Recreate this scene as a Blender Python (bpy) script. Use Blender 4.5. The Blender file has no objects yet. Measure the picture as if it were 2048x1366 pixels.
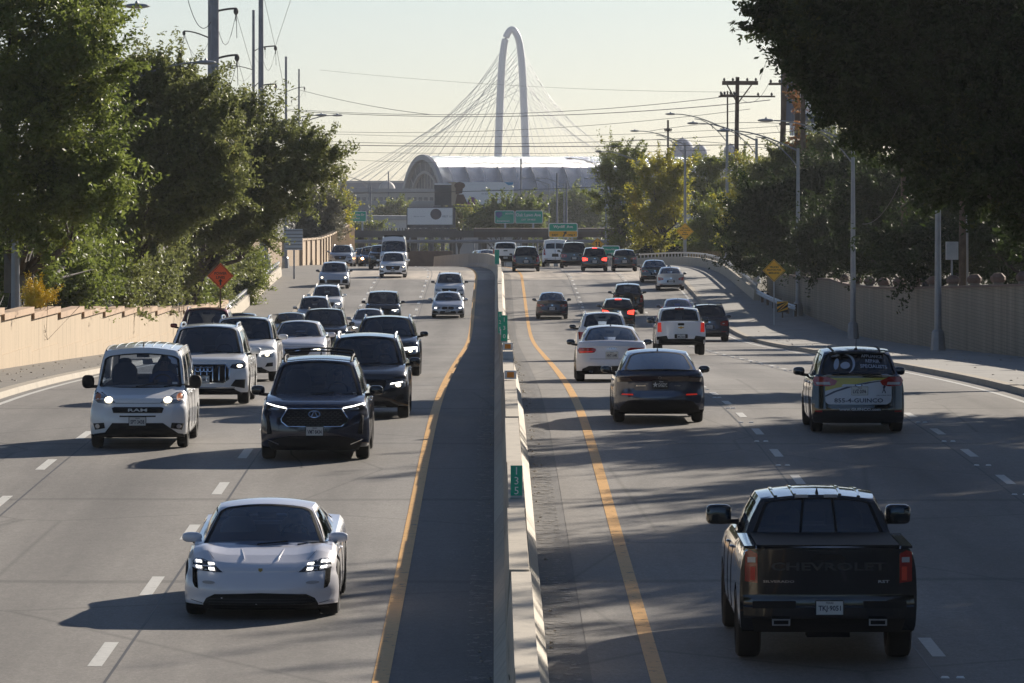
import bpy, bmesh, math, random
import numpy as np
from mathutils import Vector, Matrix
from math import sin, cos, pi, radians, sqrt

C = bpy.context.scene.collection
SC = bpy.context.scene
# ------------------------------------------------------------------ camera, sky, sun, exposure
F, CX, CY, HC = 11000.0, 990.0, 395.0, 5.2      # focal length in photo pixels, axis of the road, eye level, eye height
cam_d = bpy.data.cameras.new('camera')
cam = bpy.data.objects.new('camera', cam_d); C.objects.link(cam)
cam.location = (0, 0, HC); cam.rotation_euler = (radians(90), 0, 0)
cam_d.sensor_width = 36; cam_d.lens = 36 * F / 2048
cam_d.shift_x = (1024 - CX) / 2048; cam_d.shift_y = -(683 - CY) / 2048
cam_d.clip_start = 1; cam_d.clip_end = 30000
SC.camera = cam
SUN_EL, SUN_AZ = radians(21.5), radians(33.5)    # azimuth from +Y towards +X
w = bpy.data.worlds.new('World'); SC.world = w; w.use_nodes = True
nt = w.node_tree; bg = nt.nodes['Background']
sky = nt.nodes.new('ShaderNodeTexSky'); sky.sky_type = 'NISHITA'; sky.sun_disc = False
sky.sun_elevation = SUN_EL; sky.sun_rotation = SUN_AZ; sky.air_density = 0.70; sky.dust_density = 0.4; sky.ozone_density = 2.6
nt.links.new(sky.outputs[0], bg.inputs[0]); bg.inputs[1].default_value = 0.05
sd = bpy.data.lights.new('sun', 'SUN'); sd.energy = 5.0; sd.angle = radians(0.5); sd.color = (1, .90, .77)
sun = bpy.data.objects.new('sun', sd); C.objects.link(sun)
SV = Vector((sin(SUN_AZ) * cos(SUN_EL), cos(SUN_AZ) * cos(SUN_EL), sin(SUN_EL)))
sun.rotation_euler = SV.to_track_quat('Z', 'Y').to_euler(); sun.location = (60, 90, 60)
SC.view_settings.view_transform = 'Standard'; SC.view_settings.look = 'None'
SC.view_settings.exposure = 0.8; SC.view_settings.gamma = 1
SC.cycles.max_bounces = 6; SC.cycles.transparent_max_bounces = 12; SC.cycles.volume_bounces = 0
SC.cycles.diffuse_bounces = 2; SC.cycles.glossy_bounces = 3
SC.cycles.use_denoising = True
SC.cycles.sample_clamp_indirect = 4

# ------------------------------------------------------------------ helpers
def X(px, Y): return (px - CX) * Y / F
def Z(py, Y): return HC - (py - CY) * Y / F
_HT = [(-60, 6.2), (0, 6.1), (40, 5.72), (63, 5.48), (69, 5.36), (86.6, 5.07), (96.5, 4.85), (110, 4.65), (118, 4.6), (130, 4.66), (147, 4.88),
       (175, 5.36), (207, 5.96), (250, 6.75), (275, 7.1), (290, 7.18), (303, 7.08), (319, 6.8), (345, 6.2), (373, 5.6), (393, 5.33),
       (410, 5.25), (430, 5.37), (460, 5.85), (520, 7.3), (600, 9.6), (700, 12), (800, 12.8), (1000, 13), (20000, 13)]
_gy = np.arange(-60, 1200, 1.0)
_gh = np.interp(_gy, [a for a, b in _HT], [b for a, b in _HT])
_k = np.exp(-(np.arange(-18, 19) / 7.0) ** 2 / 2); _k /= _k.sum()
_gh = np.convolve(np.pad(_gh, 18, mode='edge'), _k, mode='valid')
def gz(Y): return HC - float(np.interp(Y, _gy, _gh))            # road height
def cx(Y): return 0.0 if Y < 380 else -(min(Y, 900) - 380) ** 2 / 1500.0   # the bend beyond the crest
def y_at(py):                                                   # distance of the road point seen at photo row py
    best = 430
    for Y in np.arange(45, 432, .5):
        if CY + F * (HC - gz(Y)) / Y <= py: return float(Y)
    return best
MATS = {}
def nodes_of(m): return m.node_tree.nodes, m.node_tree.links
def mat(name, col, rough=.6, metal=0, coat=0, var=0.0, vscale=3.0, bump=0.0, bscale=40.0, spec=.5, emit=None, estr=1, alpha=None):
    if name in MATS: return MATS[name]
    m = bpy.data.materials.new(name); m.use_nodes = True; MATS[name] = m
    N, L = nodes_of(m); b = N['Principled BSDF']
    b.inputs['Base Color'].default_value = (*col, 1); b.inputs['Roughness'].default_value = rough
    b.inputs['Metallic'].default_value = metal; b.inputs['Coat Weight'].default_value = coat; b.inputs['Coat Roughness'].default_value = .04
    b.inputs['Specular IOR Level'].default_value = spec
    if emit: b.inputs['Emission Color'].default_value = (*emit, 1); b.inputs['Emission Strength'].default_value = estr
    if var or bump:
        tc = N.new('ShaderNodeTexCoord')
    if var:
        n = N.new('ShaderNodeTexNoise'); n.inputs['Scale'].default_value = vscale; n.inputs['Detail'].default_value = 6; n.inputs['Roughness'].default_value = .65
        L.new(tc.outputs['Object'], n.inputs['Vector'])
        r = N.new('ShaderNodeValToRGB'); r.color_ramp.elements[0].position = .3; r.color_ramp.elements[1].position = .7
        r.color_ramp.elements[0].color = (*[c * (1 - var) for c in col], 1); r.color_ramp.elements[1].color = (*[min(1, c * (1 + var)) for c in col], 1)
        L.new(n.outputs['Fac'], r.inputs[0]); L.new(r.outputs[0], b.inputs['Base Color'])
    if bump:
        n2 = N.new('ShaderNodeTexNoise'); n2.inputs['Scale'].default_value = bscale; n2.inputs['Detail'].default_value = 4
        L.new(tc.outputs['Object'], n2.inputs['Vector'])
        bp = N.new('ShaderNodeBump'); bp.inputs['Strength'].default_value = bump; bp.inputs['Distance'].default_value = .02
        L.new(n2.outputs['Fac'], bp.inputs['Height']); L.new(bp.outputs[0], b.inputs['Normal'])
    return m
def glass_mat(name, tint=(.26, .31, .36), f0=.08):
    if name in MATS: return MATS[name]
    m = bpy.data.materials.new(name); m.use_nodes = True; MATS[name] = m
    N, L = nodes_of(m); N.remove(N['Principled BSDF']); out = N['Material Output']
    t = N.new('ShaderNodeBsdfTransparent'); t.inputs[0].default_value = (*tint, 1)
    g = N.new('ShaderNodeBsdfGlossy'); g.inputs[0].default_value = (.9, .95, 1, 1); g.inputs['Roughness'].default_value = .03
    fr = N.new('ShaderNodeLayerWeight'); fr.inputs[0].default_value = .35
    mp = N.new('ShaderNodeMapRange'); mp.inputs[3].default_value = f0; mp.inputs[4].default_value = 1
    mx = N.new('ShaderNodeMixShader')
    L.new(fr.outputs['Fresnel'], mp.inputs[0]); L.new(mp.outputs[0], mx.inputs[0]); L.new(t.outputs[0], mx.inputs[1]); L.new(g.outputs[0], mx.inputs[2])
    L.new(mx.outputs[0], out.inputs[0]); return m

class MB:
    def __init__(s): s.v = []; s.f = []; s.m = []
    def quadgrid(s, P, mi=0, flip=False, closeu=False):
        b = len(s.v); nu = len(P); nv = len(P[0])
        for r in P: s.v.extend([tuple(p) for p in r])
        for i in range(nu - (0 if closeu else 1)):
            for j in range(nv - 1):
                i2 = (i + 1) % nu
                q = (b + i * nv + j, b + i2 * nv + j, b + i2 * nv + j + 1, b + i * nv + j + 1)
                s.f.append(q[::-1] if flip else q); s.m.append(mi)
    def box(s, c, d, mi=0, rz=0, rx=0, ry=0, taper=1.0):
        M = Matrix.Rotation(rz, 3, 'Z') @ Matrix.Rotation(ry, 3, 'Y') @ Matrix.Rotation(rx, 3, 'X')
        b = len(s.v)
        for z in (-1, 1):
            k = 1 if z < 0 else taper
            for x, y in ((-1, -1), (1, -1), (1, 1), (-1, 1)):
                s.v.append(tuple(Vector(c) + M @ Vector((x * d[0] / 2 * k, y * d[1] / 2 * k, z * d[2] / 2))))
        for q in ((0, 3, 2, 1), (4, 5, 6, 7), (0, 1, 5, 4), (1, 2, 6, 5), (2, 3, 7, 6), (3, 0, 4, 7)):
            s.f.append(tuple(b + i for i in q)); s.m.append(mi)
        return s
    def tube(s, pts, r, n=8, mi=0, caps=True):
        pts = [Vector(p) for p in pts]; rs = r if isinstance(r, (list, tuple)) else [r] * len(pts)
        b = len(s.v); up = Vector((0, 0, 1))
        for i, p in enumerate(pts):
            d = (pts[min(i + 1, len(pts) - 1)] - pts[max(i - 1, 0)]).normalized()
            a = d.cross(up if abs(d.z) < .95 else Vector((1, 0, 0))).normalized(); c = a.cross(d)
            for k in range(n):
                t = 2 * pi * k / n
                s.v.append(tuple(p + (a * cos(t) + c * sin(t)) * rs[i]))
        for i in range(len(pts) - 1):
            for k in range(n):
                k2 = (k + 1) % n
                s.f.append((b + i * n + k, b + i * n + k2, b + (i + 1) * n + k2, b + (i + 1) * n + k)); s.m.append(mi)
        if caps:
            s.f.append(tuple(b + k for k in range(n))[::-1]); s.m.append(mi)
            s.f.append(tuple(b + (len(pts) - 1) * n + k for k in range(n))); s.m.append(mi)
        return s
    def ell(s, c, r, nu=14, nv=9, mi=0, M=None, p=1.0):
        P = []
        for i in range(nu):
            t = 2 * pi * i / nu; row = []
            for j in range(nv):
                f = -pi / 2 + pi * j / (nv - 1)
                q = Vector((cos(t) * cos(f), sin(t) * cos(f), sin(f)))
                if p != 1: q = Vector([math.copysign(abs(e) ** p, e) for e in q])
                q = Vector((q.x * r[0], q.y * r[1], q.z * r[2]))
                if M: q = M @ q
                row.append(q + Vector(c))
            P.append(row)
        s.quadgrid(P, mi, closeu=True); return s
    def lathe(s, prof, axis='X', c=(0, 0, 0), n=24, mi=0, mis=None):   # prof: (axial, radius)
        P = []
        for i in range(n):
            t = 2 * pi * i / n; row = []
            for a, r in prof:
                if axis == 'X': row.append((c[0] + a, c[1] + r * cos(t), c[2] + r * sin(t)))
                elif axis == 'Z': row.append((c[0] + r * cos(t), c[1] + r * sin(t), c[2] + a))
                else: row.append((c[0] + r * cos(t), c[1] + a, c[2] + r * sin(t)))
            P.append(row)
        s.quadgrid(P, mi, closeu=True); return s
    def prism(s, poly, y0, y1, mi=0):            # polygon in (x, z), extruded along y
        b = len(s.v); n = len(poly)
        for y in (y0, y1): s.v.extend([(x, y, z) for x, z in poly])
        s.f.append(tuple(b + i for i in range(n))); s.m.append(mi)
        s.f.append(tuple(b + n + i for i in range(n))[::-1]); s.m.append(mi)
        for i in range(n):
            j = (i + 1) % n; s.f.append((b + i, b + n + i, b + n + j, b + j)); s.m.append(mi)
        return s
    def add(s, verts, faces, mi=0):
        b = len(s.v); s.v.extend([tuple(v) for v in verts]); s.f.extend([tuple(b + i for i in f) for f in faces]); s.m.extend([mi] * len(faces))
    def build(s, name, mats, parent=None, smooth=35, loc=None):
        me = bpy.data.meshes.new(name); me.from_pydata(s.v, [], s.f)
        mats = mats if isinstance(mats, (list, tuple)) else [mats]
        for m in mats: me.materials.append(m)
        if len(mats) > 1: me.polygons.foreach_set('material_index', s.m)
        if smooth:
            bm = bmesh.new(); bm.from_mesh(me); bmesh.ops.remove_doubles(bm, verts=bm.verts, dist=1e-5)
            bmesh.ops.recalc_face_normals(bm, faces=bm.faces)
            for f in bm.faces: f.smooth = True
            for e in bm.edges:
                if len(e.link_faces) == 2 and e.calc_face_angle(0) > radians(smooth): e.smooth = False
            bm.to_mesh(me); bm.free()
        me.update()
        o = bpy.data.objects.new(name, me); C.objects.link(o)
        if parent is not None: o.parent = parent
        if loc: o.location = loc
        return o
def tag(o, label=None, cat=None, group=None, kind=None):
    if label: o['label'] = label
    if cat: o['category'] = cat
    if group: o['group'] = group
    if kind: o['kind'] = kind
    return o
def empty(name, loc=(0, 0, 0), rz=0):
    o = bpy.data.objects.new(name, None); C.objects.link(o); o.location = loc; o.rotation_euler = (0, 0, rz); o.empty_display_size = .2; return o
def copy_tree(o, parent=None):
    c = o.copy(); C.objects.link(c)
    if parent is not None: c.parent = parent
    for ch in list(o.children): copy_tree(ch, c)
    return c
_TX = {}
def text_geo(s, bold=False):
    """flat outline of a word in (x, z), scaled so that its height is 1 and centred on 0"""
    key = (s, bold)
    if key in _TX: return _TX[key]
    cu = bpy.data.curves.new('lettering', 'FONT'); cu.body = s; cu.size = 1; cu.resolution_u = 2; cu.align_x = 'CENTER'
    if bold: cu.offset = .022
    o = bpy.data.objects.new('lettering', cu); C.objects.link(o)
    dg = bpy.context.evaluated_depsgraph_get(); me = bpy.data.meshes.new_from_object(o.evaluated_get(dg))
    V = [(v.co.x, v.co.y) for v in me.vertices]; Fc = [tuple(p.vertices) for p in me.polygons]
    bpy.data.objects.remove(o); bpy.data.curves.remove(cu); bpy.data.meshes.remove(me)
    if not V: _TX[key] = ([], [], 0); return _TX[key]
    x0 = min(v[0] for v in V); x1 = max(v[0] for v in V); y0 = min(v[1] for v in V); y1 = max(v[1] for v in V)
    h = y1 - y0
    V = [((x - (x0 + x1) / 2) / h, (y - (y0 + y1) / 2) / h) for x, y in V]
    _TX[key] = (V, Fc, (x1 - x0) / h); return _TX[key]
def put_text(mb, s, cxz, h, y, mi=0, width=None, bold=False, fn=None, depth=0.0):
    """lettering facing -Y; fn maps (x, z) to a vertex"""
    V, Fc, wd = text_geo(s, bold)
    kx = h if width is None else width / max(wd, 1e-6)
    P = []
    for x, z in V:
        xx, zz = cxz[0] + x * kx, cxz[1] + z * h
        P.append(fn(xx, zz) if fn else (xx, y, zz))
    mb.add(P, Fc, mi)
# ------------------------------------------------------------------ materials of the setting
def road_mat(name, base, light, x0=None):
    m = bpy.data.materials.new(name); m.use_nodes = True; MATS[name] = m
    N, L = nodes_of(m); b = N['Principled BSDF']; tc = N.new('ShaderNodeTexCoord')
    def noise(sc, vec, det=5, rough=.6):
        n = N.new('ShaderNodeTexNoise'); n.inputs['Scale'].default_value = sc; n.inputs['Detail'].default_value = det; n.inputs['Roughness'].default_value = rough
        L.new(vec, n.inputs['Vector']); return n.outputs['Fac']
    def mapp(scale):
        mp = N.new('ShaderNodeMapping'); mp.inputs['Scale'].default_value = scale; L.new(tc.outputs['Object'], mp.inputs[0]); return mp.outputs[0]
    def ramp(fac, stops):
        r = N.new('ShaderNodeValToRGB'); e = r.color_ramp.elements
        while len(e) < len(stops): e.new(.5)
        for q, (p, c) in zip(e, stops): q.position = p; q.color = (c, c, c, 1)
        L.new(fac, r.inputs[0]); return r.outputs[0]
    def mul(a, bb):
        x = N.new('ShaderNodeMix'); x.data_type = 'RGBA'; x.blend_type = 'MULTIPLY'; x.inputs[0].default_value = 1
        L.new(a, x.inputs[6]); L.new(bb, x.inputs[7]); return x.outputs[2]
    base_n = N.new('ShaderNodeRGB'); base_n.outputs[0].default_value = (*base, 1)
    c = base_n.outputs[0]
    c = mul(c, ramp(noise(1.0, mapp((.9, .035, 1))), [(.25, .7), (.5, 1), (.75, 1.2)]))      # long streaks from traffic
    c = mul(c, ramp(noise(.22, mapp((1, .35, 1)), 4), [(.3, .78), (.7, 1.16)]))               # patches
    c = mul(c, ramp(noise(26, mapp((1, .6, 1)), 3, .8), [(.25, .72), (.5, 1), (.78, 1.42)]))   # aggregate
    c = mul(c, ramp(noise(7, mapp((1, .6, 1)), 4, .75), [(.3, .88), (.7, 1.12)]))
    if x0 is not None:    # oil-darkened middle of each lane, rubbed by traffic
        sl = N.new('ShaderNodeSeparateXYZ'); L.new(tc.outputs['Object'], sl.inputs[0]); ma = N.new('ShaderNodeMath'); ma.operation = 'MULTIPLY_ADD'
        ma.inputs[1].default_value = 2 * pi / 3.42; ma.inputs[2].default_value = -x0 * 2 * pi / 3.42; L.new(sl.outputs['X'], ma.inputs[0])
        nn = N.new('ShaderNodeMath'); nn.operation = 'ADD'; L.new(ma.outputs[0], nn.inputs[0]); L.new(noise(.7, mapp((.3, .06, 1)), 3), nn.inputs[1])
        co = N.new('ShaderNodeMath'); co.operation = 'COSINE'; L.new(nn.outputs[0], co.inputs[0]); mr_ = N.new('ShaderNodeMath'); mr_.operation = 'MULTIPLY_ADD'; mr_.inputs[1].default_value = .5; mr_.inputs[2].default_value = .5; L.new(co.outputs[0], mr_.inputs[0])
        c = mul(c, ramp(mr_.outputs[0], [(0, 1.06), (.55, 1.0), (.9, .86), (1, .82)]))
    # transverse joints and cracks
    wv = N.new('ShaderNodeTexWave'); wv.bands_direction = 'Y'; wv.inputs['Scale'].default_value = .0208; wv.inputs['Distortion'].default_value = .35
    wv.inputs['Detail'].default_value = 3; wv.inputs['Detail Scale'].default_value = 6
    L.new(mapp((1, 1, 1)), wv.inputs['Vector'])
    c = mul(c, ramp(wv.outputs['Fac'], [(0, .68), (.0015, .74), (.004, 1), (1, 1)]))
    vo = N.new('ShaderNodeTexVoronoi'); vo.feature = 'DISTANCE_TO_EDGE'; vo.inputs['Scale'].default_value = .16; L.new(mapp((1, .5, 1)), vo.inputs['Vector'])
    c = mul(c, ramp(vo.outputs['Distance'], [(0, .68), (.004, .85), (.008, 1), (1, 1)]))
    if light:   # the pale deck slab at the crest: lies between y = 373 and 395 m
        sx = N.new('ShaderNodeSeparateXYZ'); L.new(tc.outputs['Object'], sx.inputs[0])
        mr = N.new('ShaderNodeMath'); mr.operation = 'COMPARE'; mr.inputs[1].default_value = 387; mr.inputs[2].default_value = 12
        L.new(sx.outputs['Y'], mr.inputs[0])
        x = N.new('ShaderNodeMix'); x.data_type = 'RGBA'; x.blend_type = 'MIX'; L.new(mr.outputs[0], x.inputs[0])
        L.new(c, x.inputs[6]); dk = N.new('ShaderNodeMix'); dk.data_type = 'RGBA'; dk.blend_type = 'MULTIPLY'; dk.inputs[0].default_value = 1
        L.new(c, dk.inputs[6]); dk.inputs[7].default_value = (2.3, 2.15, 1.95, 1); L.new(dk.outputs[2], x.inputs[7]); c = x.outputs[2]
    L.new(c, b.inputs['Base Color']); b.inputs['Roughness'].default_value = .72; b.inputs['Specular IOR Level'].default_value = .35
    bn = noise(38, mapp((1, 1, 1)), 3, .8); bp = N.new('ShaderNodeBump'); bp.inputs['Strength'].default_value = .45; bp.inputs['Distance'].default_value = .012
    L.new(bn, bp.inputs['Height']); L.new(bp.outputs[0], b.inputs['Normal'])
    return m
M_ROAD = road_mat('asphalt', (.200, .186, .168), True, 3.6 + .5); M_ROADL = road_mat('asphalt_southbound', (.200, .186, .168), True, -3.0 + .5)
M_SHO = road_mat('shoulder_asphalt', (.125, .12, .115), True)
def paint_line(name, col, wear):
    m = mat(name, col, .6, var=.12, vscale=9)
    N, L = nodes_of(m); b = N['Principled BSDF']; tc = N.new('ShaderNodeTexCoord')
    n = N.new('ShaderNodeTexNoise'); n.inputs['Scale'].default_value = 5; n.inputs['Detail'].default_value = 8; n.inputs['Roughness'].default_value = .8
    L.new(tc.outputs['Object'], n.inputs['Vector'])
    r = N.new('ShaderNodeValToRGB'); r.color_ramp.elements[0].position = wear; r.color_ramp.elements[1].position = wear + .05
    L.new(n.outputs['Fac'], r.inputs[0])
    tr = N.new('ShaderNodeBsdfTransparent'); mx = N.new('ShaderNodeMixShader'); L.new(r.outputs[0], mx.inputs[0]); L.new(tr.outputs[0], mx.inputs[1]); L.new(b.outputs[0], mx.inputs[2])
    L.new(mx.outputs[0], N['Material Output'].inputs[0]); return m
M_WHITE_L = paint_line('white_road_paint', (.55, .54, .5), .34)
M_YELLOW_L = paint_line('yellow_road_paint', (.62, .33, .07), .37)
M_DIRT = mat('dry_ground', (.085, .075, .05), .95, var=.4, vscale=.8, bump=.5, bscale=8)
def concrete(name, col, streak=True, joint=0):
    m = mat(name, col, .85, bump=.25, bscale=30)
    N, L = nodes_of(m); b = N['Principled BSDF']; tc = N.new('ShaderNodeTexCoord')
    mp = N.new('ShaderNodeMapping'); mp.inputs['Scale'].default_value = (2.2, 2.2, .22) if streak else (.7, .7, .7); L.new(tc.outputs['Object'], mp.inputs[0])
    n = N.new('ShaderNodeTexNoise'); n.inputs['Scale'].default_value = 1; n.inputs['Detail'].default_value = 8; n.inputs['Roughness'].default_value = .7; L.new(mp.outputs[0], n.inputs['Vector'])
    n2 = N.new('ShaderNodeTexNoise'); n2.inputs['Scale'].default_value = 14; n2.inputs['Detail'].default_value = 5; L.new(tc.outputs['Object'], n2.inputs['Vector'])
    ad = N.new('ShaderNodeMath'); ad.operation = 'MULTIPLY_ADD'; ad.inputs[1].default_value = .3; L.new(n2.outputs['Fac'], ad.inputs[0]); L.new(n.outputs['Fac'], ad.inputs[2])
    r = N.new('ShaderNodeValToRGB'); e = r.color_ramp.elements; e.new(.5)
    for q, p, k in zip(e, (.35, .6, .95), (.42, 1, 1.2)): q.position = p; q.color = (*[min(1, c * k) for c in col], 1)
    L.new(ad.outputs[0], r.inputs[0]); L.new(r.outputs[0], b.inputs['Base Color']); return m
M_CONC = concrete('pale_concrete', (.42, .37, .29))
M_WALLC = concrete('cream_wall_concrete', (.40, .31, .205))
M_CAP = concrete('wall_cap_concrete', (.40, .27, .17), False)
M_WALK = concrete('walkway_concrete', (.155, .14, .12), False)
M_KERB = concrete('kerb_concrete', (.33, .29, .23), False)
M_SWALK = concrete('sidewalk_concrete', (.26, .25, .23), False)
def brick_mat(name, c1, c2, mo, scale=1.0):
    m = mat(name, c1, .9); N, L = nodes_of(m); b = N['Principled BSDF']; tc = N.new('ShaderNodeTexCoord')
    mp = N.new('ShaderNodeMapping'); mp.inputs['Rotation'].default_value = (pi / 2, 0, 0)
    sx = N.new('ShaderNodeSeparateXYZ'); L.new(tc.outputs['Object'], sx.inputs[0]); ad = N.new('ShaderNodeMath'); ad.operation = 'ADD'
    L.new(sx.outputs['X'], ad.inputs[0]); L.new(sx.outputs['Y'], ad.inputs[1]); cb = N.new('ShaderNodeCombineXYZ')
    L.new(ad.outputs[0], cb.inputs[0]); L.new(sx.outputs['Z'], cb.inputs[1])
    br = N.new('ShaderNodeTexBrick'); br.inputs['Scale'].default_value = 1; br.inputs['Color1'].default_value = (*c1, 1); br.inputs['Color2'].default_value = (*c2, 1)
    br.inputs['Mortar'].default_value = (*mo, 1); br.inputs['Mortar Size'].default_value = .014; br.inputs['Brick Width'].default_value = 60.0; br.inputs['Row Height'].default_value = .13 * scale
    L.new(cb.outputs[0], br.inputs['Vector'])
    mq = N.new('ShaderNodeMapping'); mq.inputs['Scale'].default_value = (1, .9, .12); L.new(tc.outputs['Object'], mq.inputs[0]); n = N.new('ShaderNodeTexNoise'); n.inputs['Scale'].default_value = .6; n.inputs['Detail'].default_value = 8; n.inputs['Roughness'].default_value = .7; L.new(mq.outputs[0], n.inputs['Vector'])
    r = N.new('ShaderNodeValToRGB'); r.color_ramp.elements[0].color = (.6, .6, .6, 1); r.color_ramp.elements[1].color = (1.2, 1.2, 1.2, 1); r.color_ramp.elements[0].position = .3; r.color_ramp.elements[1].position = .7
    L.new(n.outputs['Fac'], r.inputs[0]); x = N.new('ShaderNodeMix'); x.data_type = 'RGBA'; x.blend_type = 'MULTIPLY'; x.inputs[0].default_value = 1
    L.new(br.outputs[0], x.inputs[6]); L.new(r.outputs[0], x.inputs[7]); L.new(x.outputs[2], b.inputs['Base Color'])
    bp = N.new('ShaderNodeBump'); bp.inputs['Strength'].default_value = .6; bp.inputs['Distance'].default_value = .01; L.new(br.outputs['Fac'], bp.inputs['Height']); bp.invert = True
    L.new(bp.outputs[0], b.inputs['Normal']); return m
M_BRICK = brick_mat('tan_brick', (.26, .22, .165), (.28, .24, .18), (.20, .17, .13))
M_COPE = mat('brick_coping', (.16, .105, .08), .85, var=.3, vscale=4)
M_STEEL = mat('galvanised_steel', (.42, .43, .44), .45, metal=.6, var=.15, vscale=2)
M_POLE = mat('grey_pole_metal', (.3, .31, .32), .5, metal=.35, var=.15, vscale=1.5)
M_MONO = mat('steel_monopole', (.23, .24, .27), .6, metal=.2, var=.25, vscale=.8)
M_WOOD = mat('weathered_timber', (.12, .085, .06), .9, var=.35, vscale=3, bump=.4)
M_WIRE = mat('dark_wire', (.05, .05, .055), .6)
M_RUST = mat('dark_arm_metal', (.06, .055, .05), .7)
M_SG = mat('sign_green', (.008, .40, .25), .45); M_SW = mat('sign_white', (.85, .85, .83), .5); M_SY = mat('sign_amber', (.95, .48, .02), .45)
M_SO = mat('sign_orange', (.95, .12, .012), .45); M_BLK = mat('sign_black', (.015, .015, .015), .6); M_SBK = mat('sign_back', (.16, .15, .13), .6, metal=.3, var=.15)
M_AMB = mat('amber_reflector', (.75, .25, .01), .3)
# ------------------------------------------------------------------ ground, carriageways, kerbs, markings
def strip(x0, x1, y0, y1, dz, step=4.0, nx=2):
    n = max(2, int((y1 - y0) / step) + 1)
    P = []
    for i in range(n + 1):
        Y = y0 + (y1 - y0) * i / n
        P.append([(x0 + (x1 - x0) * j / (nx - 1) + cx(Y), Y, gz(Y) + dz) for j in range(nx)])
    return P
def flat(mb, *a, **k): mb.quadgrid(strip(*a, **k), 0, flip=True)
def rail(mb, prof, y0, y1, step=4.0, mi=0, end=True, fx=None):
    """sweep a cross-section (list of x, z) along the road"""
    n = max(1, int(round((y1 - y0) / step))); P = []
    for i in range(n + 1):
        Y = y0 + (y1 - y0) * i / n; c = cx(Y) if fx is None else fx(Y)
        P.append([(x + c, Y, gz(Y) + z) for x, z in prof + prof[:1]])
    mb.quadgrid(P, mi)
    if end:
        for row, fl in ((P[0], 0), (P[-1], 1)):
            b = len(mb.v); mb.v.extend(row[:-1]); q = tuple(range(b, b + len(prof))); mb.f.append(q if fl else q[::-1]); mb.m.append(mi)

m = MB(); ys = list(np.arange(-60, 700, 5.0)) + [700, 800, 1000, 1500, 2500, 4400]
xs = [-2290, -1200, -200, -60, -30, -18, -14.5, -8, 0, 8, 14, 18.5, 30, 60, 200, 1200, 2290]
m.quadgrid([[(x, Y, gz(Y) - .04) for x in xs] for Y in ys], 0, flip=True)
tag(m.build('ground', M_DIRT, smooth=0), kind='structure')
m = MB(); flat(m, 1.1, 12.5, 30, 560, 0, nx=6); tag(m.build('road_northbound', M_ROAD, smooth=0), kind='structure')
m = MB(); flat(m, -11.45, -1.2, 30, 560, 0, nx=6); tag(m.build('road_southbound', M_ROADL, smooth=0), kind='structure')
m = MB(); flat(m, -1.2, 1.1, 30, 560, -.004); tag(m.build('road_shoulder', M_SHO, smooth=0), kind='structure')
# kerbs (0.14 m step) and the raised walkways behind them
m = MB(); rail(m, [(-11.8, -.03), (-11.8, .14), (-11.5, .14), (-11.45, -.03)], 60, 560)
tag(m.build('kerb_southbound', M_KERB), kind='structure')
m = MB(); rail(m, [(12.5, -.03), (12.55, .14), (12.85, .14), (12.85, -.03)], 40, 560); tag(m.build('kerb_northbound', M_KERB), kind='structure')
m = MB(); flat(m, -15.2, -11.8, 60, 560, .13); tag(m.build('walkway_southbound', M_WALK, smooth=0), kind='structure')
m = MB(); flat(m, 12.85, 18.6, 40, 350, .13); flat(m, 12.85, 16.2, 350, 560, .13)
tag(m.build('sidewalk_northbound', M_SWALK, smooth=0), kind='structure')
# painted lines
rnd = random.Random(5)
def dashes(mb, x, y0, y1, L=3.0, P=12.2, w_=.15):
    Y = y0
    while Y < y1:
        mb.quadgrid(strip(x - w_ / 2, x + w_ / 2, Y, Y + L, .004, 1.5), 0, flip=True); Y += P
yy0 = 11000 * 5.15 / 915.0            # the dash seen at row 1310
m = MB()
dashes(m, -4.65, 65.3 - 1.45 - 18.6, 540, P=9.3, L=2.9, w_=.17); dashes(m, -8.1, 90 - 1.45 - 37.2, 540, P=9.3, L=2.9, w_=.17)
for x in (5.25, 8.85): dashes(m, x, 95.4 - 1.2 - 43.8, 540, P=7.3, L=2.3, w_=.16)
tag(m.build('lane_markings', M_WHITE_L, smooth=0), kind='structure')
m = MB(); flat(m, -11.2, -11.06, 60, 540, .004); flat(m, 11.95, 12.09, 40, 540, .004)
tag(m.build('edge_markings', M_WHITE_L, smooth=0), kind='structure')
m = MB(); flat(m, -1.39, -1.2, 30, 540, .005, step=2); flat(m, 1.76, 1.94, 30, 540, .005, step=2)
tag(m.build('median_markings', M_YELLOW_L, smooth=0), kind='structure')
m = MB()                               # raised ceramic lane buttons
for x in (5.1, 8.7):
    Y = 95.4 - 43.8 - 3.65
    while Y < 430:
        for k in range(2):
            q = (x + rnd.uniform(-.04, .04) + cx(Y) + k * .16, Y, gz(Y) + .008); m.box(q, (.1, .1, .02), taper=.7)
        Y += 7.3
for x in (-4.63, -8.1):
    Y = 190
    while Y < 430:
        m.box((x + cx(Y), Y, gz(Y) + .012), (.16, .12, .03), taper=.7); Y += 6.1
tag(m.build('lane_button_markings', M_SW, smooth=0), kind='structure')
m = MB()                               # sealed longitudinal seams and wandering cracks
for x in (-4.42, -7.86, 5.02, 8.62): flat(m, x, x + .035, 40, 430, .003, step=3)
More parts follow.
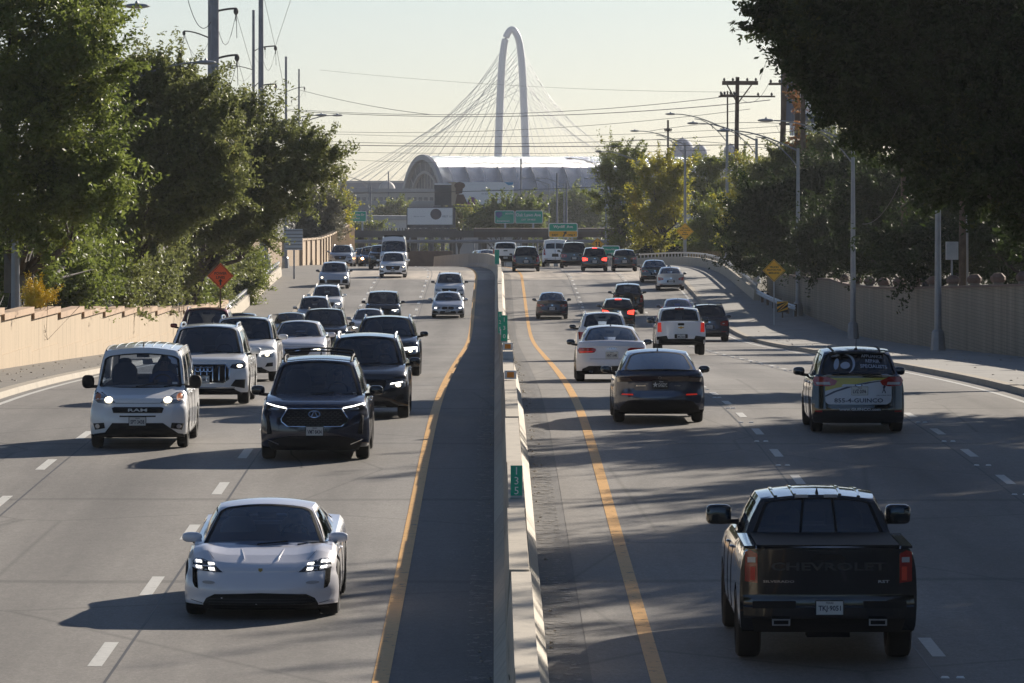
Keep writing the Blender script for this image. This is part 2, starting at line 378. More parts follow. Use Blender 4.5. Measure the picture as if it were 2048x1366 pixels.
for k in range(26):
    x = rnd.choice([rnd.uniform(-10.8, -1.6), rnd.uniform(2.2, 11.6)]); Y = rnd.uniform(50, 300); n_ = rnd.randint(6, 14); P = []; w0 = rnd.uniform(.012, .03)
    ax, ay = (rnd.uniform(-.25, .25), rnd.uniform(.6, 1.4)) if rnd.random() < .6 else (rnd.uniform(.3, .7), rnd.uniform(-.2, .2))
    for i in range(n_): P.append([(x - w0 * abs(ay), Y - w0 * abs(ax), gz(Y) + .0035), (x + w0 * abs(ay), Y + w0 * abs(ax), gz(Y) + .0035)]); x += ax + rnd.uniform(-.15, .15); Y += ay + rnd.uniform(-.15, .15)
    m.quadgrid(P, 0, flip=True)
tag(m.build('road_seams', mat('crack_sealant', (.035, .034, .034), .6), smooth=0), kind='structure')
m = MB(); flat(m, -.34, -.03, 30, 430, .004, step=2); flat(m, .63, 1.0, 30, 430, .004, step=2)
tag(m.build('gutter_dust', paint_line('gutter_dust', (.20, .185, .16), .52), smooth=0), kind='structure')
m = MB()                               # debris and rubbed patches along the barrier foot
for i in range(420):
    Y = rnd.uniform(48, 330); side = rnd.choice([0, 1, 1]); x = .66 + abs(rnd.gauss(0, .07)) if side else -.05 - abs(rnd.gauss(0, .08))
    r = rnd.uniform(.006, .022); m.box((x, Y, gz(Y) + r * .4), (r * 2, r * 2.4, r), rz=rnd.random() * 3, taper=.5)
for i in range(500):
    Y = rnd.uniform(120, 300); x = rnd.uniform(12.95, 18.1) if rnd.random() < .6 else -rnd.uniform(11.9, 14.1)
    r = rnd.uniform(.01, .035); m.box((x, Y, gz(Y) + .13 + r * .3), (r * 2, r * 3, r * .8), rz=rnd.random() * 3, taper=.5)
tag(m.build('debris', M_KERB, smooth=0), 'crumbs of grit and leaf litter along the barrier and kerbs', kind='stuff')

# ------------------------------------------------------------------ median barrier
bar = empty('median_barrier', (0.3, 40, gz(40)))
tag(bar, 'cream concrete traffic barrier running between the two carriageways with stepped flat top', 'barrier')
prof = [(-.31, 0), (-.31, .09), (-.17, .3), (-.115, 1.05), (.115, 1.05), (.17, .3), (.31, .09), (.31, 0)]
Y = 33.0; i = 0; seg_mats = [concrete('barrier_concrete_%d' % k, c) for k, c in enumerate([(.46, .41, .33), (.42, .37, .30), (.49, .44, .36)])]
while Y < 430:
    Ln = rnd.choice([8.5, 10, 11.5]); m = MB(); dh = rnd.uniform(-.02, .03); dx = .295; tx = rnd.uniform(-.014, .014)
    if Y > 370: dx = .3; dh = 0; tx = 0
    pr = [(x + (tx if z > .5 else 0), z + (dh if z > .5 else 0) - (.05 if z == 0 else 0)) for x, z in prof]
    rail(m, pr, Y, Y + Ln - .03, 2.5, fx=lambda y, d=dx: d + cx(y))
    o = m.build('barrier_segment', seg_mats[i % 3], bar, smooth=25); o.location = (-bar.location.x, -40, -bar.location.z)
    if Y < 170:
        m = MB()                     # tyre scuffs and grime along both faces
        for q in range(7):
            zq = rnd.uniform(.34, .95); hq = rnd.uniform(.006, .022); ya = Y + rnd.uniform(0, Ln * .5); yb = ya + rnd.uniform(1.5, Ln * .5); sq = rnd.choice([-1, 1, 1]); dz = rnd.uniform(-.12, .12); P = []
            for t in np.linspace(0, 1, 7):
                zz_ = zq + dz * t; yy = ya + (yb - ya) * t; xw = .17 - .055 * (zz_ - .3) / .75 + .003; hh = hq * sin(pi * min(1, t + .02))
                P.append([(dx + sq * (xw + .0004), yy, gz(yy) + zz_ - hh), (dx + sq * xw, yy, gz(yy) + zz_ + hh)])
            m.quadgrid(P)
        m.build('scuff_mark', mat('scuff', (.10, .09, .075), .9), o, smooth=0)
    Y += Ln; i += 1
m = MB(); rail(m, prof, Y, 470, 4, fx=lambda y: .3 + cx(y)); o = m.build('barrier_segment', seg_mats[0], bar); o.location = (-bar.location.x, -40, -bar.location.z)
def bar_top(Y): return gz(Y) + 1.07
def mile_plate(Y, digits, px, label, h=.46, wd=.165, strips=True):
    e = empty('distance_marker', (X(px, Y), Y, bar_top(Y))); tag(e, label, 'marker plate', 'green number plates on the median barrier')
    m = MB(); m.box((0, 0, h / 2 - .02), (wd, .012, h)); m.box((0, .02, .03), (.03, .03, .1)); m.build('plate', M_SG, e, smooth=0)
    for k, d in enumerate(digits): m = MB(); put_text(m, d, (0, h * (.84 - .3 * k) - .02), .105, -.0085); m.build('digit', M_SW, e, smooth=0)
    m = MB(); m.box((0, -.007, .005), (wd, .006, .03)); m.build('bottom_strip', M_STEEL, e, smooth=0)
mile_plate(76.5, '135', 1033, 'green plate reading 135 standing on the median barrier')
mile_plate(143.5, '130', 1008.5, 'taller green plate reading 130 above the amber reflector blocks', h=.72, wd=.17)
mile_plate(170, '125', 1000, 'narrow green plate peeking out behind the plate reading 130', h=.7, wd=.12)
mile_plate(374, '', 994, 'tiny blank looking green plate where the barrier bends at the crest', h=1.0, wd=.3)
for py, px, lab in ((663, 1008, 'amber reflector block just under the plate reading 130'), (692, 1015.5, 'amber reflector block second below the plate reading 130'),
                    (749, 1021, 'largest amber reflector block, third below the plate reading 130')):
    Y = 100.0
    while Y < 300 and CY + F * (HC - bar_top(Y) - .1) / Y > py: Y += .5
    e = empty('reflector_block', (X(px, Y), Y, bar_top(Y))); tag(e, lab, 'reflector', 'amber reflectors on the barrier')
    m = MB(); m.box((0, 0, .085), (.24, .1, .17)); m.build('block', M_SW, e)
    m = MB(); m.box((0, -.056, .085), (.14, .012, .11)); m.build('lens', M_AMB, e)
# ------------------------------------------------------------------ walls and parapets
wl = empty('boundary_wall', (-14.4, 230, gz(230))); tag(wl, 'cream concrete wall stepping down in panels with brown sloping caps', 'wall')
def wp(o, root): o.location = -root.location; return o
Y = 118.0; i = 0
while Y < 292:
    L_ = 10.3; zt = gz(Y + 5) + 1.62 - .0009 * (Y - 159); zb = min(gz(Y), gz(Y + L_)) - .4
    m = MB(); m.box((-14.42, Y + L_ / 2, (zt + zb) / 2), (.26, L_ - .02, zt - zb)); m.box((-14.275, Y + L_ / 2, zb + .55), (.03, L_ - .03, 1.1))
    p = wp(m.build('wall_panel', M_WALLC, wl, smooth=0), wl)
    m = MB(); b = len(m.v)
    m.box((-14.42, Y + L_ / 2, zt + .095), (.46, L_ - .05, .19)); m.build('cap', M_CAP, p, smooth=0)
    Y += L_; i += 1
def parapet(name, x, y0, y1, label, side, h=.78, fx=None):
    e = empty(name, (x, y0, gz(y0))); tag(e, label, 'parapet')
    f = fx or cx
    m = MB(); s = -side
    rail(m, [(x - .16, -.05), (x - .16, h), (x + .16, h), (x + .2, .3), (x + .2, -.05)] if side < 0 else [(x - .2, -.05), (x - .2, .3), (x - .16, h), (x + .16, h), (x + .16, -.05)], y0, y1, 3, fx=f)
    wp(m.build('parapet_wall', M_CONC, e, smooth=20), e)
    m = MB(); rail(m, [(x - .06, h + .24), (x - .06, h + .36), (x + .06, h + .36), (x + .06, h + .24)], y0, y1, 3, fx=f); wp(m.build('handrail', M_STEEL, e, smooth=0), e)
    m = MB(); Y = y0 + .5
    while Y < y1:
        m.box((x + f(Y), Y, gz(Y) + h + .12), (.09, .16, .24)); Y += 2.4
    o = wp(m.build('post', M_STEEL, e, smooth=0), e); o['kind'] = 'stuff'; return e
parapet('bridge_parapet', -14.85, 299, 378, 'cream concrete bridge parapet with steel handrail past the end of the stepped wall', -1)
parapet('bridge_parapet', -16.2, 398, 440, 'short far parapet with handrail below the long noise wall', -1)
parapet('bridge_parapet', 16.0, 336, 500, 'grey concrete bridge parapet with steel handrail curving round the bend', 1)
# W-beam guard rail that flares to the brick wall and carries the striped panel
e = empty('guard_rail', (16.3, 312, gz(312))); tag(e, 'steel guard rail flaring from the parapet end to the striped panel', 'guard rail')
def gx(Y): return 1.05 * max(0, min(1, (337 - Y) / 25)) ** 1.5
m = MB(); rail(m, [(16.0, .5), (15.93, .58), (16.0, .65), (15.93, .72), (16.0, .8), (16.02, .8), (15.96, .72), (16.02, .65), (15.96, .58), (16.02, .5)], 312, 338, 1.5, fx=gx)
wp(m.build('rail_beam', M_STEEL, e), e)
for Y in (313, 317, 321, 325, 329, 333): m = MB(); m.box((16.12 + gx(Y), Y, gz(Y) + .42), (.15, .15, .84)); wp(m.build('post', M_WOOD, e, smooth=0), e)
e = empty('hazard_panel', (X(1565, 311), 311, gz(311) + .13)); tag(e, 'black and yellow diagonal striped panel at the end of the guard rail', 'hazard sign')
m = MB(); m.box((0, 0, .62), (.62, .02, .62)); m.build('panel', M_BLK, e, smooth=0)
m = MB()
for k in (-.42, -.12, .18, .48):
    pts = []
    for (dx, dz) in ((-.31, k - .33), (.31, k + .29), (.31, k + .43), (-.31, k - .19)): pts.append((dx, max(-.31, min(.31, dz))))
    m.prism([(a, .62 + b_) for a, b_ in pts], -.013, -.011)
m.build('stripe', M_SY, e, smooth=0)
m = MB(); m.box((0, .04, .25), (.08, .06, .6)); m.build('post', M_WOOD, e, smooth=0)
# brick wall with octagonal pillar caps
bw = empty('brick_wall', (18.3, 250, gz(250))); tag(bw, 'tall tan brick wall with reddish coping and pillar caps beside the sidewalk', 'wall')
def bwt(Y): return gz(Y) + 2.58 - max(0, (Y - 300)) * .024
def bwx(Y): return 18.45 - max(0, Y - 300) * .03
m = MB(); P = []; P2 = []
for Y in np.arange(120, 347, 4.0):
    P.append([(bwx(Y) + a, Y, z) for a, z in ((-.12, gz(Y) - .3), (-.12, bwt(Y)), (.12, bwt(Y)), (.12, gz(Y) - .3))])
    P2.append([(bwx(Y) + a, Y, bwt(Y) + z) for a, z in ((-.2, 0), (-.2, .09), (.2, .09), (.2, 0), (-.2, 0))])
m.quadgrid(P); wp(m.build('brick_face', M_BRICK, bw, smooth=0), bw)
m = MB(); m.quadgrid(P2); wp(m.build('coping', M_COPE, bw, smooth=0), bw)
Y = 132.4
while Y < 300:
    m = MB(); zt = bwt(Y); m.box((bwx(Y), Y, zt + .13), (.36, .42, .09)); p = wp(m.build('pillar', M_BRICK, bw, smooth=0), bw)
    m = MB(); m.lathe([(0, .001), (0, .24), (.09, .29), (.2, .29), (.34, .15), (.35, .001)], 'Z', (bwx(Y), Y, zt + .17), 8); m.build('pillar_cap', M_COPE, p, smooth=0)
    Y += 9.9
# ------------------------------------------------------------------ lamp posts
def lamp(x, Y, arm, side, label, group, h=10.2, px=None, base=True, brace=True):
    if px: x = X(px, Y)
    e = empty('street_lamp', (x, Y, gz(Y) + .1)); tag(e, label, 'street lamp', group)
    m = MB(); m.tube([(0, 0, 0), (0, 0, h)], [.15, .09], 10); m.build('pole', M_POLE, e)
    if base: m = MB(); m.lathe([(0, .3), (.75, .24), (.85, .16), (.86, .01)], 'Z', n=8); m.build('base', M_POLE, e, smooth=0)
    pts = [(side * arm * t, 0, h - .15 + 1.15 * sin(t * pi / 2)) for t in np.linspace(0, 1, 8)]
    m = MB(); m.tube(pts, [.055 - .02 * t for t in np.linspace(0, 1, 8)], 6)
    if brace:
        pts = [(side * arm * t * .62, 0, h - 1.1 + 1.75 * sin(t * pi / 2) ** .9) for t in np.linspace(0, 1, 6)]
        m.tube(pts, .035, 6); m.tube([(side * arm * .3, 0, h + .28), (side * arm * .27, 0, h - .1)], .025, 5)
    m.build('arm', M_POLE, e)
    m = MB(); m.ell((side * (arm + .3), 0, h + 1.0), (.42, .16, .085), 10, 7); m.ell((side * (arm + .3), 0, h + 1.1), (.06, .06, .07), 8, 5); m.build('lamp_head', M_STEEL, e)
    return e
for n, (Y, lab) in enumerate([(172, 'tall grey street lamp behind the stepped wall, nearest one with its head above the trees'), (213, 'street lamp second along behind the stepped wall among the oaks'),
        (262, 'street lamp third along behind the stepped wall, dark side showing'), (308, 'street lamp at the end of the stepped wall, head against the sky'),
        (355, 'street lamp by the far bridge parapet among the steel poles'), (402, 'far street lamp rising over the long noise wall'), (470, 'farthest small street lamp over the noise wall')]):
    lamp(-15.0 + cx(Y), Y, 3.5, 1, lab, 'street lamps behind the left wall', brace=False)
for Y, px, lab in [(215, 1876, 'nearest street lamp on the sidewalk, top hidden in the dark tree'), (266, 1706, 'street lamp on the sidewalk standing clear with its full pole in view'),
        (314, 1596, 'street lamp on the sidewalk near the striped panel'), (365, 1513, 'street lamp among the bushes right of the timber crossarm pole'), (410, 1454, 'street lamp just left of the timber crossarm pole'),
        (462, 1370, 'street lamp behind the yellow diamond sign at the bend'), (515, 1288, 'street lamp by the tall yellow green tree at the crest')]:
    lamp(0, Y, 3.9, -1, lab, 'street lamps along the right sidewalk', h=9.6 if Y < 400 else 10.4, px=px)
for Y, px, lab in [(640, 1212, 'far street lamp half hidden by the tall tree, left arm reaching out'), (760, 1235, 'thin street lamp behind the merge sign'), (900, 1098, 'distant pale lamp above the exit sign'), (900, 1128, 'distant pale lamp to the right of the exit sign lamp'), (860, 738, 'distant lamp behind the left green sign')]:
    lamp(0, Y, 3.9, -1, lab, 'distant street lamps', h=15 if Y > 800 else 14, px=px, base=False)
# ------------------------------------------------------------------ steel transmission poles and timber poles
def tpole(px, Y, topy, r, arms, label, lean=0, m_=None, name='transmission_pole'):
    x = X(px, Y); zt = Z(topy, Y); g = gz(Y) if Y < 1000 else gz(999)
    e = empty(name, (x, Y, g)); tag(e, label, 'utility pole', 'steel power line poles beyond the oaks')
    m = MB(); m.tube([(0, 0, 0), (lean, 0, zt - g)], [r * 1.25, r * .85], 12); m.build('pole', m_ or M_MONO, e)
    for (ya, tx, ty) in arms:
        s = F / Y; za = Z(ya, Y) - g; dx = (tx - px) / s; zt2 = Z(ty, Y) - g
        m = MB(); m.tube([(dx * t, 0, za + (zt2 - za) * sin(t * pi / 2)) for t in np.linspace(0, 1, 6)], r * .28, 6); a = m.build('arm', M_RUST, e)
        m = MB(); m.ell((dx, 0, zt2 - .2), (r * .6, r * .6, r * .9)); m.tube([(dx, 0, zt2), (dx, 0, zt2 - r * 3)], [r * .3, r * .12], 6)
        m.tube([(dx * 1.02, 0, zt2 - r * 2.5), (dx * 1.04, 0, zt2 - r * 7)], r * .07, 4); m.build('insulator', M_RUST, a)
        m = MB(); m.tube([(dx + (0 - dx) * t, 0, zt2 - .4 + (za - zt2) * t * .3 - r * 9 * sin(t * pi) * .8) for t in np.linspace(0, 1, 9)], r * .06, 4); m.build('jumper_wire', M_WIRE, a)
    return e
tpole(430, 390, -120, .30, [(23, 472, 17), (118, 474, 110)], 'thickest steel power pole with two right arms above the oak crowns')
tpole(421, 500, -100, .25, [(77, 368, 62)], 'steel power pole half behind the thickest one, arm to the left')
tpole(208, 300, -60, .26, [], 'steel power pole mostly hidden by the first oak crown', )
tpole(522, 480, -60, .24, [(95, 551, 92), (171, 551, 168)], 'steel power pole leaving the top of the frame right of the double pole')
tpole(507, 620, 20, .18, [(103, 530, 94), (140, 461, 131), (176, 520, 165)], 'slimmer steel pole with its top in view, arms on both sides')
tpole(572, 700, 113, .17, [(184, 609, 174), (216, 534, 207)], 'thin steel pole with one raised arm to the right')
tpole(598, 800, 138, .14, [(250, 609, 240), (190, 583, 200)], 'thinnest steel pole at the right end of the power line')
for px, Y, t in ((741, 900, 372), (688, 1000, 350), (692, 1010, 352), (777, 1300, 343), (1042, 900, 318), (1114, 820, 346), (1133, 830, 365)):
    tpole(px, Y, t, .16, [], {741: 'dark timber pole behind the left green sign', 688: 'left one of a close pair of distant poles', 692: 'right one of a close pair of distant poles', 777: 'pale lattice like pole before the hazy dome',
        1042: 'tall thin pole in front of the silver vault', 1114: 'tall thin pole right of the silver vault centre', 1133: 'short thin pole left of the green tree'}[px], m_=M_MONO, name='utility_pole')
def wood(px, Y, topy, r, label, lean=0, cross=(), mt=None):
    x = X(px, Y); g = gz(Y); zt = Z(topy, Y)
    e = empty('timber_pole', (x, Y, g)); tag(e, label, 'utility pole', 'timber poles along the right')
    m = MB(); m.tube([(lean, 0, 0), (0, 0, zt - g)], [r * 1.2, r * .85], 10); m.build('pole', mt or M_WOOD, e)
    for (yy, x0, x1, hh) in cross:
        s = F / Y; z = Z(yy, Y) - g; a, b_ = (x0 - px) / s, (x1 - px) / s
        m = MB(); m.box(((a + b_) / 2, -.15, z), (b_ - a, .14, hh)); c = m.build('crossarm', M_WOOD, e, smooth=0)
        m = MB()
        for t in (.06, .3, .7, .94): m.lathe([(0, .03), (.04, .09), (.12, .09), (.2, .05), (.24, .001)], 'Z', (a + (b_ - a) * t, -.15, z + hh / 2), 8)
        m.build('insulator', M_RUST, c)
        if hh > .25: m = MB(); m.tube([(a * .7, -.18, z - .1), (0, -.18, z - 1.5)], .05, 5); m.tube([(b_ * .7, -.18, z - .1), (0, -.18, z - 1.5)], .05, 5); m.build('brace', M_WOOD, c)
    return e
wood(1475, 400, 154, .17, 'dark timber pole with a thick double crossarm against the sky', cross=((166, 1444, 1516, .3), (193, 1437, 1550, .12)), lean=-.2)
wood(1572, 370, 60, .2, 'leaning timber pole rising in front of the dark billboard', lean=-.5, cross=((168, 1537, 1611, .16),))
wood(1606, 345, 60, .17, 'timber pole running up into the dark tree crown')
wood(1336, 560, 240, .12, 'short dark timber pole over the yellow trees', cross=((262, 1329, 1343, .1),))
wood(1455, 420, 182, .07, 'slender dark mast above the lamp by the crossarm pole', cross=((190, 1440, 1470, .1),))
wood(1807, 253, 322, .14, 'brown timber pole behind the brick wall between two street lamps')
wood(1925, 226, 340, .15, 'brown timber pole behind the brick wall beside the grey box')
wood(1934, 227, 345, .06, 'pale steel conduit mast beside the brown timber pole', mt=M_POLE)
# vine covered snag
e = wood(1595, 350, 150, .2, 'broken timber pole wrapped in orange dry vines')
e = empty('utility_box', (X(1904, 226), 226, Z(519, 226))); tag(e, 'pale grey flat box mounted above the brick wall near the poles', 'utility box')
m = MB(); m.box((0, 0, .36), (.5, .3, .74)); m.build('cabinet', M_STEEL, e, smooth=0); m = MB(); m.box((0, -.16, .36), (.42, .012, .66)); m.build('door', M_STEEL, e, smooth=0)
m = MB(); m.box((0, .1, -.6), (.08, .08, 1.3)); m.build('post', M_POLE, e, smooth=0)
def wire(pts, Y0, Y1, label, r=.022, sag=None):
    m = MB(); P = []
    xs_ = [p[0] for p in pts]; n = 28
    for k in range(n + 1):
        px = xs_[0] + (xs_[-1] - xs_[0]) * k / n
        # smooth quadratic through the three sampled points
        if len(pts) == 3:
            (a, fa), (b_, fb), (c, fc) = pts
            py = fa * (px - b_) * (px - c) / ((a - b_) * (a - c)) + fb * (px - a) * (px - c) / ((b_ - a) * (b_ - c)) + fc * (px - a) * (px - b_) / ((c - a) * (c - b_))
        else: py = pts[0][1] + (pts[1][1] - pts[0][1]) * k / n
        Y = Y0 + (Y1 - Y0) * k / n; P.append((X(px, Y), Y, Z(py, Y)))
    m.tube(P, r, 4); tag(m.build('power_line', M_WIRE), label, 'power line', 'power lines crossing the road')
wire([(570, 218), (990, 228), (1475, 190)], 600, 400, 'upper line of the highest pair of power lines crossing the sky', .022)
wire([(570, 221), (990, 233), (1540, 200)], 600, 400, 'lower line of the highest pair of power lines crossing the sky', .028)
wire([(600, 180), (760, 215), (860, 229)], 800, 600, 'power line dropping from the thin steel poles', .03)
wire([(610, 262), (1045, 259), (1500, 218)], 600, 400, 'power line third from the top, rising to the crossarm pole', .018)
wire([(640, 267), (1045, 273), (1560, 252)], 600, 400, 'power line fourth from the top over the bridge cables', .016)
wire([(600, 281), (1045, 287), (1590, 262)], 600, 400, 'power line fifth from the top', .022)
wire([(600, 289), (1045, 293), (1600, 287)], 560, 400, 'boldest lowest power line of the sky bundle', .032)
wire([(650, 303), (1045, 307), (1420, 300)], 700, 500, 'faint power line just above the silver vault', .02)
wire([(660, 318), (1045, 327), (1300, 322)], 700, 600, 'faint power line touching the top of the silver vault', .02)
wire([(640, 140), (960, 167), (1500, 184)], 900, 700, 'single faint highest line crossing behind the arch', .018)
wire([(560, 386), (880, 384), (1230, 372)], 700, 600, 'low dark power line passing before the billboards', .035)
wire([(1300, 262), (1500, 245), (1700, 262)], 500, 330, 'power line drooping over the right street lamps', .02)
wire([(1260, 280), (1480, 290), (1700, 330)], 500, 330, 'lower drooping line over the right street lamps', .02)
wire([(1800, 365), (1770, 420), (1725, 448)], 222, 235, 'pale guy wire slanting down behind the brick wall', .015)
wire([(1520, 160), (1545, 90), (1580, 20)], 395, 330, 'thin wire climbing from the crossarm towards the dark tree', .014)
wire([(1537, 168), (1500, 205), (1480, 195)], 330, 400, 'slack wire hanging beside the crossarm pole', .014)
for a, b_, lab in (((528, -5), (550, 92), 'left strand meeting at the upper insulator'), ((583, -5), (551, 92), 'right strand meeting at the upper insulator'), ((553, 96), (572, 200), 'strand falling from the upper insulator'),
                  ((472, 25), (505, 140), 'strand falling from the top right arm of the thick pole'), ((474, 115), (498, 200), 'strand falling from the lower right arm of the thick pole'), ((370, 70), (395, 145), 'strand falling from the left arm of the double pole')):
    wire([a, b_], 480, 560, lab, .02)
wire([(376, 0), (402, 55), (424, 40)], 400, 400, 'looping jumper line at the top of the thick pole', .025)
# ------------------------------------------------------------------ signs
def diamond(px, py, Y, half, mtl, label, lines=(), arrow=None, merge=False, post=True, rot=0, back=False):
    x = X(px, Y); z = Z(py, Y); g = gz(Y); e = empty('warning_sign', (x, Y, z), rot); tag(e, label, 'warning sign')
    m = MB(); m.prism([(0, -half), (half, 0), (0, half), (-half, 0)], -.012, .012); m.build('panel', mtl, e, smooth=0)
    m = MB(); t = .028; k = half * .93; k2 = k - t
    for s1, s2 in ((1, 1), (1, -1), (-1, 1), (-1, -1)): m.add([(s1 * k, -.0135, 0), (0, -.0135, s2 * k), (0, -.0135, s2 * k2), (s1 * k2, -.0135, 0)], [(0, 1, 2, 3)])
    m.build('border', M_BLK, e, smooth=0)
    m = MB()
    for (s_, zz, h) in lines: put_text(m, s_, (0, zz * half), h * half, -.015, bold=True)
    def arr(cx_, z0, z1, w_, lean=0):
        m.add([(cx_ - w_ / 2, -.015, z0), (cx_ + w_ / 2, -.015, z0), (cx_ + w_ / 2 + lean, -.015, z1), (cx_ - w_ / 2 + lean, -.015, z1)], [(0, 1, 2, 3)])
        m.add([(cx_ - w_ * 1.4 + lean, -.015, z1), (cx_ + w_ * 1.4 + lean, -.015, z1), (cx_ + lean, -.015, z1 + w_ * 1.8)], [(0, 1, 2)])
    if arrow: arr(0, -half * .72, -half * .42, half * .12)
    if merge:
        arr(-.12, -.38, .1, .08, 0); arr(.26, -.3, .12, .08, -.1)
        m.add([(.2, -.015, -.3), (.3, -.015, -.3), (.1, -.015, -.02), (.02, -.015, -.06)], [(0, 1, 2, 3)])
    m.build('lettering', M_BLK, e, smooth=0)
    if post: m = MB(); m.box((0, .05, -half * .5 - (z - half * .5 - g) / 2), (.07, .05, z - half * .5 - g)); m.build('post', M_WOOD if mtl is M_SO else M_STEEL, e, smooth=0)
diamond(441, 552, 250, .6, M_SO, 'orange diamond sign reading POWER LINES above the stepped wall', (('POWER', .2, .2), ('LINES', -.1, .2)), arrow=True, rot=.12)
diamond(1370, 463, 455, .72, M_SY, 'amber diamond warning sign on the lamp post at the bend', (('TRUCKS', .38, .15), ('WATCH FOR', .14, .15), ('FALL', -.1, .15), ('SENSOR', -.34, .15)), post=False)
diamond(1548, 541, 300, .62, M_SY, 'amber diamond sign partly hidden by leaves at the wall end', (('TRUCKS', .3, .16), ('WATCH FOR', .05, .16), ('MERGING', -.22, .16)))
diamond(1195, 488, 540, .62, M_SY, 'small amber diamond sign with merging lanes arrows', merge=True)
diamond(829, 485, 1000, .75, M_SO, 'tiny far orange diamond sign under the overpass')
def gsign(x0, x1, y0, y1, Y, label, rows, amber=None, posts=True, shield=None, split=None, gap=True):
    s = F / Y; w_ = (x1 - x0) / s; h = (y1 - y0) / s; px = (x0 + x1) / 2; e = empty('highway_sign', (X(px, Y), Y, Z((y0 + y1) / 2, Y))); tag(e, label, 'highway sign')
    hz_ = -h / 2
    if amber: hz_ = -h / 2 + h * amber
    def rr(x0_, x1_, z0_, z1_, r):
        out = []
        for cx_, cz_, a0 in ((x1_ - r, z1_ - r, 0), (x0_ + r, z1_ - r, 90), (x0_ + r, z0_ + r, 180), (x1_ - r, z0_ + r, 270)):
            for k in range(4): a = radians(a0 + k * 30); out.append((cx_ + r * cos(a), cz_ + r * sin(a)))
        return out
    m = MB(); spans = [(-w_ / 2, w_ / 2)] if not split else [(-w_ / 2, -w_ / 2 + split * w_ - .05), (-w_ / 2 + split * w_ + .05, w_ / 2)]
    for a, b_ in spans: m.prism(rr(a, b_, -h / 2, h / 2, .18), 0, .08)
    m.build('rim', M_SW, e, smooth=0); m = MB()
    for a, b_ in spans: m.prism(rr(a + .09, b_ - .09, hz_ + .06, h / 2 - .09, .12), -.02, -.005)
    m.build('panel', M_SG, e, smooth=0)
    if amber: m = MB(); m.prism(rr(-w_ / 2 + .06, w_ / 2 - .06, -h / 2 + .06, hz_ + .02, .1), -.02, -.005); m.build('exit_panel', M_SY, e, smooth=0)
    m = MB(); mb2 = MB()
    for (t, fx_, fz_, fh, bl) in rows: put_text(mb2 if bl else m, t, (fx_ * w_, fz_ * h), fh * h, -.03, bold=True)
    if m.v: m.build('lettering', M_SW, e, smooth=0)
    if amber:
        sx = .02 * w_; sz = (-h / 2 + hz_) / 2
        mb2.add([(sx - .12, -.03, sz - .2), (sx + .02, -.03, sz - .24), (sx + .2, -.03, sz + .1), (sx + .06, -.03, sz + .16)], [(0, 1, 2, 3)]); mb2.add([(sx - .06, -.03, sz + .2), (sx + .3, -.03, sz + .02), (sx + .28, -.03, sz + .34)], [(0, 1, 2)])
        mb2.build('exit_lettering', M_BLK, e, smooth=0)
    if shield: 
        m = MB(); a, c_ = shield[0] * w_, shield[1] * h; m.prism([(a - .4, c_ + .3), (a, c_ + .38), (a + .4, c_ + .3), (a + .42, c_ - .1), (a, c_ - .45), (a - .42, c_ - .1)], -.035, -.022); m.build('route_shield', mat('shield_blue', (.06, .1, .3), .5), e, smooth=0)
    if posts:
        g = -13.5 + HC - (Z((y0 + y1) / 2, Y)) + .0
        for q in (-.28, .3): m = MB(); m.box((q * w_, .2, (-h / 2 + (gz(min(Y, 999)) - e.location.z)) / 2), (.25, .2, abs(gz(min(Y, 999)) - e.location.z) - h / 2)); m.build('post', M_STEEL, e, smooth=0)
gsign(1097, 1155.5, 446, 475, 560, 'green and amber exit sign reading Wycliff Ave EXIT ONLY', [('Wycliff  Ave', 0, .22, .26, 0), ('EXIT', -.28, -.33, .15, 1), ('ONLY', .28, -.33, .15, 1)], amber=.42)
gsign(989, 1086, 421, 447, 700, 'wide green double sign reading Oak Lawn Ave beside a route shield', [('SOUTH', -.2, .26, .13, 0), ('Downtown', -.32, -.3, .16, 0), ('Oak Lawn Ave', .2, .16, .24, 0), ('EXIT  3/4 MILE', .2, -.2, .13, 0)], shield=(-.41, .18), split=.42)
gsign(692, 733, 422, 443, 780, 'green highway sign beyond the far end of the noise wall', [('Lomo Alto Dr', 0, .15, .2, 0), ('1/2 MILE', 0, -.2, .14, 0)])
gsign(1203, 1240, 491, 513, 520, 'green sign mostly hidden behind the dark SUV and the merge sign', [('Harry Hines', .02, .12, .2, 0), ('EXIT', 0, -.25, .15, 0)])
gsign(1118, 1144, 482, 491, 900, 'tiny green and amber sign seen under the overpass', [], posts=False)
# blank backs of signs along the left wall and a roadside info board
def blank(px0, px1, py0, py1, Y, label, mt, ribs=0):
    s = F / Y; e = empty('sign_board', (X((px0 + px1) / 2, Y), Y, Z(py1, Y))); tag(e, label, 'sign')
    w_, h = (px1 - px0) / s, (py1 - py0) / s
    m = MB(); m.box((0, 0, h / 2), (w_, .05, h)); m.build('panel', mt, e, smooth=0)
    for k in range(ribs): m = MB(); m.box((0, -.04, h * (k + .5) / ribs), (w_, .04, .05)); m.build('rib', M_SBK, e, smooth=0)
    m = MB(); m.box((0, .08, (gz(Y) - e.location.z) / 2 + .1), (.12, .1, abs(gz(Y) - e.location.z) + .1)); m.build('post', M_POLE, e, smooth=0)
blank(8, 67, 508, 586, 176, 'tan unpainted back of a road sign behind the lamp post at the stepped wall', M_SBK)
blank(571, 605, 458, 500, 372, 'pale ribbed rectangular board on posts before the noise wall', mat('info_board', (.5, .52, .55), .5), 6)
blank(519, 536, 472, 528, 385, 'tall narrow blue panel between the poles at the noise wall', mat('blue_panel', (.08, .13, .26), .5))
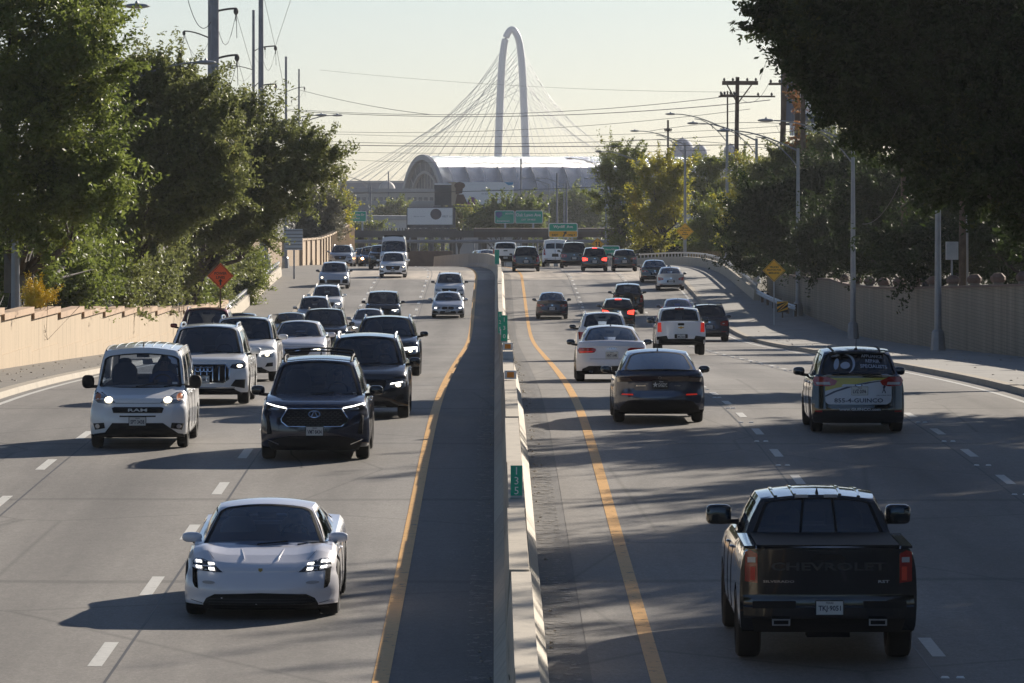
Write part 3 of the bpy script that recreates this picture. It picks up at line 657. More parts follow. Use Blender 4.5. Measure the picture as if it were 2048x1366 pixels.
# ------------------------------------------------------------------ noise wall, overpass, far buildings
M_FARC = concrete('noise_wall_concrete', (.40, .30, .2)); M_PAD = concrete('noise_wall_post', (.5, .38, .26))
nw = empty('noise_wall', (X(600, 430), 430, gz(430))); tag(nw, 'long tan noise wall with stepped top and ribs on the far left of the bend', 'wall')
# plan: photo column, distance, top row
NW = [(470, 402, 478), (530, 408, 480), (600, 418, 481), (638, 436, 478), (660, 455, 470), (678, 480, 461), (692, 510, 452), (699, 540, 450), (706, 575, 461)]
for i in range(len(NW) - 1):
    (p0, y0, t0), (p1, y1, t1) = NW[i], NW[i + 1]; n = max(2, int(math.hypot(X(p1, y1) - X(p0, y0), y1 - y0) / 4.0))
    for k in range(n):
        a, b_ = k / n, (k + 1) / n
        A = Vector((X(p0 + (p1 - p0) * a, y0 + (y1 - y0) * a), y0 + (y1 - y0) * a, 0)); B = Vector((X(p0 + (p1 - p0) * b_, y0 + (y1 - y0) * b_), y0 + (y1 - y0) * b_, 0))
        zt = Z(t0 + (t1 - t0) * (a + b_) / 2, (A.y + B.y) / 2); zb = min(gz(A.y), gz(B.y)) - 1
        d = (B - A); ang = math.atan2(d.y, d.x); mid = (A + B) / 2
        m = MB(); m.box((mid.x, mid.y, (zt + zb) / 2), (d.length, .2, zt - zb), rz=ang); m.box((mid.x, mid.y, zt + .06), (d.length + .05, .4, .14), rz=ang)
        p = wp(m.build('wall_panel', M_FARC, nw, smooth=0), nw)
        m = MB(); m.box((A.x, A.y - .05, (zt + zb) / 2 + .1), (.35, .45, zt - zb + .1), rz=ang); m.build('rib', M_PAD, p, smooth=0)
M_OV = mat('overpass_concrete', (.12, .115, .115), .9, var=.2, vscale=.4); M_OV2 = mat('overpass_girder', (.1, .075, .06), .9, var=.25, vscale=.4)
ov = empty('overpass', (0, 700, gz(700))); tag(ov, 'dark highway overpass deck on columns crossing beyond the crest', 'overpass')
def zz(py, Y=700): return Z(py, Y)
m = MB(); m.box((X(830, 700), 705, (zz(462) + zz(475)) / 2), (X(970, 700) - X(640, 700), 12, zz(462) - zz(475))); wp(m.build('deck', M_OV, ov, smooth=0), ov)
m = MB(); m.box((X(1120, 690), 697, (zz(457, 690) + zz(475, 690)) / 2), (X(1290, 690) - X(945, 690), 10, zz(457, 690) - zz(475, 690))); wp(m.build('girder', M_OV2, ov, smooth=0), ov)
m = MB(); m.box((X(950, 680), 685, zz(460.5)), (X(1290, 680) - X(640, 680), .3, .12))
for k in range(60): m.box((X(640 + k * 5.5, 699), 698.5, zz(459)), (.12, .12, .45))
wp(m.build('railing', M_OV, ov, smooth=0), ov)
for px in (700, 722, 762, 812, 828, 905, 968, 1050, 1092, 1160, 1215): m = MB(); m.tube([(X(px, 702), 702, gz(700)), (X(px, 702), 702, zz(474))], .42, 10); wp(m.build('column', M_OV, ov), ov)
gn = empty('sign_gantry', (0, 640, gz(640))); tag(gn, 'thin grey horizontal gantry beam on posts in front of the overpass', 'gantry')
m = MB(); m.tube([(X(640, 640), 640, Z(483, 640)), (X(1225, 640), 640, Z(483, 640))], .2, 8); wp(m.build('beam', M_MONO, gn), gn)
for px in (775, 838, 948, 1012, 1075, 1222): m = MB(); m.tube([(X(px, 640), 640, gz(640)), (X(px, 640), 640, Z(483, 640))], .09, 8); wp(m.build('post', M_MONO, gn), gn)
lw = MB(); rail(lw, [(-1, -1), (-1, 1.1), (0, 1.1), (0, -1)], 500, 520, fx=lambda y: X(818, y)); 
m = MB(); m.box(((X(780, 490) + X(905, 490)) / 2, 490, (Z(502, 490) + Z(545, 490)) / 2), (X(905, 490) - X(780, 490), .6, Z(502, 490) - Z(545, 490)))
tag(m.build('retaining_wall', mat('brown_wall', (.15, .12, .1), .9, var=.25, vscale=1.2), smooth=0), 'low brown retaining wall behind the crest left of the median', 'wall')  # brown wall tone with random variation
# silver vaulted hall
M_SILV = mat('silver_roof', (.72, .75, .78), .26, metal=1.0, var=.06, vscale=.2)
N, L = nodes_of(M_SILV); wv = N.new('ShaderNodeTexWave'); wv.bands_direction = 'X'; wv.inputs['Scale'].default_value = 1.6; tc = N.new('ShaderNodeTexCoord'); L.new(tc.outputs['Object'], wv.inputs['Vector'])
bp = N.new('ShaderNodeBump'); bp.inputs['Strength'].default_value = 1.0; bp.inputs['Distance'].default_value = .7; L.new(wv.outputs['Fac'], bp.inputs['Height']); L.new(bp.outputs[0], N['Principled BSDF'].inputs['Normal'])
M_HALLG = mat('hall_glazing', (.07, .085, .10), .5, metal=.2, var=.5, vscale=.4); M_HALLW = mat('hall_wall', (.32, .32, .33), .7, var=.12, vscale=.1)
YH = 1450.0; s = F / YH; Rr = 17.5; zc = Z(312, YH) - Rr
hall = empty('vaulted_hall', (X(850, YH), YH, -8)); hall.rotation_euler = (0, 0, radians(20)); tag(hall, 'huge silver barrel vaulted hall with round glazed end below the arch bridge', 'building')
zc -= -8
m = MB(); LN = 78.0; P = []
for i in range(41): P.append([(i * LN / 40, -Rr * cos(t), zc + Rr * sin(t)) for t in np.linspace(-.25, pi + .25, 40)])
m.quadgrid(P); m.build('roof', M_SILV, hall, smooth=60)
for k in range(17):
    m = MB(); x = 3 + k * 4.6; m.tube([(x, -(Rr + .15) * cos(t), zc + (Rr + .15) * sin(t)) for t in np.linspace(-.25, 1.0, 14)], (.15 if k % 2 else .09), 5); m.build('roof_rib', M_MONO, hall)
m = MB(); m.lathe([(0, Rr + .4), (-1.0, Rr + .4), (-1.0, Rr - 1.0), (.4, Rr - 1.0)], 'X', (0, 0, zc), 48); m.build('end_ring', mat('hall_trim', (.30, .32, .35), .5, metal=.3), hall)
m = MB(); m.lathe([(.2, Rr - 1), (.2, Rr - 4.0), (.9, Rr - 4.0), (.9, 0.01)], 'X', (0, 0, zc), 48); m.build('end_glazing', M_HALLG, hall)
m = MB()
m.lathe([(.6, Rr - 3.9), (-.2, Rr - 3.9), (-.2, Rr - 4.6), (.6, Rr - 4.6)], 'X', (0, 0, zc), 48)
for k in range(24):
    t = k * pi / 12; m.tube([(.1, (Rr - 4.2) * cos(t), zc + (Rr - 4.2) * sin(t)), (.1, (Rr - .8) * cos(t), zc + (Rr - .8) * sin(t))], .14, 4)
for k in range(-5, 6): hgt = sqrt(max(1, (Rr - 4.5) ** 2 - (k * 2.3) ** 2)); m.tube([(.7, k * 2.3, zc - hgt), (.7, k * 2.3, zc + hgt)], .1, 4)
m.build('mullion', M_HALLW, hall)
m = MB(); m.box((LN / 2 + 2, -2, zc / 2 - 7), (LN + 30, 2 * Rr + 6, zc - 2)); m.build('podium', M_HALLW, hall, smooth=0)
def bld(px0, px1, py0, Y, depth, label, col, rows=0, cols=0, roof=None, pitched=False):
    s = F / Y; w_ = (px1 - px0) / s; z1 = Z(py0, Y); g = -8.0; h = z1 - g
    e = empty('distant_building', (X((px0 + px1) / 2, Y), Y, g)); tag(e, label, 'building', 'hazy buildings beyond the overpass')
    m = MB(); m.box((0, depth / 2, h / 2), (w_, depth, h)); m.build('wall', mat('facade_%d' % px0, col, .8, var=.12, vscale=.15), e, smooth=0)
    m = MB(); m.box((0, depth / 2, h + .4), (w_ + .8, depth + .8, .8)); m.build('roof', mat('facade_roof', (.3, .31, .33), .8), e, smooth=0)
    gm = mat('facade_glass', (.06, .07, .09), .3)
    for r in range(rows):
        m = MB()
        for c_ in range(cols): m.box((-w_ / 2 + w_ * (c_ + .5) / cols, -.02, h - 2.2 - r * 3.6), (w_ / cols * .62, .12, 1.9))
        m.build('window_row', gm, e, smooth=0)
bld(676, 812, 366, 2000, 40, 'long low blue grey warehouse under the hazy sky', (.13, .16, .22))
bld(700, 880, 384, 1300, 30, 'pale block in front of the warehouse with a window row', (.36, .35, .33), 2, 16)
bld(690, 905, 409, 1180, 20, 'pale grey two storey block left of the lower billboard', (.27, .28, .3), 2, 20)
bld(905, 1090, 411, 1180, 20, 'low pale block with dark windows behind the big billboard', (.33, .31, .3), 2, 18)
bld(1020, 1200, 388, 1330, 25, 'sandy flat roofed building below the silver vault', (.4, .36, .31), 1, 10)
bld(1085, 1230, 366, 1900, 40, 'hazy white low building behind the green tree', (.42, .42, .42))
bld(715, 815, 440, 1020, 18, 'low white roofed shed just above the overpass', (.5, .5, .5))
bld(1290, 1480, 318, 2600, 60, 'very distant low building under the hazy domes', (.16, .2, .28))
bld(770, 880, 492, 980, 10, 'low pale building glimpsed beneath the overpass', (.33, .33, .32), 1, 8)
bld(990, 1060, 478, 950, 10, 'white block glimpsed under the right part of the overpass', (.5, .5, .5))
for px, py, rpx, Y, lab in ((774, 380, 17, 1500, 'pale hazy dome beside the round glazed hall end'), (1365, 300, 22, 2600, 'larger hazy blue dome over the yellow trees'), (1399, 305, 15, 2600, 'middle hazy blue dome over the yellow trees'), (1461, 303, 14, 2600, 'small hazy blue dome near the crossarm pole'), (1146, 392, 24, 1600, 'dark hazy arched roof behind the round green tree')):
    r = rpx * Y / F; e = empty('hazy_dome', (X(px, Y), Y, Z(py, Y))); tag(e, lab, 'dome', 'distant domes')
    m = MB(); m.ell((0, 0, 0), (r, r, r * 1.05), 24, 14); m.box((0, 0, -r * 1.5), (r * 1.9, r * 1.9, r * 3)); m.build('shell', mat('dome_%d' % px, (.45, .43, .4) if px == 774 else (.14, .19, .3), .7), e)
    m = MB(); m.lathe([(r * .95, .01), (r * 1.03, r * .14), (r * 1.2, .01)], 'Z', n=8); m.build('finial', M_HALLW, e)
# arch bridge
YA = 3350.0; sA = F / YA
br = empty('arch_bridge', (X(1024, YA), YA, Z(450, YA))); tag(br, 'tall white steel arch bridge with fans of stay cables rising through the haze', 'bridge')
M_ARCH = mat('arch_steel', (.66, .68, .71), .5, var=.04, vscale=.05); M_CAB = mat('cable_steel', (.42, .43, .44), .5)
zb = Z(450, YA)
def arch_pt(t):      # t from -1 (left foot) to 1 (right foot); half width against height measured in the photograph
    u = abs(t); hh = 1 - u * u; wpx = float(np.interp(u, [0, .07, .141, .2, .265, .387, .49, .62, .728, .8, 1], [0, 4.2, 8.2, 11.8, 15, 19, 21.4, 23.9, 26.1, 27.7, 35]))
    return Vector((math.copysign(wpx, t) / sA, 0, Z(450 - 391 * hh, YA) - zb))
m = MB(); m.tube([arch_pt(t) for t in np.linspace(-1, 1, 81)], [(6.6 + 1.6 * abs(t)) / sA for t in np.linspace(-1, 1, 81)], 12); m.build('arch', M_ARCH, br)
m = MB(); dk = (Z(418, YA) - zb); m.box((0, 0, dk), (190, 30, 2.2)); m.build('deck', M_ARCH, br, smooth=0)
m = MB()
for k in range(29):
    reach = 12 + 121 * k / 28.0                            # anchor on the deck, metres from the middle
    hz_ = float(np.interp(reach, [10, 40, 68, 100, 133], [.58, .80, .93, .82, .68]))
    for sd_ in (-1, 1):
        best = min((abs((450 - (CY + F * (HC - (arch_pt(t).z + zb)) / YA)) / 390 - hz_), t) for t in np.linspace(.02, .99, 60))
        B = arch_pt(best[1] * (1 if k % 2 else -1)); m.tube([B + Vector((0, 1, 0)), (sd_ * reach * (1.0 if sd_ < 0 else .82), 6, dk + 1)], .13, 3, caps=False)
m.build('cable', M_CAB, br, smooth=0)['kind'] = 'stuff'
# billboards
M_BBW = mat('billboard_white', (.85, .85, .86), .5); M_DKP = mat('billboard_dark', (.06, .065, .075), .7, var=.2)
def board(x0, x1, y0, y1, Y, label, face, mount=True, legto=None):
    s = F / Y; e = empty('billboard', (X((x0 + x1) / 2, Y), Y, Z(y1, Y))); tag(e, label, 'billboard'); w_, h = (x1 - x0) / s, (y1 - y0) / s
    m = MB(); m.box((0, .3, h / 2), (w_, .5, h)); m.build('panel', face, e, smooth=0)
    m = MB(); m.box((0, .2, -.25), (w_ + .3, 1.0, .25))
    for k in range(5): m.box((-w_ / 2 + w_ * (k + .5) / 5, -.7, -.25), (.15, 1.3, .1))
    m.build('catwalk', M_DKP, e, smooth=0)
    if mount: m = MB(); g = -8 - e.location.z; m.tube([(0, .9, g), (0, .9, h * .6)], .45, 10); m.build('post', M_DKP, e)
    return e, w_, h
e, w_, h = board(897, 1027, 364, 409, 860, 'large white billboard with a portrait, grey wording and a purple shape', M_BBW)
m = MB(); m.prism([(-w_ / 2, 0), (-w_ / 2 + w_ * .2, 0), (-w_ / 2 + w_ * .12, h), (-w_ / 2, h)], .03, .045); m.build('portrait_background', mat('portrait_bg', (.42, .34, .24), .6), e, smooth=0)
m = MB(); m.ell((-w_ * .33, .035, h * .84), (w_ * .085, .03, h * .16)); m.prism([(-w_ * .39, h * .45), (-w_ * .29, h * .5), (-w_ * .27, h * .9), (-w_ * .39, h * .9)], .0, .02); m.prism([(-w_ * .4, 0), (-w_ * .2, 0), (-w_ * .27, h * .45), (-w_ * .37, h * .45)], .0, .02); m.build('portrait', mat('portrait_brown', (.13, .075, .055), .7), e)
m = MB(); put_text(m, 'WASN\'T  CREDITED  - Amy', (w_ * .2, h * .62), h * .09, .02); put_text(m, 'for the work', (w_ * .1, h * .48), h * .07, .02); m.build('lettering', M_MONO, e, smooth=0)
m = MB(); put_text(m, 'Together', (w_ * .24, h * .22), h * .09, .02); m.build('slogan', mat('slogan_red', (.5, .15, .15), .6), e, smooth=0)
m = MB(); m.prism([(-w_ * .13 + cos(a) * w_ * .08, max(0, sin(a)) * h * .33) for a in np.linspace(0, pi, 12)], .0, .02); m.build('purple_shape', mat('purple_print', (.2, .04, .22), .6), e, smooth=0)
m = MB(); m.prism([(w_ * .36, h * .99), (w_ * .5, h * .99), (w_ * .49, h * .88), (w_ * .42, h * .86)], .0, .02); m.build('blue_corner', mat('blue_print', (.05, .3, .55), .6), e, smooth=0)
e, w_, h = board(869, 903, 367, 411, 835, 'dark backed square billboard panel overlapping the big white billboard', M_DKP, mount=False)
m = MB(); m.box((0, .05, h * .97), (w_, .1, .2)); m.build('trim', M_BBW, e, smooth=0); m = MB(); m.tube([(0, .6, -8 - e.location.z), (0, .6, 0)], .35, 8); m.build('post', M_DKP, e)
e, w_, h = board(813, 911, 414, 456, 820, 'lower white billboard in a dark frame with a dark round picture', M_DKP)
m = MB(); m.box((-w_ * .02, 0, h * .56), (w_ * .92, .1, h * .8)); m.build('poster', M_BBW, e, smooth=0)
m = MB(); m.ell((w_ * .1, -.06, h * .66), (w_ * .115, .03, h * .26)); m.build('round_picture', mat('picture_dark', (.08, .07, .1), .7), e)
m = MB(); put_text(m, 'wherever you are', (-w_ * .24, h * .55), h * .07, -.06); put_text(m, 'MEET US', (w_ * .33, h * .55), h * .09, -.06); m.build('lettering', M_MONO, e, smooth=0)
e, w_, h = board(1562, 1680, 133, 243, 560, 'tall dark billboard behind the timber poles', mat('billboard_blue', (.09, .12, .17), .7), mount=True)
m = MB(); m.box((w_ * .04, -.1, h * .45), (w_ * .62, .1, h * .62)); m.build('poster', M_BBW, e, smooth=0)
e, w_, h = board(1580, 1672, 246, 271, 540, 'low white billboard strip under the dark billboard', M_BBW, mount=True)
# ------------------------------------------------------------------ trees
def leaf_mat(name, dark, light, warm, rough=.42, trans=.3, spec=.45):
    m = bpy.data.materials.new(name); m.use_nodes = True; MATS[name] = m
    N, L = nodes_of(m); b = N['Principled BSDF']; g = N.new('ShaderNodeNewGeometry')
    r = N.new('ShaderNodeValToRGB'); e = r.color_ramp.elements; e.new(.6); e.new(.9)
    for q, (p, c) in zip(e, ((0, dark), (.45, light), (.8, light), (1, warm))): q.position = p; q.color = (*c, 1)
    tc = N.new('ShaderNodeTexCoord'); n = N.new('ShaderNodeTexNoise'); n.inputs['Scale'].default_value = .55; n.inputs['Detail'].default_value = 3; L.new(tc.outputs['Object'], n.inputs['Vector'])
    mx = N.new('ShaderNodeMath'); mx.operation = 'MULTIPLY_ADD'; mx.inputs[1].default_value = .45; L.new(g.outputs['Random Per Island'], mx.inputs[0])
    mm = N.new('ShaderNodeMapRange'); mm.inputs[1].default_value = .3; mm.inputs[2].default_value = .7; mm.inputs[3].default_value = 0; mm.inputs[4].default_value = .58
    L.new(n.outputs['Fac'], mm.inputs[0]); L.new(mm.outputs[0], mx.inputs[2]); L.new(mx.outputs[0], r.inputs[0])
    L.new(r.outputs[0], b.inputs['Base Color']); b.inputs['Roughness'].default_value = rough; b.inputs['Specular IOR Level'].default_value = spec
    t = N.new('ShaderNodeBsdfTranslucent'); L.new(r.outputs[0], t.inputs[0])
    s = N.new('ShaderNodeMixShader'); s.inputs[0].default_value = trans; L.new(b.outputs[0], s.inputs[1]); L.new(t.outputs[0], s.inputs[2]); L.new(s.outputs[0], N['Material Output'].inputs[0])
    return m
M_OAK = leaf_mat('oak_leaves', (.035, .06, .014), (.17, .21, .045), (.36, .32, .06), .5, .5)
M_OAKO = leaf_mat('olive_oak_leaves', (.06, .075, .028), (.17, .19, .06), (.34, .30, .09), .5, .5)
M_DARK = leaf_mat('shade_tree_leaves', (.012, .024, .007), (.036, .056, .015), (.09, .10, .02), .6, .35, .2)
M_YEL = leaf_mat('yellowing_leaves', (.10, .13, .02), (.32, .30, .035), (.6, .40, .03), .5, .6)
M_YG = leaf_mat('yellow_green_leaves', (.05, .08, .018), (.17, .20, .035), (.42, .32, .035), .5, .55)
M_GREY = leaf_mat('grey_green_leaves', (.09, .10, .06), (.17, .165, .11), (.25, .21, .15), .6, .3)
M_OR = leaf_mat('orange_vine_leaves', (.12, .07, .02), (.3, .13, .03), (.5, .22, .03), .5, .4)
M_BARK = mat('bark', (.05, .042, .035), .9, var=.4, vscale=4, bump=.5, bscale=12)
def leaves_mesh(name, lobes, n_clump, per, leaf, seed, mtl, sig=.36, inner=.35, spray=.4, origin=(0, 0, 0)):
    """lobes: (x, y, z, rx, ry, rz) in metres; leaf-sized faces spread in clumps and outward sprays"""
    g = np.random.default_rng(seed); Lb = np.array(lobes, float); vol = (Lb[:, 3] * Lb[:, 4] * Lb[:, 5]) ** (2 / 3.); vol /= vol.sum()
    cs = []; dirs = []
    while len(cs) < n_clump:
        k = g.choice(len(Lb), p=vol); d = g.normal(size=3); d /= np.linalg.norm(d); rr = inner + (1 - inner) * g.random() ** .45
        
        p = Lb[k, :3] + d * rr * Lb[k, 3:]
        q = ((p - Lb[:, :3]) / Lb[:, 3:]) ** 2
        if (q.sum(1) < .35).sum() > 0 and g.random() < .8: continue
        cs.append(p); dirs.append(d)
    cs = np.array(cs); dirs = np.array(dirs)
    # a clump is fuller or thinner than its neighbours
    cnt = np.maximum(6, (per * g.gamma(3.0, 1 / 3.0, n_clump))).astype(int)
    idx = np.repeat(np.arange(n_clump), cnt); n = len(idx)
    sg = (sig * (.6 + .8 * g.random(n_clump)))[idx][:, None]
    off = np.clip(g.normal(size=(n, 3)), -2.2, 2.2) * sg * np.array([1, 1, .62])
    isp = (g.random(n_clump) < spray)[idx]
    dd = dirs[idx] + np.array([0, 0, .45]); dd /= np.linalg.norm(dd, axis=1)[:, None]
    along = np.minimum(2.0, np.abs(g.normal(size=(n, 1)))) * sg * 2.1
    off = np.where(isp[:, None], dd * along + g.normal(size=(n, 3)) * sg * .3, off)
    c = cs[idx] + off - np.array(origin)
    a = g.normal(size=(n, 3)); a[:, 2] *= .8; a /= np.linalg.norm(a, axis=1)[:, None]
    b_ = g.normal(size=(n, 3)); b_ -= (a * b_).sum(1)[:, None] * a; b_ /= np.linalg.norm(b_, axis=1)[:, None]
    sz = leaf * (.6 + .8 * g.random((n, 1)))
    V = np.empty((n, 4, 3)); V[:, 0] = c - a * sz; V[:, 1] = c - b_ * sz * .42 + a * sz * .1; V[:, 2] = c + a * sz; V[:, 3] = c + b_ * sz * .42 + a * sz * .1
    me = bpy.data.meshes.new(name); me.vertices.add(n * 4); me.vertices.foreach_set('co', V.ravel())
    me.loops.add(n * 4); me.loops.foreach_set('vertex_index', np.arange(n * 4, dtype=np.int32))
    me.polygons.add(n); me.polygons.foreach_set('loop_start', np.arange(0, n * 4, 4, dtype=np.int32)); me.polygons.foreach_set('loop_total', np.full(n, 4, np.int32))
    me.materials.append(mtl); me.update(calc_edges=True)
    return me, cs - np.array(origin)
def limbs(cs, base, crown_c, r0, seed, nb=12):
    rr = random.Random(seed); m = MB(); h = crown_c - base; fork = base + h * .45 + Vector((rr.uniform(-.3, .3), 0, 0))
    m.tube([base + Vector((0, 0, -.3)), base + h * .2 + Vector((rr.uniform(-.15, .15), 0, 0)), fork], [r0 * 1.25, r0, r0 * .8], 9)
    for k in range(nb):
        t = Vector(cs[rr.randrange(len(cs))]); mid = fork.lerp(t, .5) + Vector((rr.uniform(-.5, .5), rr.uniform(-.5, .5), rr.uniform(-.7, .3)))
        m.tube([fork, fork.lerp(mid, .5) + Vector((rr.uniform(-.2, .2), 0, rr.uniform(-.2, .2))), mid, mid.lerp(t, .6), t], [r0 * .55, r0 * .42, r0 * .3, r0 * .17, .015], 6)
        for q in range(2):
            t2 = mid + (t - mid) * .5 + Vector((rr.uniform(-1.4, 1.4), rr.uniform(-1.4, 1.4), rr.uniform(-.4, 1.3))); m.tube([mid, mid.lerp(t2, .5), t2], [r0 * .2, r0 * .12, .01], 5)
    return m
def tree(name, Y, plobes, label, mtl, group=None, n=420, per=230, leaf=.075, seed=1, r0=.22, depth=.9, sig=.36, cat='tree', base_px=None, spray=.4, nb=12, inner=.35):
    """plobes: (photo column, row, half width, half height in photo pixels at distance Y, offset in depth)"""
    s = F / Y; lb = []
    for q in plobes:
        dy = q[4] if len(q) > 4 else 0
        if dy == 'w':        # low foliage keeps behind the wall of its side
            dy = (15.3 * F / (990 - q[0]) if q[0] < 990 else 18.7 * F / (q[0] - 990)) + q[2] / s * .8 + 1 - Y
        Yl = Y + dy; s = F / Yl
        lb.append((X(q[0], Yl), Yl, Z(q[1], Yl), q[2] / s, max(q[2], q[3]) / s * depth, q[3] / s))
    if any(len(q) > 4 and q[4] == 'w' for q in plobes): Y = sum(l[1] for l in lb) / len(lb)
    bx = X(base_px, Y) if base_px is not None else sum(l[0] for l in lb) / len(lb)
    if Y < 330: bx = min(bx, -15.8) if bx < 0 else max(bx, 19.6)
    e = empty(name, (bx, Y, gz(Y))); tag(e, label, cat, group)
    me, cs = leaves_mesh('crown', lb, n, per, leaf, seed, mtl, sig, origin=(bx, Y, gz(Y)), spray=spray, inner=inner)
    o = bpy.data.objects.new('crown', me); C.objects.link(o); o.parent = e
    cc = Vector((sum(l[0] for l in lb) / len(lb) - bx, 0, sum(l[2] for l in lb) / len(lb) - gz(Y)))
    limbs(cs, Vector((0, 0, 0)), cc, r0, seed, nb).build('trunk' if cat == 'tree' else 'stems', M_BARK, e)
    return e
G1 = 'oaks behind the stepped wall'
tree('oak_tree', 167, [(40, 90, 150, 140), (150, 40, 80, 90, 2), (175, 130, 60, 80, -1), (30, 260, 150, 120), (150, 260, 90, 120), (50, 390, 130, 90), (185, 370, 60, 80), (60, 500, 60, 90, 'w'), (130, 500, 70, 100, 'w'), (190, 480, 60, 110, 'w'), (-40, 520, 60, 80, 14)],
     'nearest oak at the left edge, bright green leaves filling the top corner', M_OAK, G1, n=1200, per=150, seed=3, leaf=.08, r0=.3, base_px=20, nb=18, inner=.15, sig=.27)
tree('oak_tree', 214, [(290, 225, 80, 70), (240, 260, 80, 80), (370, 235, 75, 70), (350, 300, 110, 90), (270, 370, 110, 90), (400, 360, 80, 80), (250, 190, 55, 70), (300, 165, 65, 55), (355, 180, 60, 50), (430, 270, 60, 60), (245, 320, 50, 110), (420, 340, 60, 80), (230, 480, 70, 110, 'w'), (290, 500, 65, 90, 'w'), (345, 490, 60, 100, 'w'), (300, 430, 90, 70)],
     'second oak with a ragged rounded top below the thick steel pole', M_OAKO, G1, n=1350, per=140, seed=5, leaf=.082, r0=.3, base_px=260, nb=18, sig=.27)
tree('oak_tree', 256, [(440, 250, 70, 60), (500, 270, 75, 55), (560, 300, 70, 50), (620, 320, 50, 42), (645, 350, 32, 26), (470, 340, 90, 60), (560, 370, 70, 40), (430, 420, 75, 60), (500, 440, 50, 46), (540, 415, 45, 30), (460, 460, 45, 45), (385, 500, 55, 95, 'w'), (425, 520, 45, 80, 'w'), (455, 500, 34, 70, 'w')],
     'third oak leaning over the road with long feathery branches', M_OAKO, G1, n=1350, per=130, seed=8, leaf=.085, r0=.28, base_px=400, nb=26, spray=.6, sig=.27)
tree('oak_tree', 300, [(400, 470, 60, 60), (440, 400, 60, 60), (330, 500, 60, 60), (300, 400, 80, 70)], 'dark oak mostly hidden between the second and third oaks', M_OAK, G1, n=300, per=160, seed=18, leaf=.1, base_px=380)
for k, (q, mt_, lab) in enumerate((([(10, 550, 55, 80, 24), (75, 540, 45, 90, 22)], M_OAK, 'dense leafy undergrowth behind the road sign back at the left edge'), ([(120, 560, 48, 62, 'w'), (165, 540, 48, 80, 'w')], M_OAK, 'leafy oak sapling behind the wall, right of the yellow flowers'),
        ([(210, 560, 55, 62, 'w'), (245, 520, 52, 90, 'w')], M_OAKO, 'rounded oak sapling behind the third to fifth wall caps'), ([(285, 560, 55, 60, 'w'), (315, 520, 50, 80, 'w')], M_OAKO, 'olive oak sapling behind the middle of the stepped wall'),
        ([(355, 560, 48, 58, 'w'), (380, 520, 46, 80, 'w')], M_OAK, 'dark oak sapling behind the wall above the red suv'), ([(415, 565, 32, 50, 'w'), (425, 500, 34, 50, 'w')], M_OAKO, 'narrow oak sapling just left of the orange sign'))):
    tree('oak_sapling', 215, q, lab, mt_, 'saplings filling the space behind the stepped wall', n=380, per=120, seed=70 + k, leaf=.085, r0=.08, nb=5, sig=.3, inner=.1)
tree('leafy_shrub', 330, [(490, 540, 32, 40), (465, 560, 25, 35), (500, 580, 22, 30)], 'yellow green shrub beside the orange sign', M_YG, None, n=110, per=170, seed=21, leaf=.08, r0=.06, cat='shrub', nb=6)
tree('flowering_shrub', 174, [(82, 598, 26, 13), (66, 590, 16, 15)], 'small bright yellow flowering shrub on top of the stepped wall', mat('yellow_blossom', (.75, .55, .03), .6), None, n=60, per=90, seed=22, leaf=.035, r0=.03, cat='shrub', nb=4, sig=.12)
tree('willow_tree', 470, [(625, 430, 34, 42), (650, 420, 28, 40), (600, 440, 25, 35), (640, 465, 40, 20)], 'dull grey green tree over the noise wall', M_GREY, 'trees beyond the left end of the wall', n=180, per=150, seed=23, leaf=.11, base_px=625)
tree('maple_tree', 520, [(672, 405, 20, 26), (668, 435, 26, 24), (684, 425, 12, 22)], 'small bright yellow green tree beside the left green sign', M_YEL, 'trees beyond the left end of the wall', n=120, per=130, seed=24, leaf=.12, r0=.15)
G2 = 'trees on the right of the road'
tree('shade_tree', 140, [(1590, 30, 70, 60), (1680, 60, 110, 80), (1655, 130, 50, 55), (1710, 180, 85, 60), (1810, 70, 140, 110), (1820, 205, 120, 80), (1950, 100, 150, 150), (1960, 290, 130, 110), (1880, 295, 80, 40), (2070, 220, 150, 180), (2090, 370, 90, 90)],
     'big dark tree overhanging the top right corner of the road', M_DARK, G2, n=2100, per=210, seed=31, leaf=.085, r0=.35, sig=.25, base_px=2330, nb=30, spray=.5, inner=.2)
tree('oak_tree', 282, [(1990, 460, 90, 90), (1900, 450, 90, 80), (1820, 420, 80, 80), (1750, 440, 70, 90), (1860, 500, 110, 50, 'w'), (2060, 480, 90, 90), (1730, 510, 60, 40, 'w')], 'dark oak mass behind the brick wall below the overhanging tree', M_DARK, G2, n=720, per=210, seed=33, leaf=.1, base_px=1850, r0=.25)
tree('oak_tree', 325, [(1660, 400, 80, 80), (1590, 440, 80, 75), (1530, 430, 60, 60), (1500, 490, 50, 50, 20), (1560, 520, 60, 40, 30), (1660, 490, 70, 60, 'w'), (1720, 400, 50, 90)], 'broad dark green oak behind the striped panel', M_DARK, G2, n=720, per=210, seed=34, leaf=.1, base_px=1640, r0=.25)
tree('oak_tree', 350, [(1640, 320, 70, 45), (1580, 345, 60, 45), (1690, 310, 50, 40), (1740, 350, 60, 50), (1530, 390, 50, 40)], 'olive oak whose pale leaf tips catch the sun under the billboard', M_OAKO, G2, n=380, per=200, seed=35, leaf=.095, base_px=1640)
tree('maple_tree', 380, [(1540, 350, 45, 35), (1500, 400, 40, 40), (1480, 430, 30, 45)], 'yellow green maple at the foot of the crossarm pole', M_YEL, G2, n=170, per=170, seed=36, leaf=.1, base_px=1520)
tree('leafy_shrub', 478, [(1440, 440, 40, 45), (1400, 470, 35, 35), (1470, 490, 40, 30), (1420, 500, 40, 18)], 'bushy olive shrub right of the amber diamond sign', M_YG, G2, n=190, per=170, seed=37, leaf=.1, cat='shrub', r0=.08)
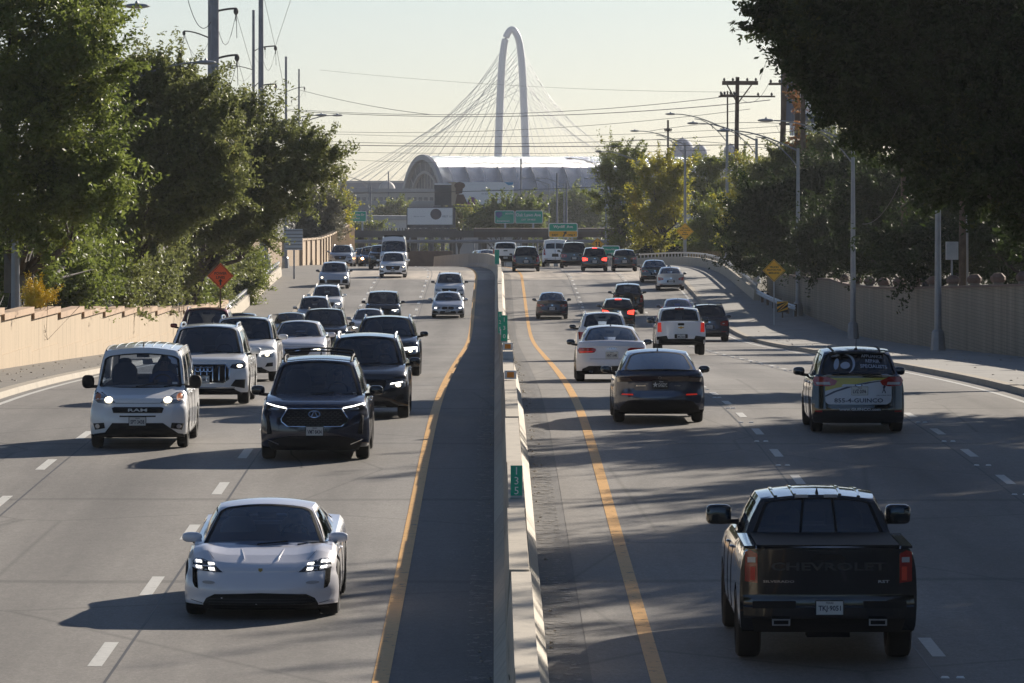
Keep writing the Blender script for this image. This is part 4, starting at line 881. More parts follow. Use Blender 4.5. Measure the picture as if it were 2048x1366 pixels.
tree('maple_tree', 490, [(1320, 360, 40, 40), (1300, 410, 34, 45), (1345, 400, 28, 45), (1310, 470, 38, 35), (1350, 345, 22, 22)], 'golden tree between two street lamps at the bend', M_YEL, G2, n=240, per=160, seed=38, leaf=.11)
tree('cedar_elm_tree', 530, [(1235, 330, 36, 42), (1215, 390, 30, 40), (1255, 390, 36, 50), (1245, 450, 34, 45), (1210, 340, 28, 18), (1272, 340, 18, 36), (1275, 480, 34, 32)], 'tall ragged green tree with yellow patches at the crest of the road', M_YG, G2, n=300, per=160, seed=39, leaf=.11, nb=16)
tree('maple_tree', 560, [(1400, 335, 40, 22), (1440, 350, 45, 28), (1480, 330, 30, 24), (1390, 390, 45, 40), (1440, 400, 50, 40), (1350, 500, 60, 30)], 'low dark green tree with orange tips behind the amber sign', M_YG, G2, n=280, per=150, seed=40, leaf=.12)
tree('cedar_tree', 500, [(1330, 490, 40, 26), (1290, 495, 25, 22), (1370, 500, 40, 20), (1420, 480, 40, 30)], 'deep shadowed evergreen behind the parapet at the bend', M_DARK, G2, n=150, per=160, seed=41, leaf=.12)
G3 = 'distant trees by the overpass'
tree('round_tree', 1050, [(1150, 415, 36, 34), (1125, 430, 30, 26), (1175, 430, 30, 28), (1150, 445, 45, 18)], 'hazy round green tree left of the tall ragged tree', M_OAK, G3, n=260, per=110, seed=42, leaf=.28, sig=.6, r0=.4)
tree('round_tree', 780, [(975, 438, 26, 20), (1010, 425, 30, 18), (955, 445, 20, 18), (1060, 425, 26, 16), (1040, 445, 40, 16)], 'hazy dark green clump behind the wide double sign', M_OAK, G3, n=300, per=110, seed=43, leaf=.22, sig=.45, r0=.3)
tree('round_tree', 900, [(925, 430, 16, 22), (912, 445, 14, 14)], 'small hazy yellowish tree right of the lower billboard', M_YEL, G3, n=50, per=90, seed=44, leaf=.25, sig=.6, r0=.2)
tree('round_tree', 1120, [(800, 420, 18, 16), (770, 425, 16, 12)], 'pale green trees left of the lower billboard', M_YG, G3, n=90, per=90, seed=45, leaf=.25, sig=.45, r0=.2)
tree('round_tree', 860, [(715, 456, 26, 10), (745, 452, 18, 8)], 'low green hedge tree at the left end of the overpass', M_YG, G3, n=50, per=90, seed=46, leaf=.22, sig=.5, r0=.15)
tree('round_tree', 980, [(735, 495, 30, 18), (790, 500, 30, 14), (860, 498, 30, 12), (700, 500, 30, 20)], 'hazy green trees seen under the left part of the overpass', M_YG, G3, n=130, per=80, seed=47, leaf=.25, sig=.7, r0=.2)
tree('round_tree', 930, [(1090, 490, 30, 16), (1150, 490, 30, 16), (1180, 500, 30, 14)], 'hazy green trees seen under the right part of the overpass', M_YG, G3, n=110, per=80, seed=48, leaf=.25, sig=.7, r0=.2)
tree('vine', 348, [(1595, 185, 12, 26), (1596, 235, 9, 30), (1598, 290, 14, 28)], 'orange dry vine clinging to the broken timber pole', M_OR, None, n=50, per=60, seed=49, leaf=.07, sig=.14, r0=.05, cat='vine', nb=3, base_px=1597)
# row of shade trees standing right of the camera: their shadows fall over the right lanes
protos = []
for k, (sd_, n_) in enumerate(((61, 430), (62, 430))):
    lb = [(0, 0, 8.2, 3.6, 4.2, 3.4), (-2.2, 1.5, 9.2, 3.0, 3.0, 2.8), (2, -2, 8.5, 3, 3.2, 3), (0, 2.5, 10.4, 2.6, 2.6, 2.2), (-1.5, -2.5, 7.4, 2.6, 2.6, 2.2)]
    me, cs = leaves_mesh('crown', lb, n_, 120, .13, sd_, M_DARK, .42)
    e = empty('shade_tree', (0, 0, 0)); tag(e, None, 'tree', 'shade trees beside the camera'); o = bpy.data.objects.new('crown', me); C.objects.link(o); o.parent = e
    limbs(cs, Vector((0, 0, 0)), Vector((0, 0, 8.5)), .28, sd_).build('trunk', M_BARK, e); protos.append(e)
SP = [(19.5, 127, 0, 1.12), (21, 116, 1.9, 1.0), (18.2, 101.5, .5, 1.02), (19.5, 88, 2.6, 1.06), (18, 77, 1.1, 1.0), (21, 72, 3.0, 1.15), (19, 62, 4, .98), (25, 108, 2, 1.3), (26, 94, 0, 1.35), (25.5, 82, 5, 1.3), (15.5, 55, 4.4, .8), (18, 43, .7, 1.1), (20, 31, 2.2, 1.15), (17.5, 20, 5.2, 1.1), (26, 52, 1.4, 1.3), (21.6, 226, .3, .8), (22.5, 204, 2.3, .85), (22, 246, 4.0, .78), (-24.5, 128, 1, .9), (-23, 108, 3, .95), (-23, 88, 5, 1.0), (-22, 68, .4, 1.0), (-24, 50, 2, 1.1)]  # nearest right trees and the left row are added unseen to block light
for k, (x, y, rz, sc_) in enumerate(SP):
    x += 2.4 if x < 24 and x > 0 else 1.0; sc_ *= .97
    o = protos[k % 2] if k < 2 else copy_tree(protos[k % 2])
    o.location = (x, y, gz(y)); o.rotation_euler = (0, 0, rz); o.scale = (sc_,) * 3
    o['label'] = 'dense shade tree behind the brick wall side of the road, shading the right lanes' if x > 0 else 'unseen tree added behind the near stepped cream wall to dim sky light'
# unseen woods added behind the viewer to darken reflections and sky fill
g_ = random.Random(9); lb = [(x + g_.uniform(-2, 2), -52 + g_.uniform(-4, 4), 5.5, 6, 5, 8.5 + g_.uniform(-1.5, 2)) for x in range(-48, 52, 6)]
me, cs = leaves_mesh('reflection_blocker_woods', lb, 900, 26, .55, 77, M_DARK, .9)
o = bpy.data.objects.new('reflection_blocker_woods', me); C.objects.link(o); tag(o, 'unseen dark woods added behind the viewer to darken reflections', 'woods', kind='stuff')
# dry grass at the bend
gr = np.random.default_rng(4); n = 1300; px = gr.uniform(1378, 1440, n); Yg = gr.uniform(430, 445, n)
m = MB()
for i in range(n):
    Y = Yg[i]; x = X(px[i], Y); z0 = gz(Y) + .2; h = gr.uniform(.3, 1.2); dx, dy = gr.normal(0, .15, 2)
    b = len(m.v); m.v += [(x - .02, Y, z0), (x + .02, Y, z0), (x + dx, Y + dy, z0 + h)]; m.f.append((b, b + 1, b + 2)); m.m.append(0)
tag(m.build('dry_grass', mat('straw', (.24, .18, .1), .8), smooth=0), 'dry straw coloured grass behind the parapet at the bend', 'grass', kind='stuff')
# ------------------------------------------------------------------ vehicles
def car_paint(name, col, metal=.35, rough=.32):
    return mat('paint_' + name, col, rough, metal=metal, coat=1.0)
P_WHITE = car_paint('white', (.86, .86, .86), 0, .35); P_PEARL = car_paint('pearl', (.76, .75, .79), 0, .28); P_SILVER = car_paint('silver', (.52, .53, .56), .45)
P_GREY = car_paint('grey', (.16, .17, .19), .5); P_BLACK = car_paint('black', (.006, .007, .009), 0, .1); P_NAVY = car_paint('navy', (.012, .018, .045), .3, .2)
P_BLUE = car_paint('blue', (.03, .045, .22), .4, .28); P_RED = car_paint('red', (.2, .015, .015), .3); P_GREEN = car_paint('dark_green', (.03, .05, .04), .3)
P_SLATE = car_paint('slate', (.055, .07, .11), .4, .22); P_DGREY = car_paint('dark_grey', (.028, .031, .038), .3, .2)
M_GLASS = glass_mat('window_glass', (.62, .68, .76)); M_GLASSD = glass_mat('privacy_glass', (.07, .08, .09), .05)
M_TRIM = mat('black_trim', (.010, .010, .011), .7, spec=.25); M_INT = mat('cabin_interior', (.02, .02, .022), .8); M_SEAT = mat('seat_fabric', (.09, .09, .1), .8); M_SEATL = mat('pale_seat', (.35, .33, .31), .7)
M_TYRE = mat('tyre_rubber', (.012, .012, .012), .85); M_RIM = mat('alloy_rim', (.25, .25, .26), .35, metal=.8); M_RIMD = mat('dark_rim', (.03, .03, .032), .4, metal=.5)
M_CHR = mat('chrome', (.75, .76, .78), .12, metal=1); M_RED = mat('tail_lens', (.32, .008, .008), .15, coat=1); M_REDL = mat('tail_lens_lit', (.5, .01, .01), .2, emit=(1, .04, .02), estr=.15)
M_BRK = mat('brake_lamp_lit', (.6, .02, .02), .2, emit=(1, .05, .03), estr=2); M_LENS = mat('lamp_lens', (.30, .31, .32), .08, coat=1, metal=.3); M_LDK = mat('lamp_housing', (.02, .02, .022), .15, coat=1)
M_DRL = mat('daylight_led', (1, 1, 1), .3, emit=(1, .97, .88), estr=2.6); M_HEAD = mat('headlight_lit', (1, 1, 1), .3, emit=(1, .86, .6), estr=3); M_ORL = mat('indicator_orange', (.5, .13, .01), .3)
M_PLATE = mat('plate_white', (.62, .62, .6), .4); M_PINK = mat('plate_ink', (.03, .03, .06), .5); M_PLB = mat('plate_black', (.01, .01, .012), .4); M_UNDER = mat('underbody', (.008, .008, .009), .9, spec=.05)
M_CLEAR = mat('reverse_lamp', (.45, .42, .42), .15, coat=1); M_MIRG = mat('mirror_glass', (.07, .08, .09), .12, metal=.8); M_GOLD = mat('gold_badge', (.6, .38, .1), .3, metal=.7)
def lerp(a, b, t): return a + (b - a) * t
_wheel = {}
def wheel_meshes(r, tw, dark):
    k = (round(r, 2), round(tw, 2), dark)
    if k in _wheel: return _wheel[k]
    m = MB(); h = tw / 2; ri = r * .66
    m.lathe([(-h * .8, ri), (-h, ri + .03), (-h * .98, r - .05), (-h * .82, r - .012), (-h * .5, r), (h * .5, r), (h * .82, r - .012), (h * .98, r - .05), (h, ri + .03), (h * .8, ri), (h * .3, ri * .98), (-h * .3, ri * .98), (-h * .8, ri)], 'X', n=28)
    a = m.build('wheel', M_TYRE); me1 = a.data; bpy.data.objects.remove(a)
    m = MB()
    for s in (-1, 1):
        m.lathe([(s * h * .78, ri), (s * h * .86, ri * .94), (s * h * .5, ri * .9), (s * h * .45, .01)], 'X', n=24, mi=1)
        for q in range(10): a_ = q * pi / 5; m.box((s * h * .62, cos(a_) * ri * .5, sin(a_) * ri * .5), (.05, .05 if q % 2 else .07, ri * .82), rx=-(a_ - pi / 2))
        m.lathe([(s * h * .8, .06), (s * h * .84, .05), (s * h * .84, .001)], 'X', n=12)
    a = m.build('rim', [M_RIMD if dark else M_RIM, M_UNDER]); me2 = a.data; bpy.data.objects.remove(a)
    _wheel[k] = (me1, me2); return _wheel[k]
def rrect(a0, a1, b0, b1, r=.12, k=5, rb=None):
    """rounded rectangle loop; the matching sharp-corner loop comes second"""
    ins = []; ha, hb = (a1 - a0) / 2, (b1 - b0) / 2; ca, cb = (a0 + a1) / 2, (b0 + b1) / 2
    ra, rb = r * ha * 2, (rb or r) * hb * 2
    for i, (sa, sb, t0) in enumerate(((1, 1, 0), (-1, 1, 90), (-1, -1, 180), (1, -1, 270))):
        for j in range(k): t = radians(t0 + 90 * j / (k - 1)); ins.append((ca + sa * (ha - ra) + ra * cos(t), cb + sb * (hb - rb) + rb * sin(t)))
    out = []
    for i, (sa, sb) in enumerate(((1, 1), (-1, 1), (-1, -1), (1, -1))):
        for j in range(k):
            p = ins[i * k + j]; mid = (k - 1) / 2; u = (sa, p[1]) if ((j < mid) == (i % 2 == 0)) else (p[0], sb)
            if j == mid: u = (sa, sb)
            out.append(u)
    # densify the straight runs so that the panes follow curved bodies
    A, B = [], []
    n = len(ins)
    for i in range(n):
        j = (i + 1) % n; A.append(ins[i]); B.append(out[i])
        if j % k == 0:
            for q in (.2, .4, .6, .8): A.append((lerp(ins[i][0], ins[j][0], q), lerp(ins[i][1], ins[j][1], q))); B.append((lerp(out[i][0], out[j][0], q), lerp(out[i][1], out[j][1], q)))
    return A, B

class Car:
    def __init__(s, sp):
        s.sp = sp; s.L, s.W, s.H = sp['L'], sp['W'] / 2, sp['H']; s.gc = sp.get('gc', .2)
        s.top = sp['top']; s.z0 = s.top[0][1]; s.zr = s.top[-1][1]; s.crown = sp.get('crown', .045); s.tr = sp.get('tr', .34)
        s.fo = sp.get('fo', .9); s.wb = sp.get('wb', 2.8); s.kF, s.kR = sp.get('kF', .34), sp.get('kR', .22)
        s.Fp = sp.get('Fp', [(0, .12), (.1, .04), (.3, 0), (.6, .005), (.85, .04), (1, .12)]); s.Rp = sp.get('Rp', [(0, .14), (.12, .03), (.35, 0), (.55, .02), (.7, .04), (1, .06)])
        s.ss = sp.get('ss', [(0, .95), (.08, .985), (.3, .998), (.55, 1), (.8, .985), (.93, .955), (1, .9)])
        s.bulge = sp.get('bulge', .02)
    def itop(s, y): return float(np.interp(y, [a for a, b in s.top], [b for a, b in s.top]))
    def zcrown(s, x, y):
        a = min(1, abs(x) / s.W); c = s.crown * (1 - a * a)
        yc = s.sp['cab'][0]
        if y < yc: c += s.bulge * math.exp(-((a - .74) / .13) ** 2) * math.sin(pi * max(0, min(1, (y + .1) / (yc + .3)))) - s.bulge * .4 * (1 - a)
        return c
    def yF(s, x, z):
        f = (z - s.gc) / (s.z0 - s.gc); a = min(1.05, abs(x) / s.W)
        return float(np.interp(f, [p for p, q in s.Fp], [q for p, q in s.Fp])) + s.kF * a ** 4 + .07 * a * a
    def yR(s, x, z):
        f = (z - s.gc) / (s.zr - s.gc); a = min(1.05, abs(x) / s.W)
        return float(np.interp(f, [p for p, q in s.Rp], [q for p, q in s.Rp])) + s.kR * a ** 4 + .05 * a * a
    def surf(s, view, x, z):
        if view == 'F':
            zt = s.z0 + s.zcrown(x, 0)
            if z <= zt: return s.yF(x, z)
            y = 0
            while y < s.sp['cab'][0] and s.itop(y) + s.zcrown(x, y) < z: y += .01
            return y + s.yF(x, zt) * max(0, 1 - y / .9)
        if z > s.zr + .01:                       # on the tailgate glass side of the cabin
            yr, yb = s.sp['cab'][2], s.sp['cab'][3]; zb = s.itop(min(yb, s.L)); t = min(1, max(0, (z - zb) / (s.sp['H'] - .05 - zb)))
            return s.L - (lerp(yb, yr, t) - s.sp.get('kr', .12) * min(1, abs(x) / s.W) ** 2)
        return s.yR(x, z)
    def P(s, view, x, z, off=.006):
        """a point in front (F) or rear (R) view, as seen by someone looking at that end"""
        y = s.surf(view, x, z)
        return (x, y - off, z) if view == 'F' else (-x, s.L - y + off, z)
    def body(s):
        sp = s.sp; L, W, gc = s.L, s.W, s.gc
        ws = [s.fo, s.fo + s.wb]; ra = s.tr + .045
        ts = set([0, .03, .07, .12, .2, .3, L, L - .03, L - .07, L - .12, L - .2, L - .3])
        for y, z in s.top: ts.add(min(L, max(0, y)))
        for wy in ws:
            for k in range(-8, 9): ts.add(wy + ra * sin(k / 8 * pi / 2))
            ts.add(wy - ra - .012); ts.add(wy + ra + .012)
        for k in range(12): ts.add(L * k / 12)
        ts = sorted(t for t in ts if 0 <= t <= L); T = [ts[0]]
        for t in ts[1:]:
            if t - T[-1] > .008: T.append(t)
        T[-1] = L
        As = [0, .25, .5, .7, .715, .8, .88, .94, 1]; As = [-a for a in As[:0:-1]] + As
        Bs = [0, .06, .14, .3, .45, .6, .75, .86, .93, .97, 1]
        def pt(a, y, b):
            zt = s.itop(y); zb = gc
            if y < s.fo - ra: zb = gc + .05 * (1 - y / max(.1, s.fo - ra))
            if y > L - .5: zb = gc + sp.get('rup', .1) * ((y - L + .5) / .5) ** 2
            if abs(a) > .71:
                for wy in ws:
                    d = abs(y - wy)
                    if d < ra + .001: zb = max(zb, s.tr + sqrt(max(0, ra * ra - d * d)) * 1.0)
            z = zb + b * (zt - zb); f = (z - gc) / (zt - gc)
            sh = float(np.interp(f, [p for p, q in s.ss], [q for p, q in s.ss]))
            x = a * W * sh
            z += s.zcrown(x, y) * max(0, (b - .6) / .4) ** 2
            yy = y + s.yF(x, z if y < .5 else min(z, s.z0)) * max(0, 1 - y / .9) - s.yR(x, z) * max(0, 1 - (L - y) / .7)
            return (x, yy, z)
        m = MB()
        m.quadgrid([[pt(a, 0, b) for b in Bs] for a in As], 0); m.quadgrid([[pt(a, L, b) for b in Bs] for a in As], 0, flip=True)
        for a in (-1, 1): m.quadgrid([[pt(a, y, b) for b in Bs] for y in T], 0, flip=a < 0)
        m.quadgrid([[pt(a, y, 0) for a in As] for y in T], 2, flip=True)
        yc, yb = sp['cab'][0], sp['cab'][3]
        for i in range(len(T) - 1):
            ym = (T[i] + T[i + 1]) / 2
            for j in range(len(As) - 1):
                am = abs((As[j] + As[j + 1]) / 2); mi = 0
                if yc + .12 < ym < yb - .1 and am < .88: mi = 1
                b = len(m.v); m.v += [pt(As[j], T[i], 1), pt(As[j], T[i + 1], 1), pt(As[j + 1], T[i + 1], 1), pt(As[j + 1], T[i], 1)]; m.f.append((b, b + 1, b + 2, b + 3)[::-1]); m.m.append(mi)
        return m
    def cab(s):
        sp = s.sp; yc, yf, yr, yb = sp['cab']; wb_, wr = s.W * sp.get('wbelt', .87), s.W * sp.get('wroof', .66); H = sp['H']
        cr = sp.get('rcrown', .06); zf = s.itop(yc) - .02; zb = s.itop(min(yb, s.L - .02)) - .02; zt = H - cr; kw = sp.get('kw', .16); kr = sp.get('kr', .12)
        ww = sp.get('wwin', wb_ * .97)
        def front(a, b):
            x = a * lerp(wb_, wr, b); bow = .05 * sin(pi * b)
            return Vector((x, lerp(yc, yf, b) + kw * a * a * (1 - .3 * b) - kw, lerp(zf, zt + cr * (1 - a * a), b) + bow * .6 * (1 - a * a)))
        def rear(a, b):
            x = a * lerp(wb_, wr, b); bow = .04 * sin(pi * b)
            return Vector((x, lerp(yb, yr, b) - kr * a * a * (1 - .3 * b), lerp(zb, zt + cr * (1 - a * a), b) + bow * .6 * (1 - a * a)))
        def side(sg, u, v):
            t = (u + 1) / 2; p = front(sg, v).lerp(rear(sg, v), t); p.x += sg * .05 * sin(pi * t) * (1 - .4 * v) + sg * .02 * sin(pi * v); p.z += .035 * sin(pi * t) * v + (0 if v > .5 else (s.itop(p.y) - .02 - p.z) * (1 - v * 2) * .6); return p
        def roof(a, u):
            t = (u + 1) / 2; p = front(a, 1).lerp(rear(a, 1), t); p.x += a * .05 * sin(pi * t) * .6; p.z += .035 * sin(pi * t); return p
        fr = MB(); glass = []
        def panel(sf, a0, a1, b0, b1, r, gm, nm, rb=None, outer=(-1, 1, 0, 1), flip=False, off=None):
            ins, out = rrect(a0, a1, b0, b1, r, 5, rb)
            oa0, oa1, ob0, ob1 = outer
            def mo(p): return (p[0] if abs(p[0]) != 1 else (oa1 if p[0] > 0 else oa0), p[1])
            O = []
            for (pi_, po) in zip(ins, out):
                oa = oa1 if po[0] == 1 else (oa0 if po[0] == -1 else min(oa1, max(oa0, po[0]))); ob = ob1 if po[1] == 1 else (ob0 if po[1] == -1 else min(ob1, max(ob0, po[1])))
                O.append((oa, ob))
            b = len(fr.v); n = len(ins)
            for p in ins: fr.v.append(tuple(sf(*p)))
            for p in O: fr.v.append(tuple(sf(*p)))
            for i in range(n):
                j = (i + 1) % n; fr.f.append((b + i, b + j, b + n + j, b + n + i)); fr.m.append(0)
            g = MB(); ca, cb = (a0 + a1) / 2, (b0 + b1) / 2; rows = []
            for q in (1.02, .75, .45, .15): rows.append([tuple(sf(lerp(ca, p[0], q), lerp(cb, p[1], q)) ) for p in ins] )
            P = [[rows[k][i] for k in range(4)] for i in range(n)]; g.quadgrid(P, 0, closeu=True)
            bb = len(g.v); g.v.append(tuple(sf(ca, cb))); 
            for i in range(n): g.f.append((i * 4 + 3, ((i + 1) % n) * 4 + 3, bb)); g.m.append(0)
            glass.append((nm, g, gm))
            # black seal between pane and paint
            t = MB(); P = []
            for i, p in enumerate(ins):
                q1 = (lerp(ca, p[0], 1.03), lerp(cb, p[1], 1.04)); q2 = (lerp(ca, p[0], .965), lerp(cb, p[1], .95))
                P.append([sf(*q1), sf(*q2)])
            c0 = sf(ca, cb); nrm = (sf(ca + .05, cb) - c0).cross(sf(ca, cb + .05) - c0).normalized(); ctr = Vector((0, (yc + yb) / 2, zt - .3))
            if nrm.dot(c0 - ctr) < 0: nrm = -nrm
            t.quadgrid([[tuple(q + nrm * .004) for q in row] for row in P], 0, closeu=True); glass.append(('seal', t, M_TRIM))
        ws_ = sp.get('wsh', (-.9, .9, .04, .93)); panel(front, *ws_, .1, sp.get('gF', M_GLASS), 'windshield')
        rw = sp.get('rwin', (-.86, .86, .1, .9)); panel(rear, *rw, sp.get('rwr', .14), sp.get('gR', M_GLASS), 'rear_window')
        for sg in (-1, 1):
            for (u0, u1) in sp.get('side', [(-1, -.15), (-.15, .62)]):
                g = sp.get('gS', M_GLASS) if u0 > -.5 else sp.get('gSF', M_GLASS)
                panel(lambda u, v: side(sg, u, v), u0 + .045 + (.06 if u0 == -1 else 0), u1 - .03, .07, .86, .1, g, 'side_window', outer=(u0, u1, 0, 1))
            ul = sp.get('side', [(-1, -.15), (-.15, .62)])[-1][1]
            if ul < 1: fr.quadgrid([[side(sg, lerp(ul, 1, i / 4), j / 4) for j in range(5)] for i in range(5)], 0)
        fr.quadgrid([[roof(lerp(-1, 1, i / 10), lerp(-1, 1, j / 10)) for j in range(11)] for i in range(11)], 0)
        s.f_front, s.f_rear, s.f_side, s.f_roof = front, rear, side, roof
        return fr, glass
    def decal(s, view, poly, mb, off=.006, depth=.03, mi=0, mx=.09, hole=None):
        bm = bmesh.new(); vs = [bm.verts.new((x, 0, z)) for x, z in poly]
        try: f = bm.faces.new(vs)
        except ValueError: bm.free(); return
        bmesh.ops.triangulate(bm, faces=bm.faces[:])
        for it in range(4):
            es = [e for e in bm.edges if e.calc_length() > mx * (1.6 if it > 2 else 1)]
            if not es: break
            bmesh.ops.subdivide_edges(bm, edges=es, cuts=1); bmesh.ops.triangulate(bm, faces=bm.faces[:])
        bm.verts.index_update(); V = [s.P(view, v.co.x, v.co.z, off) for v in bm.verts]; Fc = [tuple(v.index for v in f.verts) for f in bm.faces]
        mb.add(V, Fc, mi)
        if depth:
            for e in bm.edges:
                if len(e.link_faces) == 1:
                    a, c_ = e.verts; A, B = s.P(view, a.co.x, a.co.z, off), s.P(view, c_.co.x, c_.co.z, off); A2, B2 = s.P(view, a.co.x, a.co.z, -depth), s.P(view, c_.co.x, c_.co.z, -depth)
                    mb.add([A, B, B2, A2], [(0, 1, 2, 3)], mi)
        bm.free()
def mir(p): return [(-x, z) for x, z in p[::-1]]
def star(cx_, cz_, r): return [(cx_ + (r if k % 2 == 0 else r * .42) * sin(k * pi / 5), cz_ + (r if k % 2 == 0 else r * .42) * cos(k * pi / 5)) for k in range(10)]
def ellp(cx_, cz_, a, b, n=16): return [(cx_ + a * cos(2 * pi * k / n), cz_ + b * sin(2 * pi * k / n)) for k in range(n)]
def ringp(car, view, cx_, cz_, a, b, t, mb, off, n=24):
    for k in range(n):
        t0, t1 = 2 * pi * k / n, 2 * pi * (k + 1) / n
        q = [(cx_ + a * cos(t0), cz_ + b * sin(t0)), (cx_ + a * cos(t1), cz_ + b * sin(t1)), (cx_ + (a - t) * cos(t1), cz_ + (b - t) * sin(t1)), (cx_ + (a - t) * cos(t0), cz_ + (b - t) * sin(t0))]
        mb.add([car.P(view, *p, off) for p in q], [(0, 1, 2, 3)])

def build_car(name, sp, paint, label, px, row=None, Y=None, out=False, feats=(), detail=2, cat=None, group=None, plate=None, driver=False, extra=None, rz=0, roofp=None):
    car = Car(sp); Y = Y if Y is not None else y_at(row)
    x = X(px, Y); ref = car.fo if not out else car.fo + car.wb
    dirn = -1 if out else 1; Y2 = Y + (car.wb if out else car.wb)
    slope = math.atan2(gz(Y + car.wb) - gz(Y), car.wb)
    root = empty(name, (x, Y, gz(Y) + .002)); tag(root, label, cat or {'sedan': 'car', 'suv': 'car'}.get(name, 'car'), group)
    head = (0.0 if not out else pi) + rz
    root.rotation_euler = (slope if not out else -slope, 0, head)
    view = 'R' if out else 'F'
    def B(mb, nm, mt, par=None, sm=35):
        o = mb.build(nm, mt, par if par is not None else root, smooth=sm)
        if par is None: o.location = (0, -ref, 0)
        return o
    bd = B(car.body(), 'body', [paint, M_INT, M_UNDER], sm=38)
    fr, glass = car.cab()
    rp = roofp or paint
    ro = B(fr, 'roof', rp, sm=40)
    for nm, g, gm in glass:
        if nm == 'seal': B(g, 'window_trim', gm, ro, sm=0)
        else: B(g, nm, gm)
    # wheels
    w1, w2 = wheel_meshes(car.tr, sp.get('tw', .24), sp.get('drim', False))
    for wy in (car.fo, car.fo + car.wb):
        for sg in (-1, 1):
            o = bpy.data.objects.new('wheel', w1); C.objects.link(o); o.parent = root; o.location = (sg * (car.W - sp.get('tw', .24) / 2 - .0), wy - ref, car.tr)
            q = bpy.data.objects.new('rim', w2); C.objects.link(q); q.parent = o
    # cabin contents
    yc, yf, yr, yb = sp['cab']; zb_ = car.itop(yc)
    m = MB(); m.ell((0, yc + .28, zb_ - .01), (car.W * .78, .3, .075), 16, 7); B(m, 'dashboard', M_INT)
    sm_ = sp.get('seat', M_SEAT); hr = min(zb_ + .42, sp['H'] - .2)
    for sg in (-1, 1):
        m = MB(); sy = yc + 1.25
        m.ell((sg * .38, sy, hr - .3), (.25, .11, .32), 12, 9, p=.7); m.ell((sg * .38, sy + .03, hr), (.13, .07, .1), 10, 7, p=.7); B(m, 'seat', sm_)
    m = MB(); m.ell((0, min(yb - .5, yc + 2.2), zb_ + .02), (car.W * .72, .14, .14), 14, 7, p=.6)
    for q in (-.4, .4): m.ell((q, min(yb - .5, yc + 2.2), zb_ + .2), (.12, .06, .08), 8, 6, p=.7)
    B(m, 'rear_bench', sm_)
    m = MB(); P = []
    for k in range(18):
        t = 2 * pi * k / 18; c = Vector((.38, yc + .62, zb_ + .06)) + Vector((cos(t) * .18, sin(t) * .18 * .4, sin(t) * .16)); P.append(c)
    m.tube(P + P[:1], .016, 5, caps=False); B(m, 'steering_wheel', M_INT)
    if detail > 0:
        m = MB(); m.box((0, yf + .12, sp['H'] - .16), (.24, .03, .07)); B(m, 'rear_view_mirror', M_INT)
    # door mirrors
    mz = zb_ + sp.get('mz', .08); my = yc + sp.get('my', .5); ms = sp.get('ms', (.12, .075, .075)); mt = sp.get('mmat', paint)
    for sg in (-1, 1):
        mx_ = car.W * .93 + sp.get('mo', .1) + ms[0] * .55
        m = MB(); m.ell((sg * mx_, my, mz), ms, 14, 9, p=sp.get('mp', .72)); o = B(m, 'door_mirror', mt)
        m = MB(); m.tube([(sg * car.W * .84, my + .02, mz - .09), (sg * (mx_ - .02), my, mz - ms[2] * .75)], [.035, .03], 6); B(m, 'mirror_arm', M_TRIM, o)
        m = MB(); m.ell((sg * mx_, my + ms[1] * .93, mz), (ms[0] * .82, .012, ms[2] * .8), 12, 5, p=.7); B(m, 'mirror_glass', M_MIRG, o)
    if sp.get('rails'):
        for sg in (-1, 1):
            m = MB(); P = [car.f_roof(sg * .93, u) + Vector((0, 0, .03 + (.035 if -.85 < u < .85 else 0))) for u in np.linspace(-.9, .92, 9)]; P[0].z -= .03; P[-1].z -= .03
            m.tube(P, .022, 6); B(m, 'roof_rail', sp['rails'])
    if detail > 0 and not sp.get('noant'):
        m = MB(); q = car.f_roof(0, .82 if out or name != 'van' else -.7) if not sp.get('ant') else Vector(sp['ant'])
        m.add([q + Vector((-.02, -.07, -.01)), q + Vector((.02, -.07, -.01)), q + Vector((.02, .07, -.01)), q + Vector((-.02, .07, -.01)), q + Vector((0, .06, .075))], [(0, 1, 4), (1, 2, 4), (2, 3, 4), (3, 0, 4)]); B(m, 'antenna', sp.get('antm', M_TRIM), sm=0)
    if detail > 1 and not out:
        for sg in (-.1, .55):
            m = MB(); P = [car.f_front(sg + t * .5, .05 + .06 * t) + Vector((0, -.02, .01)) for t in (0, .5, 1)]; m.tube(P, .009, 4); B(m, 'wiper', M_TRIM)
    if detail > 1:    # door seams and handles on both sides
        for sg in (-1, 1):
            for yy in (yc + .95, yc + 1.9):
                m = MB(); z = car.itop(yy) - .14; m.ell((sg * (car.W * .985), yy, z), (.025, .1, .018), 8, 5); B(m, 'door_handle', paint if not sp.get('chh') else M_CHR)
            for yy in (yc + .12, yc + 1.12, yc + 2.05):
                if yy > yb - .2: continue
                m = MB(); P = []
                for f in np.linspace(.12, .97, 8):
                    z = car.gc + f * (car.itop(yy) - car.gc); P.append((sg * (car.W * float(np.interp(f, [p for p, q in car.ss], [q for p, q in car.ss])) + .0005), yy, z))
                m.tube(P, .005, 4); B(m, 'door_seam', M_TRIM, bd, sm=0)
    # features drawn on the front or rear surface
    made = {}
